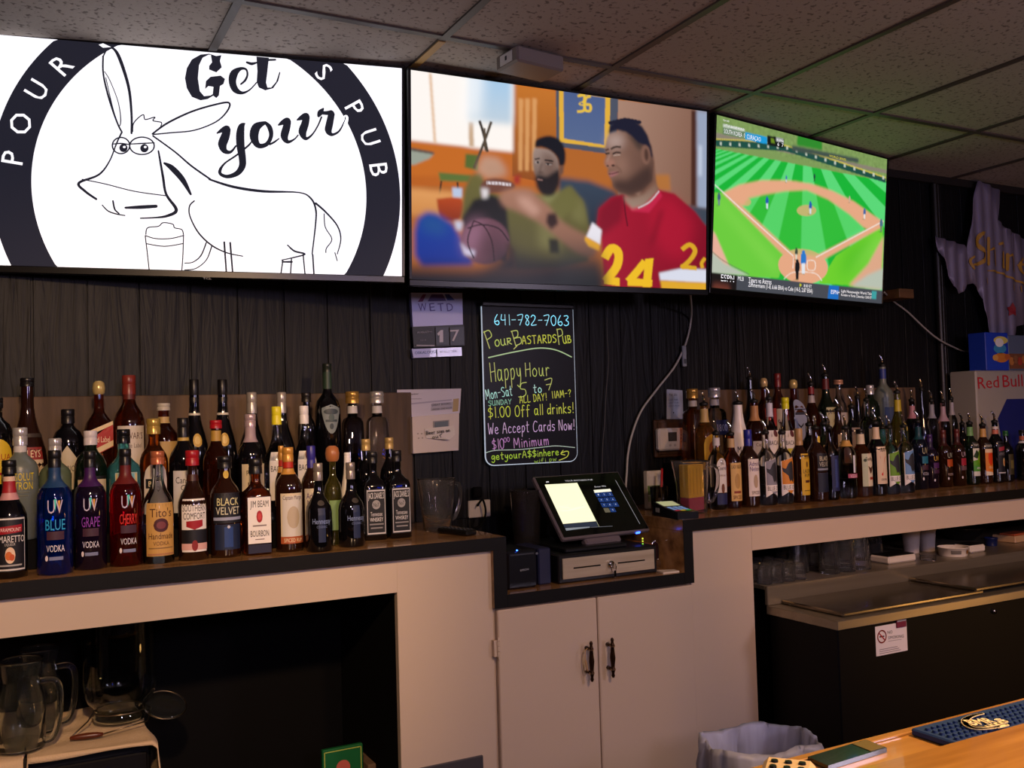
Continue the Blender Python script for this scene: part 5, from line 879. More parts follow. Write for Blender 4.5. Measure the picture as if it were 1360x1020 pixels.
# envelope
q = [(527.5, 517.6), (612.6, 516), (610.5, 548.5), (527.5, 557)]
t = thing('envelope', 'white printed envelope tucked above the left wall thermostat', 'envelope', (at(570, 535, y=WF).x, WF, at(570, 535, y=WF).z))
b, a = sheet('paper', q, WF-.004, .0035, PAPER, '', ''); hang(b.build('paper'), t)
S = Pane((a[0].x, WF-.0042, a[0].z), (1, 0, 0), (0, 0, 1)); L = S.loc
S.text('Larsen Lumber', L(531, 525.5), L(556, 524), .006, INKD); S.rect(*L(531, 530.5), *L(560, 529.3), mat('#8a8690'), 1)
S.text('GREAT BOOKS,', L(573, 539.5), L(599, 537), .007, INKD, 3); S.text('UNDER ONE ROOF', L(574, 545), L(600, 542.4), .006, INKD, 3); S.poly([L(572, 546), L(601, 543.4), L(601.5, 533.6), L(573, 536)], mat('#a8a4b0'), 1)
S.poly([L(602, 530), L(609.5, 529), L(608.5, 546), L(601, 547)], mat('#a89060'), 1); S.poly([L(529, 537), L(600, 530), L(600, 532), L(529, 539)], mat('#a49eb0'), 1); S.text('BOX 21', L(537, 541), L(546, 540), .004, INKD, 2)
hang(S.build('printing'), t)
# left thermostat
q = [(547.4, 553.7), (609.8, 548.5), (609, 598), (548.7, 602.4)]
p = at(578, 575, y=WF-.02)
t = thing('wall_thermostat', 'large cream wall thermostat with a paper note on it, left of the board', 'thermostat', (p.x, WF-.01, p.z))
b, a = sheet('body', q, WF-.028, .0275, mat('#cfc0b4', .4), '', ''); b2 = MB(); hang(b.build('body'), t)
S = Pane((p.x, WF-.0285, p.z), (1, 0, 0), (0, 0, 1)); L = S.loc
S.poly([L(575, 559.5), L(596.5, 557.5), L(596.5, 567.5), L(575, 569.5)], mat('#8a8078', .4), 1); S.poly([L(577, 560.6), L(595, 559), L(595, 566.4), L(577, 568)], mat('#4a5048', .25), 2); hang(S.build('display'), t)
S = Pane((p.x, WF-.0285, p.z), (1, 0, 0), (0, 0, 1)); L = S.loc
for dx, dy in ((555, 576), (560, 576), (556, 582), (561, 581.6)): S.ell(*L(dx, dy), .0035, .0025, mat('#a09488'), 1, 10)
hang(S.build('button'), t)
nb = MB(); y0 = WF-.031
nv = [at(564, 569, y=y0), at(603, 565.5, y=y0-.006), at(604.5, 577, y=y0-.012), at(597, 584, y=y0-.016), at(566, 582, y=y0)]
nb.add(nv+[v+Vector((0, .0006, 0)) for v in nv], [(4, 3, 2, 1, 0), (5, 6, 7, 8, 9)]+[(i, (i+1) % 5, (i+1) % 5+5, i+5) for i in range(5)], mat('#d8cfc6', .7)); n_ = nb.build('note')
S = Pane(at(580, 575, y=y0-.006), (1, -.1, 0), (0, 0, 1)); L = S.loc
S.hand('Beer sign on', L(566, 577.5), L(597, 573.5), .012, .0016, INKD, 8); S.hand('back!', L(574, 582.5), L(590, 580.5), .010, .0016, INKD, 8) if 'b' in G else S.hand('out', L(574, 582.5), L(586, 580.5), .010, .0016, INKD, 8)
o = S.build('handwriting')
tagit(n_, 'curling white handwritten note stuck on the cream thermostat', 'note'); o.parent = n_
# calendar
p = at(580, 425, y=WF)
t = thing('block_calendar', 'black and white changeable date calendar reading 17 under the middle television', 'calendar', (p.x, WF-.02, p.z))
CALP = mat('#b6baf0', .35, coat=.3); y = WF-.02  # white card; the blue light falling on it is put into its colour
b, a = sheet('h', [(545.8, 388.8), (614, 389), (614.8, 431), (548.5, 434)], y, .0195, CALP, '', ''); S = Pane((p.x, y-.0004, p.z), (1, 0, 0), (0, 0, 1)); L = S.loc
hang(b.build('header'), t)
PUR = mat('#5a4a9c', .4)
S.poly([L(555, 401), L(561.5, 391), L(566, 391), L(561.5, 400.5)], mat('#7a3a7c')); S.poly([L(568, 400.3), L(573, 391), L(588, 390.8), L(592.5, 399.6)], PUR); S.poly([L(594, 399), L(590.5, 390.8), L(596.5, 390.6), L(604, 398.6)], mat('#3a50b8'))
for ch, x0, x1 in (('W', 556, 567), ('E', 571, 578), ('T', 582, 590), ('D', 594, 602)): S.text(ch, L(x0, 413.5), L(x1, 412.8), .028, PUR, 2)
hang(S.build('lettering'), t)
b, a = sheet('b', [(547.5, 434), (616.3, 431), (617.4, 459), (549.5, 461.5)], y, .0195, mat('#0d0c0e', .4), '', ''); hang(b.build('date_panel'), t)
for ch, xa, xb, q in (('1', 578.5, 595.5, 0), ('7', 597.5, 616, 0)):
    b, a = sheet('b', [(xa, 435), (xb, 434), (xb+.8, 457.6), (xa+.8, 458.6)], y-.004, .0038, mat('#16151a', .35), '', ''); hang(b.build('number_card'), t)
S = Pane((p.x, y-.0045, p.z), (1, 0, 0), (0, 0, 1)); L = S.loc; WN = mat('#c4c0cc', .5)
S.poly([L(583.5, 454.6), L(588.5, 454.4), L(588.3, 438.2), L(585, 438.6), L(580.6, 443), L(582, 446), L(583.7, 444.6)], WN, 2); S.text('7', L(599, 453.2), L(611, 452.4), .040, WN, 2); S.text('AUGUST', L(554, 442.8), L(569.5, 442), .0062, mat('#a8a4b0'), 2); S.rect(*L(569, 441.3), *L(574, 440.2), mat('#6a6670'), 1)
S.text('2019', L(557.5, 453.2), L(566, 452.8), .006, mat('#8a8690'), 2); S.rect(*L(553, 459.6), *L(577, 458.2), mat('#a8a4b0'), 1); hang(S.build('numerals'), t)
b, a = sheet('b', [(547, 463.5), (613, 461), (613.6, 472.5), (549, 475.5)], y, .016, CALP, '', ''); hang(b.build('footer'), t)
S = Pane((p.x, y-.0004, p.z), (1, 0, 0), (0, 0, 1)); L = S.loc; S.text('OSKALOOSA', L(551, 470.5), L(581, 469), .010, mat('#4a6aa8'), 2); S.text('ELECTRIC', L(584, 469), L(610, 467.6), .008, mat('#c8d4f0'), 2); S.rect(*L(579.4, 474), *L(580.4, 464), mat('#20243a'), 2); hang(S.build('lettering'), t)
# ---- neon marker board
q = [(641.5, 409), (763.5, 409), (763.8, 612), (645, 618)]
yb = WF-.022; p = at(703, 510, y=yb)
t = thing('marker_board', 'black illuminated board with neon handwritten happy hour notice', 'board', (p.x, WF-.01, p.z))
tl, tr, br, bl = [at(*k, y=yb) for k in q]; xa, xb, zb_, ztp = (tl.x+bl.x)/2, (tr.x+br.x)/2, (bl.z+br.z)/2, (tl.z+tr.z)/2
rr = .03
def rnd(x0, x1, z0, z1, r, n=6): 
    out = [(x0, z1), (x1, z1)]
    for k in range(n+1): a_ = -PI/2*k/n; out.append((x1-r+r*math.cos(a_), z0+r+r*math.sin(a_)))
    for k in range(n+1): a_ = -PI/2-PI/2*k/n; out.append((x0+r+r*math.cos(a_), z0+r+r*math.sin(a_)))
    return out
b = MB(); b.prism(rnd(xa, xb, zb_, ztp, rr), yb, yb+.012, mat('#18181e', .35, spec=.2), lambda x, z, d: Vector((x, d, z))); hang(b.build('panel'), t)
b = MB(); b.box(xa-.003, xb+.003, yb-.006, WF-.001, ztp, at(700, 402.5, y=yb).z, mat('#1a171a', .35), .004); hang(b.build('top_rail'), t)
b = MB(); pp = rnd(xa-.001, xb+.001, zb_-.001, ztp, rr+.001); pp = pp[1:]+pp[:1]; b.tube([(x, yb+.004, z) for x, z in pp], .0028, em('#c4d4e4', .5), 6); hang(b.build('lit_edge'), t)
S = Pane((p.x, yb-.0004, p.z), (1, 0, 0), (0, 0, 1)); A1 = lambda x, y: S.loc(640+x/8.5, 390+y/8.5); A2 = lambda x, y: S.loc(640+x/8.157, 500+y/8.157)
YG_, YL, PK, WB, TEAL = em('#b6be74', .5), em('#bcc056', .5), em('#b890b8', .45), em('#aeccc6', .5), em('#90b8a6', .45)
w_ = .0028; sz = lambda n: n/8.3*.0029
S.hand('641-782-7063', A1(140, 352), A1(975, 362), .036, w_, em('#9cd4e0', .6))
for tx, x0, y0, x1, y1, h, c_ in (('P', 80, 620, 150, 590, 175, YG_), ('OUR', 150, 595, 335, 570, 62, YG_), ('B', 375, 590, 452, 560, 150, YG_), ('ASTARDS', 455, 570, 840, 550, 80, YL), ('P', 865, 575, 925, 565, 160, YG_), ('UB', 920, 565, 1005, 550, 75, YL)): S.hand(tx, A1(x0, y0), A1(x1, y1), sz(h), w_*1.2, c_)
S.stroke([A1(75, 722), A1(250, 682), (A1(420, 648)), A1(600, 618), A1(740, 618), A1(870, 648), A1(1010, 715)], w_*1.5, em('#a8c098', .55), 2); S.stroke([A1(360, 625), A1(395, 590)], w_*1.2, YG_, 2)
S.hand('Happy', A1(100, 995), A1(440, 965), sz(185), w_, YG_); S.hand('Hour', A1(490, 935), A1(760, 925), sz(135), w_, YG_)
S.hand('Mon-Sat', A2(45, 250), A2(330, 205), sz(95), w_*.9, WB); S.hand('5', A2(395, 225), A2(495, 215), sz(140), w_, YG_); S.hand('to', A2(560, 178), A2(645, 170), sz(80), w_, WB); S.hand('7', A2(690, 150), A2(770, 140), sz(110), w_, YG_)
S.hand('SUNDAY', A2(70, 318), A2(320, 296), sz(48), w_*.85, TEAL); S.hand('ALL DAY!', A2(410, 290), A2(700, 255), sz(70), w_*.9, YL); S.hand('11AM-?', A2(755, 238), A2(965, 215), sz(70), w_*.9, YL)
S.hand('$1.00 Off all drinks!', A2(70, 450), A2(990, 392), sz(105), w_, YL)
S.hand('We Accept Cards Now!', A2(70, 625), A2(1000, 575), sz(105), w_*.9, em('#c0a8c4', .5)); S.hand('$10', A2(115, 795), A2(240, 780), sz(100), w_, PK); S.hand('00', A2(240, 715), A2(300, 705), sz(45), w_*.7, PK); S.hand('Minimum', A2(345, 775), A2(720, 738), sz(95), w_, PK)
S.stroke([A2(45, 825), A2(150, 800), A2(400, 792), A2(620, 770), A2(800, 752), A2(1005, 770)], w_*.9, em('#b0c4b8', .45), 2)
S.hand('getyourA$$inhere', A2(105, 905), A2(830, 850), sz(66), w_, em('#a8bc4c', .5)); S.hand('wifi pw', A2(570, 942), A2(805, 912), sz(42), w_*.8, em('#90a84c', .45))
S.stroke([A2(880, 800), A2(855, 838), A2(900, 850)], w_, YL, 2); S.stroke([A2(860, 830), A2(910, 810), A2(938, 820), A2(920, 870), A2(835, 908)], w_*1.1, YL, 2)
hang(S.build('handwriting'), t)
# ---- right thermostat on its wooden plate, paper slip above
p = at(886, 581, y=WF); x0, x1, z0, z1 = at(866, 580, y=WF).x, at(908, 580, y=WF).x, at(888, 607, y=WF).z, at(888, 557, y=WF).z
t = thing('wall_thermostat', 'small white thermostat on a wooden plate right of the till', 'thermostat', (p.x, WF-.01, p.z))
WP = wood('plate_wood', '#2c1a0c', '#4e3218', .5, (40, 40, 6))
b = MB(); b.box(x0, x1, WF-.018, WF-.001, z0, z1, WP, .005); b.box(x0+.012, x1-.012, WF-.024, WF-.018, z0+.012, z1-.012, WP, .004); hang(b.build('back_plate'), t)
xa, xb = at(873, 581, y=WF-.04).x, at(907, 581, y=WF-.04).x; za, zb_ = at(890, 598, y=WF-.04).z, at(890, 568.5, y=WF-.04).z
b = MB(); b.box(xa, xb, WF-.050, WF-.0245, za, zb_, mat('#cbc6c2', .4), .010); hang(b.build('body'), t)
S = Pane(((xa+xb)/2, WF-.0505, (za+zb_)/2), (1, 0, 0), (0, 0, 1)); w2, h2 = (xb-xa)/2, (zb_-za)/2
S.rect(-w2*.28, -h2*.18, w2*.38, h2*.62, mat('#3a3432', .3), 1); S.rect(-w2*.2, -h2*.08, w2*.3, h2*.52, mat('#4c4844', .2), 2)
for u in (-.15, .22): S.ell(w2*u, -h2*.55, .006, .005, mat('#a8a4a0'), 1, 12)
for v in (.3, 0, -.3): S.rect(w2*.68, h2*v, w2*.76, h2*(v+.1), mat('#8a8684'), 1)
hang(S.build('display'), t)
b, a = sheet('s', [(885.5, 517), (906.5, 518.5), (907.5, 556.5), (885.5, 556.5)], WF-.003, .0025, mat('#98a0b4', .7), '', ''); sl = b.build('paper_slip')
S = Pane((a[0].x, WF-.0034, a[0].z), (1, 0, 0), (0, 0, 1)); L = S.loc; S.hand('to do', L(889, 526), L(899, 525.5), .010, .001, INKD); [S.hand('call him', L(888, 532+k*4), L(900+k, 531.6+k*4), .006, .0008, mat('#5a5e70')) for k in range(3)]; S.ell(*L(894.5, 548), .003, .003, INKD, 1, 8); o = S.build('handwriting'); o.parent = sl
tagit(sl, 'pale blue grey handwritten paper slip above the small white thermostat', 'paper')
# ---- outlet and its plugs
p = at(635, 684, y=WF); x0, x1 = at(621, 684, y=WF).x, at(650, 684, y=WF).x; z0, z1 = at(636, 704, y=WF).z, at(636, 664, y=WF).z
b = MB(); b.box(x0, x1, WF-.012, WF-.0005, CT+.0005, z1, mat('#c4bab0', .5), .003); t = b.build('outlet_box'); 
b = MB(); b.box(x0+.012, x0+.042, WF-.034, WF-.0125, CT+.07, CT+.105, BLK, .004); b.build('plug', t)
tagit(t, 'white wall outlet cover with a black plug, right of the plastic pitcher', 'outlet')
def cable(name, pts, r, m, label_, cat='cable'):
    b = MB(); b.tube(smooth_path(pts, 8), r, m, 8); return tagit(b.build(name), label_, cat)
A_ = lambda x, y, d=WF-.012: tuple(at(x, y, y=d))
cable('power_cable', [A_(634, 672, WF-.036), A_(641, 664, WF-.05), A_(645, 680, WF-.05), A_(640, 697, WF-.04), A_(628, 701, WF-.05), A_(630, 690, WF-.05)], .0035, BLK, 'black power cable looping from the white wall outlet')
cable('power_cable', [A_(917, 392, 2.74), A_(918, 420, WF-.02), A_(912, 452), A_(897, 485), A_(874, 515), A_(852, 545), A_(840, 575), A_(834, 603), A_(832, 632), A_(828, 690)], .0042, mat('#a8a49c', .5), 'white cable hanging from the middle television down behind the till')
cable('power_cable', [A_(806, 404), A_(806, 440), A_(808, 480), A_(805, 520), A_(803, 560), A_(800, 600), A_(799, 660)], .0022, mat('#3a3838', .5), 'thin dark cable running down the wall beside the board')
cable('power_cable', [A_(1174, 388, 2.83), A_(1186, 400), A_(1205, 414), A_(1225, 433, WF-.03), A_(1240, 446, WF-.045), A_(1252, 454, WF-.045), A_(1264, 460, WF-.03), A_(1278, 466), A_(1290, 468), A_(1296, 477), A_(1298, 492)], .0042, mat('#8f8a86', .5), 'grey cable sagging right from the right television to the boxes')
pa = at(907.5, 459, y=WF-.02); pz = at(909, 487, y=WF-.02)
b = MB(); b.box(pa.x-.003, pa.x+.016, WF-.02, WF-.008, pz.z, pa.z, mat('#8a9098', .4), .003); b.box(pa.x+.001, pa.x+.012, WF-.022, WF-.0205, pz.z+.012, pz.z+.03, mat('#4a5058'), .001); tagit(b.build('cable_tag'), 'small pale tag hanging on the wall by the white cable', 'tag')
# conduit
xp = at(1244, 430, y=WF).x; b = MB(); b.lathe([(CT+.07, .016), (CZ-.04, .016)], mat('#15110e', .4), 16, (xp, WF-.018, 0)); b.lathe([(CT+.07, .010), (CZ-.04, .010)], mat('#1a1512', .4), 12, (xp+.03, WF-.012, 0))
tagit(b.build('conduit_pipe'), 'dark vertical conduit pipes on the wall left of the tin state sign', 'pipe')
# ---- Texas shaped corrugated tin sign
ys = WF-.05
out = [(390,115),(408,117),(472,150),(466,262),(500,292),(530,310),(570,334),(620,352),(690,372),(735,385),(742,480),(758,560),(735,620),(680,648),(620,640),(575,650),(540,662),(525,700),(535,800),(500,790),(455,740),(440,680),(428,635),(415,600),(410,560),(395,525),(372,500),(348,505),(338,530),(325,538),(300,510),(285,470),(282,450),(262,405),(245,375),(232,322),(270,335),(310,346),(354,362),(362,300),(375,200)]
P2 = [at(1160+x/2.833, 200+y/2.833, y=ys) for x, y in out]
bm = bmesh.new(); vs = [bm.verts.new((p.x, 0, p.z)) for p in P2]; es = [bm.edges.new((vs[i], vs[(i+1) % len(vs)])) for i in range(len(vs))]
bmesh.ops.triangle_fill(bm, use_beauty=True, edges=es)
x0 = min(p.x for p in P2); x1 = max(p.x for p in P2); pitch = .068; x = x0
while x < x1:
    x += pitch/8; bmesh.ops.bisect_plane(bm, geom=bm.verts[:]+bm.edges[:]+bm.faces[:], plane_co=(x, 0, 0), plane_no=(1, 0, 0))
for v in bm.verts: v.co.y = ys+.006*math.sin((v.co.x-x0)/pitch*2*PI)
for f in bm.faces:
    f.smooth = True
    if f.normal.y > 0: f.normal_flip()
me = bpy.data.meshes.new('tin_sheet'); bm.to_mesh(me); bm.free()
me.materials.append(mat('#84798c', .5, .35, vary=.2, bscale=10)); o = bpy.data.objects.new('tin_sheet', me); COL.objects.link(o)
sd = o.modifiers.new('solid', 'SOLIDIFY'); sd.thickness = .002; sd.offset = 1
pc = at(1330, 340, y=ys); t = thing('tin_state_sign', 'corrugated tin sign in the outline of a state with yellow lettering', 'sign', (pc.x, ys, pc.z)); hang(o, t)
S = Pane((pc.x, ys, pc.z), (1, 0, 0), (0, 0, 1)); T4 = lambda x, y, w=8: (*S.loc(1160+x/2.833, 200+y/2.833), w*.00095)
YEL = mat('#b8862c', .5)
def TP(a_, b_, l_):
    return S.C+S.R*a_+S.U*b_+Vector((0, .006*math.sin((S.C.x+a_-x0)/pitch*2*PI)-.006-.0004*l_, 0))
S.P = TP
def ts(pts, m=YEL): S.stroke([T4(*k) for k in pts], .01, m, 2)
for s_ in ([(418,308,10),(398,318,20),(388,345,20),(400,368,22),(416,385,20),(412,412,22),(390,428,16),(372,430,10)], [(372,400,8),(362,415,14),(372,445,10)], [(410,310,8),(414,345,10)], [(430,330,14),(432,428,14)], [(436,375,8),(452,372,16),(456,430,16)], [(470,352,14),(482,350,12),(490,362,8)], [(482,385,18),(482,440,18)], [(502,392,18),(502,448,18)], [(506,398,8),(522,396,16),(524,452,18)], [(560,408,18),(545,430,20),(552,458,18),(572,462,8)], [(540,432,10),(566,428,10)], [(590,415,18),(590,470,18)], [(594,425,8),(612,418,14)],
    [(430,452,5),(455,455,9),(480,464,10),(510,478,10),(540,492,10),(575,506,10),(640,520,6)]): ts(s_)
for s_ in ([(425,480,8),(428,498,8)], [(520,505,5),(522,525,5)], [(548,512,5),(550,532,5)], [(565,515,5),(568,535,5)]): ts(s_)
a_, b_ = T4(518, 600)[:2]; star = [(a_+(.034 if k % 2 == 0 else .019)*math.sin(2*PI*k/10), b_+(.036 if k % 2 == 0 else .02)*math.cos(2*PI*k/10)) for k in range(10)]
S.poly(star, mat('#96242c', .5), 2); hang(S.build('lettering'), t)
# ---- drinks cooler box at the right end with blue carton on top
yc = 2.76; xl = at(1297, 520, y=yc).x; zt_ = at(1300, 492, y=yc).z
t = thing('drinks_fridge', 'white countertop drinks fridge with red lettering at right end', 'fridge', (xl+.3, yc, CT))
b = MB(); b.box(xl, xl+.50, yc, 2.895, CT+.0005, zt_, mat('#9a948c', .45), .006); hang(b.build('body'), t)
S = Pane((xl+.25, yc-.0005, CT+.3), (1, 0, 0), (0, 0, 1)); L = S.loc
NV = mat('#1c2468', .4); S.poly([(-.248, CT-CT-.299), (.248, -.299), (.248, L(1342, 530)[1]), L(1337, 530), L(1325, 556), (-.10, -.1)], NV, 1)
S.hand if 0 else None
RB = mat('#b01c2c', .5); S.text('Red', L(1299, 516.5), L(1327, 514.5), .055, RB, 2); S.text('Bull', L(1332, 514.3), L(1358.5, 513), .058, RB, 2); hang(S.build('front_graphic'), t)
xa, xb = at(1310, 470, y=yc+.01).x, at(1360, 470, y=yc).x+.08; zz = at(1320, 441, y=yc).z
t = thing('snack_carton', 'blue snack carton standing on the white drinks fridge', 'carton', (xa+.1, yc+.02, zt_))
xm = at(1343, 470, y=yc).x
b = MB(); b.box(xa, xm, yc+.012, 2.86, zt_+.0006, zz, mat('#1c3cae', .5), .003); hang(b.build('box'), t)
S = Pane(((xa+xm)/2, yc+.0115, (zt_+zz)/2), (1, 0, 0), (0, 0, 1)); L = S.loc
S.ell(*L(1329, 452), .05, .018, mat('#d8c860'), 1); S.ell(*L(1327, 455), .03, .02, mat('#e8e4d8'), 2); S.ell(*L(1328, 463), .045, .022, mat('#3a8cb8'), 1); S.ell(*L(1330, 475), .05, .022, mat('#c87830'), 1); S.ell(*L(1322, 475), .02, .014, mat('#d89c4c'), 2); S.ell(*L(1338, 474), .02, .014, mat('#b8602c'), 2); hang(S.build('front_graphic'), t)
t = thing('snack_carton', 'grey and orange snack carton right of the blue carton', 'carton', (xm+.1, yc+.02, zt_))
b = MB(); b.box(xm+.003, xm+.22, yc+.014, 2.86, zt_+.0006, zz-.01, mat('#5a6478', .5), .003); hang(b.build('box'), t)
S = Pane((xm+.11, yc+.0135, (zt_+zz)/2), (1, 0, 0), (0, 0, 1)); hz_ = (zz-zt_)/2; S.rect(-.106, -hz_*.9, .106, -hz_*.1, mat('#7a4a30'), 1); [S.ell(-.09+.03*k, -hz_*.5+.008*(k % 2), .018, hz_*.22, mat(('#b8743c', '#8a5a38', '#a83c2c')[k % 3]), 2, 12) for k in range(7)]; hang(S.build('front_graphic'), t)
# ---- ceiling sensor box
p = at(704, 80, z=CZ-.02); b = MB(); M_ = Matrix.Translation((p.x, p.y, CZ-.0285)) @ Matrix.Rotation(.12, 4, 'Z')
b.box(-.085, .085, -.055, .055, -.027, .021, mat('#7a7068', .5), .006, M_); t = b.build('ceiling_box'); b = MB(); b.box(-.0865, -.085, -.03, .03, -.018, .012, mat('#cfcac6', .5), 0, M_); b.box(-.0875, -.0865, -.004, .004, -.008, .004, INKD, 0, M_); b.build('end_plate', t)
tagit(t, 'small grey ceiling box with a white end plate above the middle television', 'ceiling box')
# ------------------------------------------------------------ the till recess
RZ = ZREC+.0004
DK = mat('#0d0d0f', .35)
# cash drawer
x0, x1 = 1.437, 1.797; y0, y1 = 2.4536, 2.86; zt_ = at(741, 737.6, y=y0).z
t = thing('cash_drawer', 'black cash drawer with steel front and key under the till screen', 'cash drawer', ((x0+x1)/2, 2.6, RZ))
b = MB(); b.box(x0, x1, y0, y1, RZ, zt_, mat('#141214', .35), .004); hang(b.build('case'), t)
qa, qb = at(747, 742.4, y=y0-.004), at(869.4, 755.3, y=y0-.004); SF = wood('drawer_steel', '#b8a890', '#d0c2aa', .3, (3, 50, 60), .02); SF.node_tree.nodes['Principled BSDF'].inputs['Metallic'].default_value = .3
zb0, zb1 = at(747, 770, y=y0-.004).z, qa.z
b = MB(); b.box(qa.x, qb.x, y0-.005, y0, zb0, zb1, SF, .001); d = hang(b.build('drawer_front'), t)
for xa, xb in ((762, 798), (821, 857)):
    pa, pb = at(xa, 757, y=y0-.006), at(xb, 754, y=y0-.006); s = MB(); s.box(pa.x, pb.x, y0-.0056, y0-.0051, (zb0+zb1)/2-.002, (zb0+zb1)/2+.002, BLK); s.build('slot', d)
xm = (qa.x+qb.x)/2; zm = (zb0+zb1)/2
b = MB(); b.tube([(xm, y0-.005, zm), (xm, y0-.014, zm)], .011, CHROME, 16); b.tube([(xm, y0-.014, zm), (xm, y0-.026, zm)], .003, CHROME, 8); b.lathe([(-.0015, .009), (.0015, .009)], CHROME, 14, M=Matrix.Translation((xm, y0-.030, zm-.004)) @ Matrix.Rotation(PI/2, 4, 'Y')); b.tube([(xm+.004+.009*math.cos(k), y0-.02, zm-.012+.012*math.sin(k)) for k in np.linspace(0, 2*PI, 13)[:-1]], .001, CHROME, 6, True); b.box(xm+.004, xm+.012, y0-.021, y0-.019, zm-.04, zm-.018, CHROME, .001); b.build('lock_and_key', d)
# till terminal
k_ = .965; a, tl, ro = map(math.radians, (4.5955, 40.33, -.37)); W, H = .36*k_, .252*k_
Cn = Vector((1.7115*k_, 2.6876*k_, -.2808*k_+EYE)); Rr = Vector((math.cos(a), math.sin(a), 0)); n0 = Vector((-math.sin(a), math.cos(a), 0)); Uu = Vector((0, 0, 1))*math.cos(tl)+n0*math.sin(tl); Nn = Rr.cross(Uu)
M = Matrix(((Rr.x, Uu.x, Nn.x, Cn.x), (Rr.y, Uu.y, Nn.y, Cn.y), (Rr.z, Uu.z, Nn.z, Cn.z), (0, 0, 0, 1)))
t = thing('till_terminal', 'tilted touchscreen till terminal with number pad on the cash drawer', 'till', (Cn.x, Cn.y, zt_))
b = MB(); b.box(-W/2, W/2, -H/2, H/2, -.018, 0, mat('#6a6064', .3), .006, M); hang(b.build('screen_case'), t)
S = Pane(Cn+Nn*.0006, Rr, Uu); Z4 = lambda x, y: S.loc(700+x/7.556, 615+y/7.556)
S.rect(-W/2+.006, -H/2+.006, W/2-.006, H/2-.006, mat('#08080a', .08, coat=.5), 0); LY = em('#e9edc6', .95)
S.poly([Z4(360, 612), Z4(692, 584), Z4(502, 200), Z4(176, 218)], LY, 2); S.poly([Z4(374, 648), Z4(712, 640), Z4(694, 588), Z4(362, 616)], em('#2a3240', .7), 2); S.poly([Z4(392, 680), Z4(630, 650), Z4(625, 640), Z4(380, 655)], em('#8a98a0', .5), 3)
S.stroke([Z4(500, 200), Z4(722, 640)], .0012, em('#b8c4a0', .6), 3); S.stroke([Z4(888, 176), Z4(1130, 610)], .0022, em('#8a9094', .5), 2)
S.text('YOUR BASTARDS PUB', Z4(384, 188), Z4(660, 174), .006, em('#b8bcc0', .7), 2); S.poly([Z4(190, 198), Z4(220, 194), Z4(214, 184), Z4(190, 187)], em('#c8ccd0', .7), 2)
S.stroke([Z4(330, 435), Z4(400, 440), Z4(470, 462), Z4(580, 420)], .004, em('#c4e0c0', .9), 4); S.stroke([Z4(340, 480), Z4(420, 470), Z4(490, 455), Z4(575, 440)], .003, em('#cfe4c4', .9), 4); [S.stroke([Z4(210+k*6, 238+k*12), Z4(410+k*30, 225+k*10)], .001, em('#c4c8a4', .8), 4) for k in range(2)]
S.text('Enter PIN', Z4(680, 246), Z4(792, 238), .0055, em('#c0c4c8', .7), 2); S.poly([Z4(678, 300), Z4(848, 285), Z4(832, 260), Z4(666, 272)], em('#e8ecd4', .9), 2)
for r in range(4):
    for c_ in range(3):
        if r == 3 and c_ == 2: continue
        x = 720+c_*58+r*29; y = 318-c_*3+r*52; S.poly([Z4(x-22, y+24), Z4(x+32, y+21), Z4(x+8, y-22), Z4(x-44, y-19)], em('#1c3468' if not (r == 3 and c_ == 0) else '#5a5848', .8), 2)
        if not (r == 3 and c_ == 0): S.text('123456789 0'[r*3+c_], Z4(x-8, y+8), Z4(x+3, y+7), .006, em('#b8c4e0', .8), 3)
S.stroke([Z4(640, 646), Z4(855, 634)], .0016, em('#6a7078', .5), 2)
hang(S.build('touchscreen'), t)
b = MB(); b.box(-.085*1, .055, -H/2-.018, -H/2+.01, -.04, -.012, mat('#6a6064', .35), .006, M); b.box(-.05, .05, -.05, .06, -.06, -.017, DK, .01, M); hang(b.build('stand_arm'), t)
b = MB(); b.box(1.475, 1.70, 2.475, 2.72, zt_+.0003, zt_+.014, DK, .006); b.box(1.54, 1.65, 2.61, 2.70, zt_+.014, Cn.z-.03, DK, .02); hang(b.build('stand_base'), t)
S = Pane(Cn+Nn*.0012, Rr, Uu); p = S.loc(850, 708); b = MB(); b.box(p[0]-.008, p[0]+.008, -H/2-.004, -H/2-.0005, -.010, -.002, em('#2a50ff', 8), .001, M); hang(b.build('status_light'), t)
b = MB(); pp = at(853, 717, y=2.47); [b.lathe([(zt_+.004+.008*k, .0022), (zt_+.008+.008*k, .0022)], em(('#60a030', '#a0b030', '#c0c840')[k], 2), 8, (pp.x, 2.468, 0)) for k in range(3)]; b.lathe([(zt_+.0005, .004), (zt_+.003, .004)], DK, 8, (pp.x, 2.468, 0)); hang(b.build('indicator'), t)
# receipt printer
x0, x1 = 1.268, 1.366; zt2 = at(690, 731, y=2.455).z
t = thing('receipt_printer', 'black receipt printer with blue light left of the cash drawer', 'printer', (1.32, 2.52, RZ))
b = MB(); b.box(x0, x1, 2.455, 2.60, RZ, zt2, mat('#0e0f14', .3), .006); b.box(x0+.01, x1-.01, 2.4545, 2.456, zt2-.014, zt2-.010, mat('#3a3c44', .3)); hang(b.build('case'), t)
S = Pane(((x0+x1)/2, 2.4545, (RZ+zt2)/2), (1, 0, 0), (0, 0, 1)); S.text('EPSON', S.loc(691, 759), S.loc(702, 757), .006, mat('#a8acb4', .4), 2); S.ell(*S.loc(713, 735), .004, .004, mat('#8a8e94', .3, .8), 1, 12); hang(S.build('maker_badge'), t)
p = at(686.5, 731, y=2.4545); b = MB(); b.lathe([(-.0015, .0022), (.0015, .0022)], em('#3060ff', 10), 8, (p.x, 2.454, p.z)); hang(b.build('status_light'), t)
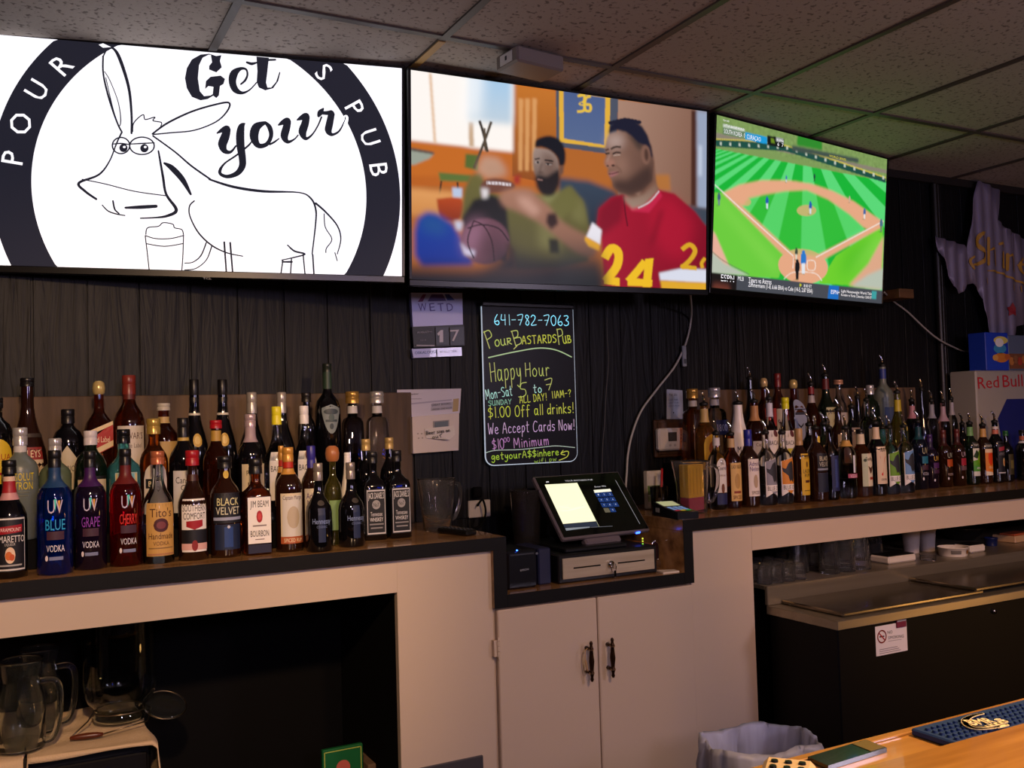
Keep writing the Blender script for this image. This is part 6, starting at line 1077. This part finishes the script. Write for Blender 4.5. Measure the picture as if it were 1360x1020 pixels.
b = MB(); b.box(1.382, 1.425, 2.475, 2.62, RZ, at(722, 728, y=2.475).z, mat('#1a1e3c', .5), .004); tagit(b.build('dark_box'), 'narrow navy box wedged between the printer and cash drawer', 'box')
# clear plastic pitchers
PL = mat('#eceae8', .04, trans=.98, ior=1.3); PLD = mat('#b0a8a4', .05, trans=.97, ior=1.3)
def shell(prof, th, m, b=None, seg=32, c=(0, 0, 0), n=2):
    """open vessel: outer profile then inner wall"""
    b = b or MB(); z0 = prof[0][0]; inn = [(max(z, z0+th), max(r-th, .001)) for z, r in prof][::-1]
    b.lathe(list(prof)+inn, m, seg, c, n, cap0=True, cap1=True); return b
def pitcher(label_, pos, H, r0, r1, m, rz, cat='pitcher', spout=True, hr=.045, nm='plastic_pitcher'):
    t = thing(nm, label_, cat, pos, rz)
    b = shell([(0, r0*.96), (.004, r0), (H*.5, (r0+r1)/2), (H*.97, r1), (H, r1*1.03)], .0026, m)
    if spout:
        for i, v in enumerate(b.v):
            if v[2] > H*.85 and v[0] < -.3*r1 and abs(v[1]) < r1*.55: b.v[i] = (v[0]-.018*(v[2]-H*.85)/(H*.15)*(1-abs(v[1])/(r1*.55)), v[1], v[2]+.004)
    b.build('body', t)
    h = MB(); rr = lambda z: r0+(r1-r0)*z/H
    h.tube(smooth_path([(rr(H*.86)-.002, 0, H*.86), (rr(H*.9)+hr*.7, 0, H*.88), (rr(H*.8)+hr, 0, H*.72), (rr(H*.5)+hr*.95, 0, H*.42), (rr(H*.3)+hr*.5, 0, H*.2), (rr(H*.2)-.002, 0, H*.2)], 5), .0062, m, 8); h.build('handle', t); return t
p = at(583, 705, z=CT); zt3 = at(583, 636, y=p.y).z
pitcher('clear plastic beer pitcher standing left of the wall outlet', (p.x, p.y+.01, CT+.0006), zt3-CT, .042, .058, PL, .35)
p = at(700, 725, y=2.72); zt3 = at(698, 650, y=2.72).z
pitcher('dark smoky plastic pitcher standing behind the receipt printer', (1.455, 2.885-.02, RZ), at(698, 650, y=2.87).z-RZ, .040, .052, PLD, 2.6, spout=False, hr=.03) if 0 else None
t = thing('plastic_tumbler', 'tall smoky plastic tumbler standing behind the receipt printer', 'tumbler', (at(699, 690, y=2.67).x, 2.67, RZ)); Hh = at(699, 650, y=2.67).z-RZ
shell([(0, .034), (.004, .035), (Hh*.97, .05), (Hh, .052)], .002, PLD).build('body', t)
p = at(918, 680, z=CT); zt3 = at(920, 614, y=p.y).z
pitcher('clear plastic pitcher holding a yellow packet on the right counter', (p.x, 2.575, CT+.0006), at(918, 612, y=2.575).z-CT, .050, .058, PL, -.25, hr=.04)
b = MB(); zq = CT+.004; hb = at(918, 617, y=2.575).z-CT; b.box(-.036, .036, -.022, .022, .0, (hb)*.28, mat('#b02c50', .5), .002); b.box(-.036, .036, -.022, .022, hb*.285, hb-.003, mat('#e0ac14', .5), .002)
for k in range(4): b.box(-.03+k*.016, -.028+k*.016, -.0225, -.022, hb*.35, hb*.9, mat('#b88a10', .5))
o = b.build('yellow_packet', None, (p.x, 2.575, zq), .1); tagit(o, 'yellow packet with pink base standing inside the clear pitcher', 'packet')
# remote on left counter
a_, b__ = at(587, 703, z=CT+.01), at(627, 707, z=CT+.01); d = b__-a_; t = thing('remote_control', 'black remote control lying on the left counter end', 'remote', ((a_+b__)/2).to_tuple()[:2]+(CT+.0006,), math.atan2(d.y, d.x))
Lr = min(d.length, .17); b = MB(); b.box(-Lr/2, Lr/2, -.02, .02, 0, .016, mat('#0c0c0c', .35), .006); b.build('case', t); b = MB(); [b.box(-Lr/2+.02+i*.018, -Lr/2+.028+i*.018, -.012+j*.012, -.005+j*.012, .016, .0175, mat('#3a3a3a', .5), .001) for i in range(6) for j in range(3)]; b.build('button', t)
# card reader
a_ = at(868, 676, z=CT+.02); b__ = at(912, 684, z=CT+.02); d = b__-a_; t = thing('card_reader', 'black card payment terminal with lit keypad at the edge of the right counter', 'card reader', (1.906, 2.495, CT+.0006), -1.74)
b = MB(); b.prism([(-.085, 0), (.085, 0), (.085, .022), (.0, .030), (-.085, .044)], -.037, .037, mat('#101012', .3), lambda x, z, q: Vector((x, q, z))); b.build('case', t)
Ms = lambda u: .044-.014*(u+.085)/.085 if u < 0 else .030-.008*u/.085
b = MB(); 
def rp(u0, u1, v0, v1, m, e=.0006): b.add([(u0, v0, Ms(u0)+e), (u1, v0, Ms(u1)+e), (u1, v1, Ms(u1)+e), (u0, v1, Ms(u0)+e)], [(0, 1, 2, 3)], m)
rp(-.078, -.02, -.03, .03, em('#b8bc8c', .6)); b.build('display', t); b = MB()
for i in range(4):
    for j in range(3): rp(-.008+i*.018, .006+i*.018, -.028+j*.02, -.012+j*.02, em('#7a98c8', .55) if i < 3 else em(('#b02c38', '#c8b030', '#38a050')[j], .55))
b.build('keypad', t); b = MB(); b.box(-.066, -.04, -.0378, -.037, .012, .026, mat('#b0aca8', .5)); b.build('side_label', t)
# paper bag with green print, glass tumbler with red straw at the recess edge
p = at(873, 660, y=2.74); t = thing('paper_packet', 'white and green paper packet behind the card reader', 'packet', (p.x, 2.76, CT+.0006)); hh = at(873, 625, y=2.76).z-CT
b = MB(); b.box(-.035, .035, -.012, .012, 0, hh, mat('#c8beb0', .6), .003); b.box(-.034, .034, -.0125, -.012, hh*.38, hh*.62, mat('#5a7a2c', .5)); b.box(-.034, .034, -.0125, -.012, hh*.2, hh*.36, mat('#9aa878', .5)); b.build('packet', t)
p = at(876, 668, y=2.66); t = thing('glass_tumbler', 'small glass tumbler with a red straw behind the card reader', 'glass', (p.x, 2.66, CT+.0006)); hh = at(876, 646, y=2.66).z-CT
shell([(0, .026), (.003, .028), (hh, .032)], .002, glass('#e8ece8')).build('body', t)
b = MB(); b.tube([(.005, 0, .006), (.018, .004, hh+.06)], .004, mat('#b02024', .4), 8); o = b.build('straw', None, (p.x, 2.66, CT+.0006)); tagit(o, 'red straw leaning in the small glass tumbler', 'straw')
# bottle opener, orange card, napkin right of the drawer
t = thing('bottle_opener', 'chrome and black corkscrew standing in the right of the till recess', 'corkscrew', (1.838, 2.52, RZ)); hh = at(890, 716, y=2.52).z-RZ
b = MB(); b.box(-.016, .016, -.012, .012, 0, .03, CHROME, .004); b.build('base', t)
for s_ in (-1, 1): b = MB(); b.tube(smooth_path([(s_*.011, 0, .028), (s_*.013, 0, hh*.6), (s_*.011, 0, hh*.88), (0, 0, hh)], 5), .0045, CHROME, 8); b.build('arm', t)
b = MB(); b.box(-.010, .010, -.006, .006, .031, hh-.006, mat('#2a1418', .3), .004); b.build('core', t)
b = MB(); b.box(1.80, 1.806, 2.49, 2.62, RZ, at(878, 720, y=2.5).z, mat('#b86a20', .5), .001); tagit(b.build('orange_folder'), 'orange folder standing upright between drawer and corkscrew', 'folder')
b = MB(); b.prism([(1.792, 2.418), (1.85, 2.412), (1.855, 2.445), (1.80, 2.47)], RZ, RZ+.005, mat('#d8c8b4', .7), lambda x, y, z: Vector((x, y, z))); tagit(b.build('paper_napkin'), 'white folded paper at the right front of the till recess', 'paper')
# ------------------------------------------------------------ cooler shelf: glasses and tubs
GLS = mat('#f8f8f6', .01, trans=.985)
g0 = thing('shot_glass', 'small clear shot glass upside down in the cluster at the cooler shelf left end', 'glass', (0, 0, 0), 0, 'upturned shot glasses')
b = MB(); b.lathe([(0, .0235), (.002, .0245), (.045, .019), (.055, .0185), (.057, .017), (.047, .0155), (.003, .022)], GLS, 14, smooth=False); b.build('body', g0)
first = True; SZ = SHZ+.0006
for i in range(4):
    for j in range(4):
        x = 2.222+i*.0515+j*.004; y = 2.438+j*.053
        if first: g0.location = (x, y, SZ); first = False
        else: dup(g0, (x, y, SZ), random.random())
h0 = thing('highball_glass', 'tall clear tumbler upside down in the group behind the shot glasses', 'glass', (0, 0, 0), 0, 'upturned tall tumblers')
b = MB(); b.lathe([(0, .036), (.004, .037), (.11, .030), (.118, .029), (.12, .027), (.105, .026), (.004, .034)], GLS, 14, smooth=False); b.build('body', h0)
first = True
for i in range(7):
    for j in range(3):
        x = 2.475+i*.0765+j*.012; y = 2.47+j*.082
        if x > 2.96 or (j < 2 and x > 2.77) or (i, j) == (0, 0): continue
        if first: h0.location = (x, y, SZ); first = False
        else: dup(h0, (x, y, SZ), random.random())
def onshelf(px, py): q = at(px, py, z=SHZ); return q
WT = mat('#d8cdbc', .45)
def tub(label_, px, py, wpx, top, m=WT, r=None, name='plastic_tub', taper=1.08, lid=None, cat='tub', dark=True, yy=None):
    q = onshelf(px, py); k = (q-EYEP).dot(fw)/F; R = wpx*k/2; y = min(max(q.y+R*.6, 2.425+R), 2.80) if yy is None else yy; H = max(.02, at(px, top, y=y).z-SHZ); x = at(px, py, y=y).x
    t = thing(name, label_, cat, (x, y, SZ)); shell([(0, R/taper), (.003, R/taper*1.02), (H*.9, R*.98), (H*.92, R*1.04), (H, R*1.04)], .002, m, seg=24).build('body', t)
    if lid: b = MB(); b.lathe([(H*.9, R*.9), (H*.95, R*.93), (H*.96, 0.001)], lid, 20); b.build('contents', t)
    return t, H, R
def sq_box(label_, px0, px1, py, top, m, yy, dpt, name, lab=None):
    a_, c_ = at(px0, py, y=yy), at(px1, py, y=yy); H = at((px0+px1)/2, top, y=yy).z-SHZ; w2 = abs(c_.x-a_.x)/2
    t = thing(name, label_, 'container', ((a_.x+c_.x)/2, yy+dpt/2, SZ)); 
    b = MB(); b.box(-w2, w2, -dpt/2, dpt/2, 0, H, m, .006); b.box(-w2+.006, w2-.006, -dpt/2+.006, dpt/2-.006, H-.001, H+.004, DK, .002); b.build('body', t); return t
sq_box('white square tub with dark contents next to the tall tumblers', 1181, 1218, 752, 738, WT, 2.47, .09, 'plastic_tub')
for px, py, top, txt in ((1211, 740, 704, 'left one of two tall white foam cups on the cooler shelf'), (1232, 740, 702, 'right one of two tall white foam cups on the cooler shelf')): tub(txt, px, py, 24, top, mat('#b0a6a0', .6), name='foam_cup', taper=1.25, cat='cup', yy=2.62)
t, H, R = tub('shallow clear plastic dish in front of the foam cups', 1233, 748, 22, 736, PL, name='plastic_dish', cat='dish')
t, H, R = tub('wide white tub with a brown printed band on the cooler shelf', 1266, 742, 38, 726, yy=None)
for a0, a1, cc in ((-2.6, -1.9, '#6a645c'), (-1.4, -.8, '#8a5a1c')):
    b = MB(); vs = []; 
    for i in range(7): aa = a0+(a1-a0)*i/6; vs += [(R*.97*math.cos(aa), R*.97*math.sin(aa), H*.3), (R*1.01*math.cos(aa), R*1.01*math.sin(aa), H*.72)]
    b.add(vs, [(2*i, 2*i+2, 2*i+3, 2*i+1) for i in range(6)], mat(cc, .5)); b.build('label', t)
sq_box('white square tub with clear dark lid right of the printed tub', 1290, 1310, 740, 724, WT, 2.47, .08, 'plastic_tub')
tub('blue plastic cup with chrome rim on the cooler shelf', 1317, 737, 18, 714, mat('#16204e', .3), name='plastic_cup', cat='cup', taper=1.15, yy=2.56)
q = at(1345, 730, y=2.6); b = MB(); b.box(-.09, .09, -.05, .05, 0, .028, mat('#c09a70', .6), .003); b.box(-.086, .03, -.046, .02, .0283, .036, mat('#a8502c', .6), .003); tagit(b.build('cardboard_tray', None, (q.x+.02, 2.60, SZ), .1), 'flat tan cardboard tray at the right end of the cooler shelf', 'tray')
for px, tx in ((1283, 'left one of two upturned glasses on the dark bowl'), (1295, 'right one of two upturned glasses on the dark bowl')):
    pass
t = thing('dark_bowl', 'dark plastic bowl behind the printed white tub', 'bowl', (at(1278, 728, y=2.76).x, 2.76, SZ)); shell([(0, .05), (.004, .055), (.05, .10), (.056, .102)], .003, mat('#1a1614', .35)).build('body', t)
q = at(1288, 706, y=2.78); t = thing('foam_cup', 'pale cup upside down on a black canister behind the dark bowl', 'cup', (q.x+.10, 2.87, SZ+.0906)); b = MB(); b.lathe([(0, .036), (.05, .028)], mat('#8a8a98', .5), 16); b.build('body', t)
t = thing('canister', 'short black canister behind the dark bowl on the cooler shelf', 'canister', (q.x+.10, 2.87, SZ)); b = MB(); b.lathe([(0, .042), (.002, .044), (.088, .044), (.09, .042)], DK, 18); b.build('body', t)
# ------------------------------------------------------------ bar: blue mat, dark card sleeve, cream remote
z = BZ+.0005
c1 = at(1209, 966, z=z+.012); y_far = .948; xl = at(1209, 966, y=y_far).x
t = thing('bar_mat', 'blue rubber bar mat with raised cream logo on the bar edge', 'bar mat', (1.5, .9, z))
BLU = mat('#14305e', .6); xs0 = at(1212, 966, z=z+.012).x; b = MB(); xr = xs0+.55; yn = YLIP+.003
b.box(xs0, xr, yn, y_far, z, z+.010, BLU, .002); hang(b.build('pad'), t)
b = MB(); nx, ny = 46, max(3, int((y_far-yn-.012)/.0115))
for i in range(nx):
    for j in range(ny): b.lathe([(z+.010, .0042), (z+.0135, .0036)], BLU, 6, (xs0+.012+i*.0115, yn+.011+j*.0115, 0), cap0=False)
o = hang(b.build('rubber_nubs'), t); o['kind'] = 'stuff'
S = Pane((xs0+.2, (yn+y_far)/2, z+.0152), (1, 0, 0), (0, 1, 0)); L = S.loc; Z7 = lambda x, y, w=.006: (*L(1190+x/8, 920+y/8), w); CRM = mat('#f0dca8', .6)
S.stroke([Z7(925, 222, .004), Z7(860, 232, .006), Z7(780, 258, .008), Z7(735, 295, .010), Z7(745, 340, .009), Z7(820, 375, .008), Z7(920, 382, .006), Z7(1060, 368, .004), Z7(1100, 350, .003)], .006, CRM, 1)
S.text('BMR', Z7(820, 348)[:2], Z7(1080, 322)[:2], .024, CRM, 2); S.text('s', Z7(1090, 312)[:2], Z7(1170, 300)[:2], .018, CRM, 2); S.stroke([Z7(810, 352), Z7(940, 362), Z7(1170, 306)], .005, CRM, 1); S.stroke([Z7(1080, 366), Z7(1180, 342)], .004, CRM, 1)
rl = S.build('raised_logo'); sd = rl.modifiers.new('s', 'SOLIDIFY'); sd.thickness = .0012; sd.offset = -1; hang(rl, t)
cs = [at(1073, 1008, z=z+.003), at(1150, 985, z=z+.003), at(1180, 996, z=z+.003), at(1100, 1020, z=z+.003)]
b = MB(); a_ = cs[0]; ex = (cs[1]-cs[0]); ey = (cs[3]-cs[0]); ex.z = ey.z = 0
b2 = [Vector((a_.x, a_.y, 0))+ex*u+ey*v for u, v in ((0, 0), (1, 0), (1, 1), (0, 1))]
b.prism([(p.x, p.y) for p in b2], z, z+.006, mat('#1c2a22', .15, coat=.5), lambda x, y, q: Vector((x, y, q))); t = b.build('card_sleeve')
b = MB(); bb = [Vector((a_.x, a_.y, 0))+ex*u+ey*v for u, v in ((.74, .06), (.98, .06), (.98, .94), (.74, .94))]; b.prism([(p.x, p.y) for p in bb], z+.0061, z+.0068, mat('#6a5a34', .4), lambda x, y, q: Vector((x, y, q))); b.build('printed_strip', t)
tagit(t, 'dark glossy green card sleeve lying on the bar', 'card sleeve')
zr = BZ+.0188
q0 = at(1030, 1012, z=zr+.02); t = thing('cream_remote', 'cream remote with black buttons at the bottom edge of the picture', 'remote', (q0.x, .74, zr), .72)
qa, qb = at(1028, 1000, z=zr+.024), at(1071, 1017, z=zr+.024)
t.location = ((qa.x+qb.x)/2-.042, (qa.y+qb.y)/2-.036, zr); b = MB(); b.box(-.095, .062, -.03, .03, 0, .024, mat('#d2b68a', .45), .007); b.build('case', t)
b = MB(); 
for i in range(7):
    for j in range(3): b.lathe([(.024, .0045), (.0265, .004)], DK, 10, (.042-i*.019, -.016+j*.016, 0))
b.build('button', t)
# ------------------------------------------------------------ bin with white liner
zr = EYE-.80; q = at(1008, 985, z=zr); 
t = thing('waste_bin', 'waste bin with white plastic liner standing before the black cooler', 'bin', (0, 0, 0))
fl, fr, bk = at(933, 980, z=zr), at(1087, 978, z=zr), at(1025, 955, z=zr)
cx_, cy_ = (fl.x+fr.x)/2, max((fl.y+fr.y)/2, 1.85)
cx_ = at(1009, 982, y=cy_).x; k = (Vector((cx_, cy_, zr))-EYEP).dot(fw)/F; hw = 150*k/2
zr = at(1009, 982, y=cy_).z; t.location = (cx_, cy_, .0005); Hb = zr
b = MB(); pr = [(0, .72*hw, 4), (Hb*.5, .80*hw, 4), (Hb-.235, .88*hw, 4)]; b.lathe(pr+[(z_, r-.003, 4) for z_, r, _ in pr[::-1]], mat('#8c4a4a', .5), 40, sy=.72, cap0=True, cap1=True); b.build('bin_body', t)
b = MB(); seg = 96; prof = [(-.20, 1.0), (-.13, 1.04), (-.06, 1.03), (-.012, 1.02), (.004, .985), (-.004, .94), (-.05, .90), (-.12, .86), (-.20, .80), (-.22, .3), (-.22, .001)]
vs = []
for j, (dz, r) in enumerate(prof):
    for i in range(seg):
        a = 2*PI*i/seg; ct, st = math.cos(a), math.sin(a); q = (abs(ct)**4+abs(st)**4)**-.25*r*hw*.98
        wr = .007*math.sin(a*9+j*.8)+.005*math.sin(a*17+j*1.7)+.004*math.sin(a*31+j)
        if dz > -.02: wr *= .5
        vs.append((q*ct+wr*ct, q*st*.74+wr*st, Hb+dz+.006*math.sin(a*5+1)*(dz > -.07)))
b.add(vs, [(j*seg+i, j*seg+(i+1) % seg, (j+1)*seg+(i+1) % seg, (j+1)*seg+i) for j in range(len(prof)-1) for i in range(seg)], mat('#c4c4d4', .4, trans=.25), True); b.build('liner', t); t.rotation_euler = (0, 0, -.25)
# ------------------------------------------------------------ left bay: fridge with cloth, jugs, big jar, green box
ZC = EYE-.755
t = thing('undercounter_fridge', 'black undercounter fridge in the open bay at left', 'fridge', (-.2, 2.7, 0))
b = MB(); b.box(-.75, .305, 2.535, 2.90, .03, ZC-.004, mat('#0c0b0c', .4), .006); hang(b.build('body'), t); b = MB(); b.box(-.74, .295, 2.522, 2.5345, .06, ZC-.03, mat('#100e10', .4), .005); hang(b.build('door'), t); b = MB(); [b.box(x_, x_+.05, 2.54, 2.6, .0005, .0295, BLK) for x_ in (-.72, .24)]; hang(b.build('foot'), t)
nx, ny = 90, 60; vs = []; 
for i in range(nx+1):
    s_ = i/nx; x = -.70+s_*1.10
    for j in range(ny+1):
        v = j/ny; fd = .20 if x < .03 else (.010+.003*math.sin(x*20)); tot = .36+fd; dd = v*tot
        yf = 2.484+.105*(.31-min(max(x, .0), .31))
        if dd < .36: y = 2.875-dd/.36*(2.875-yf); zz = ZC
        else: y = yf-.004*math.sin(x*35); zz = ZC-(dd-.36)
        if dd < .40 and dd >= .36: y = yf-.2*(dd-.36)
        xx = x
        if x > .308: xx = .310+.012*(x-.308)/.09+.006*math.sin(v*9); zz -= (x-.308)*1.4
        zz += .0018*(math.sin(x*38+v*5)+math.sin(v*23+x*9)) if (dd < .35 and x < .30) else 0
        vs.append((xx, y, zz+.005))
b = MB(); b.add(vs, [(i*(ny+1)+j, i*(ny+1)+j+1, (i+1)*(ny+1)+j+1, (i+1)*(ny+1)+j) for i in range(nx) for j in range(ny)], mat('#d6b890', .85, bump=.3, bscale=300, vary=.06), True)
o = b.build('tea_towel'); sd = o.modifiers.new('s', 'SOLIDIFY'); sd.thickness = .003; tagit(o, 'cream cloth spread over the black undercounter fridge', 'cloth')
GJ = mat('#eef4f0', .0, trans=.994)
def jug(label_, px, py, H, R, rz, y):
    q = at(px, py, y=y); t = thing('glass_jug', label_, 'jug', (q.x, y, ZC+.011), rz)
    b = shell([(0, R*.95), (.006, R), (H*.55, R*.98), (H*.66, R*.86), (H*.76, R*.80), (H*.84, R*.84), (H*.97, R*.92), (H, R*.92)], .0045, GJ); b.build('body', t)
    h = MB(); h.tube(smooth_path([(R*.80, 0, H*.74), (R*1.35, 0, H*.74), (R*1.6, 0, H*.62), (R*1.55, 0, H*.3), (R*1.3, 0, H*.1), (R*.96, 0, H*.06)], 6), .0075, GJ, 10); h.build('handle', t); return t
hA = at(30, 878, y=2.56).z-ZC-.011
jug('front glass beer jug upright on the cream cloth at the left edge', 28, 980, hA, .054, -.25, 2.585)
jug('rear glass beer jug half hidden behind the front jug', 52, 960, at(50, 862, y=2.70).z-ZC-.011, .052, -.1, 2.72)
# big jar upside down
yj = 2.70; qn = at(160, 950, y=yj); k = (qn-EYEP).dot(fw)/F; Rj = 92*k/2; Hj = EYE-.445-ZC-.02
t = thing('glass_jar', 'large glass jar upside down on the cloth with wire bail and wooden grip', 'jar', (qn.x, yj, ZC+.011))
b = shell([(0, Rj*.66), (.004, Rj*.72), (.012, Rj*.74), (.02, Rj*.68), (.034, Rj*.68), (.05, Rj*.86), (.072, Rj*.98), (.10, Rj), (Hj*.9, Rj), (Hj, Rj*.9)], .004, glass('#dfe6e2')); b.build('body', t)
b = MB(); WR = mat('#8a7a64', .3, 1); b.tube([(Rj*.72*math.cos(a), Rj*.72*math.sin(a), .027) for a in np.linspace(0, 2*PI, 33)[:-1]], .0016, WR, 6, True)
g_, e_ = at(93, 965, y=yj-.12), at(137, 969, y=yj-.13); ga, gb = Vector((g_.x-qn.x, -.115, .004)), Vector((e_.x-qn.x, -.125, .004))
b.tube([(-Rj*.72, 0, .027), (-Rj*.9, -.05, .02), tuple(ga)], .0018, WR, 6); b.tube([tuple(gb), (Rj*.6, -.10, .012), (Rj*.80, -.03, .022), (Rj*.72, 0, .027)], .0018, WR, 6); b.build('wire_bail', t)
b = MB(); n_ = 7; b.tube([tuple(ga+(gb-ga)*i/(n_-1)) for i in range(n_)], [.004, .0065, .0075, .008, .0075, .0065, .004], wood('grip_wood', '#3a1608', '#6a2c10', .35), 10); b.build('wooden_grip', t)
b = MB(); ld = at(219, 936, y=yj-.02); lx, lz = ld.x-qn.x, ld.z-ZC-.011; Ml = Matrix.Translation((lx, -.02, lz)) @ Matrix.Rotation(.45, 4, 'X') @ Matrix.Rotation(.15, 4, 'Y')
b.lathe([(-.003, Rj*.56), (0, Rj*.60), (.003, Rj*.56), (.008, Rj*.3), (.009, .001)], GJ, 28, M=Ml); b.build('glass_lid', t)
b = MB(); b.tube([(Rj*.72, 0, .027), (lx-Rj*.55, -.012, lz+.006)], .0018, WR, 6); b.tube([tuple(Ml @ Vector((Rj*.62*math.cos(a), Rj*.62*math.sin(a), 0))) for a in np.linspace(0, 2*PI, 25)[:-1]], .0014, WR, 6, True); b.build('lid_hinge', t)
# green box and cardboard low in the bay
yg = 2.60; a_, b__ = at(428, 995, y=yg), at(482, 992, y=yg); zt_ = at(455, 992.5, y=yg).z
t = thing('green_box', 'green box with gold border low inside the left bay', 'box', ((a_.x+b__.x)/2, yg+.06, .0005))
w2 = (b__.x-a_.x)/2; b = MB(); b.box(-w2, w2, -.06, -.045, 0, zt_, mat('#0c5a2c', .5), .002); b.build('carton', t)
b = MB(); GLD = mat('#a8b04c', .5); e = w2-.006
for x_ in (-e, e): b.box(x_-.0012, x_+.0012, -.0606, -.0601, .05, zt_-.006, GLD)
b.box(-e, e, -.0606, -.0601, zt_-.0085, zt_-.006, GLD); b.lathe([(-.0003, .02), (.0003, .02)], mat('#b85a4c', .5), 20, M=Matrix.Translation((0, -.0606, zt_-.055)) @ Matrix.Rotation(PI/2, 4, 'X')); b.build('print', t)
a_, b__ = at(489, 1010, y=2.62), at(531, 1010, y=2.62); b = MB(); zz = at(510, 1012, y=2.62).z; b.box(a_.x, b__.x-.01, 2.62, 2.75, .0005, zz, wood('card', '#5a4430', '#8a6c4c', .8, (10, 10, 10)), .003); tagit(b.build('cardboard_box'), 'brown cardboard box beside the green box in the left bay', 'box')
# ------------------------------------------------------------ neon sign high on the opposite side of the room (its blue shows in the bottles)
NB, NO = em('#2040ff', 14), em('#ff8030', 9)
t = thing('neon_sign', 'blue neon sign with an orange underline hanging behind the bar stools', 'neon sign', (1.9, -1.6, 2.05))
S = MB(); xs = 0
for gch in 'ULTRA':
    for st_ in G[gch].split('|'):
        S.tube([(2.45-(xs+float(q.split(',')[0]))*.20-.0, -1.6, 1.98+float(q.split(',')[1])*.24) for q in st_.split()], .010, NB, 8)
    xs += .85
hang(S.build('blue_tube'), t); S = MB(); S.tube(smooth_path([(2.5, -1.6, 1.92), (2.1, -1.6, 1.89), (1.6, -1.6, 1.93)], 6), .011, NO, 8); hang(S.build('orange_tube'), t)
S = MB(); S.box(1.5, 2.55, -1.63, -1.615, 1.86, 2.26, DK, .004); S.tube([(1.7, -1.62, 2.26), (1.7, -1.62, CZ)], .004, DK, 6); S.tube([(2.35, -1.62, 2.26), (2.35, -1.62, CZ)], .004, DK, 6); hang(S.build('backing_panel'), t)
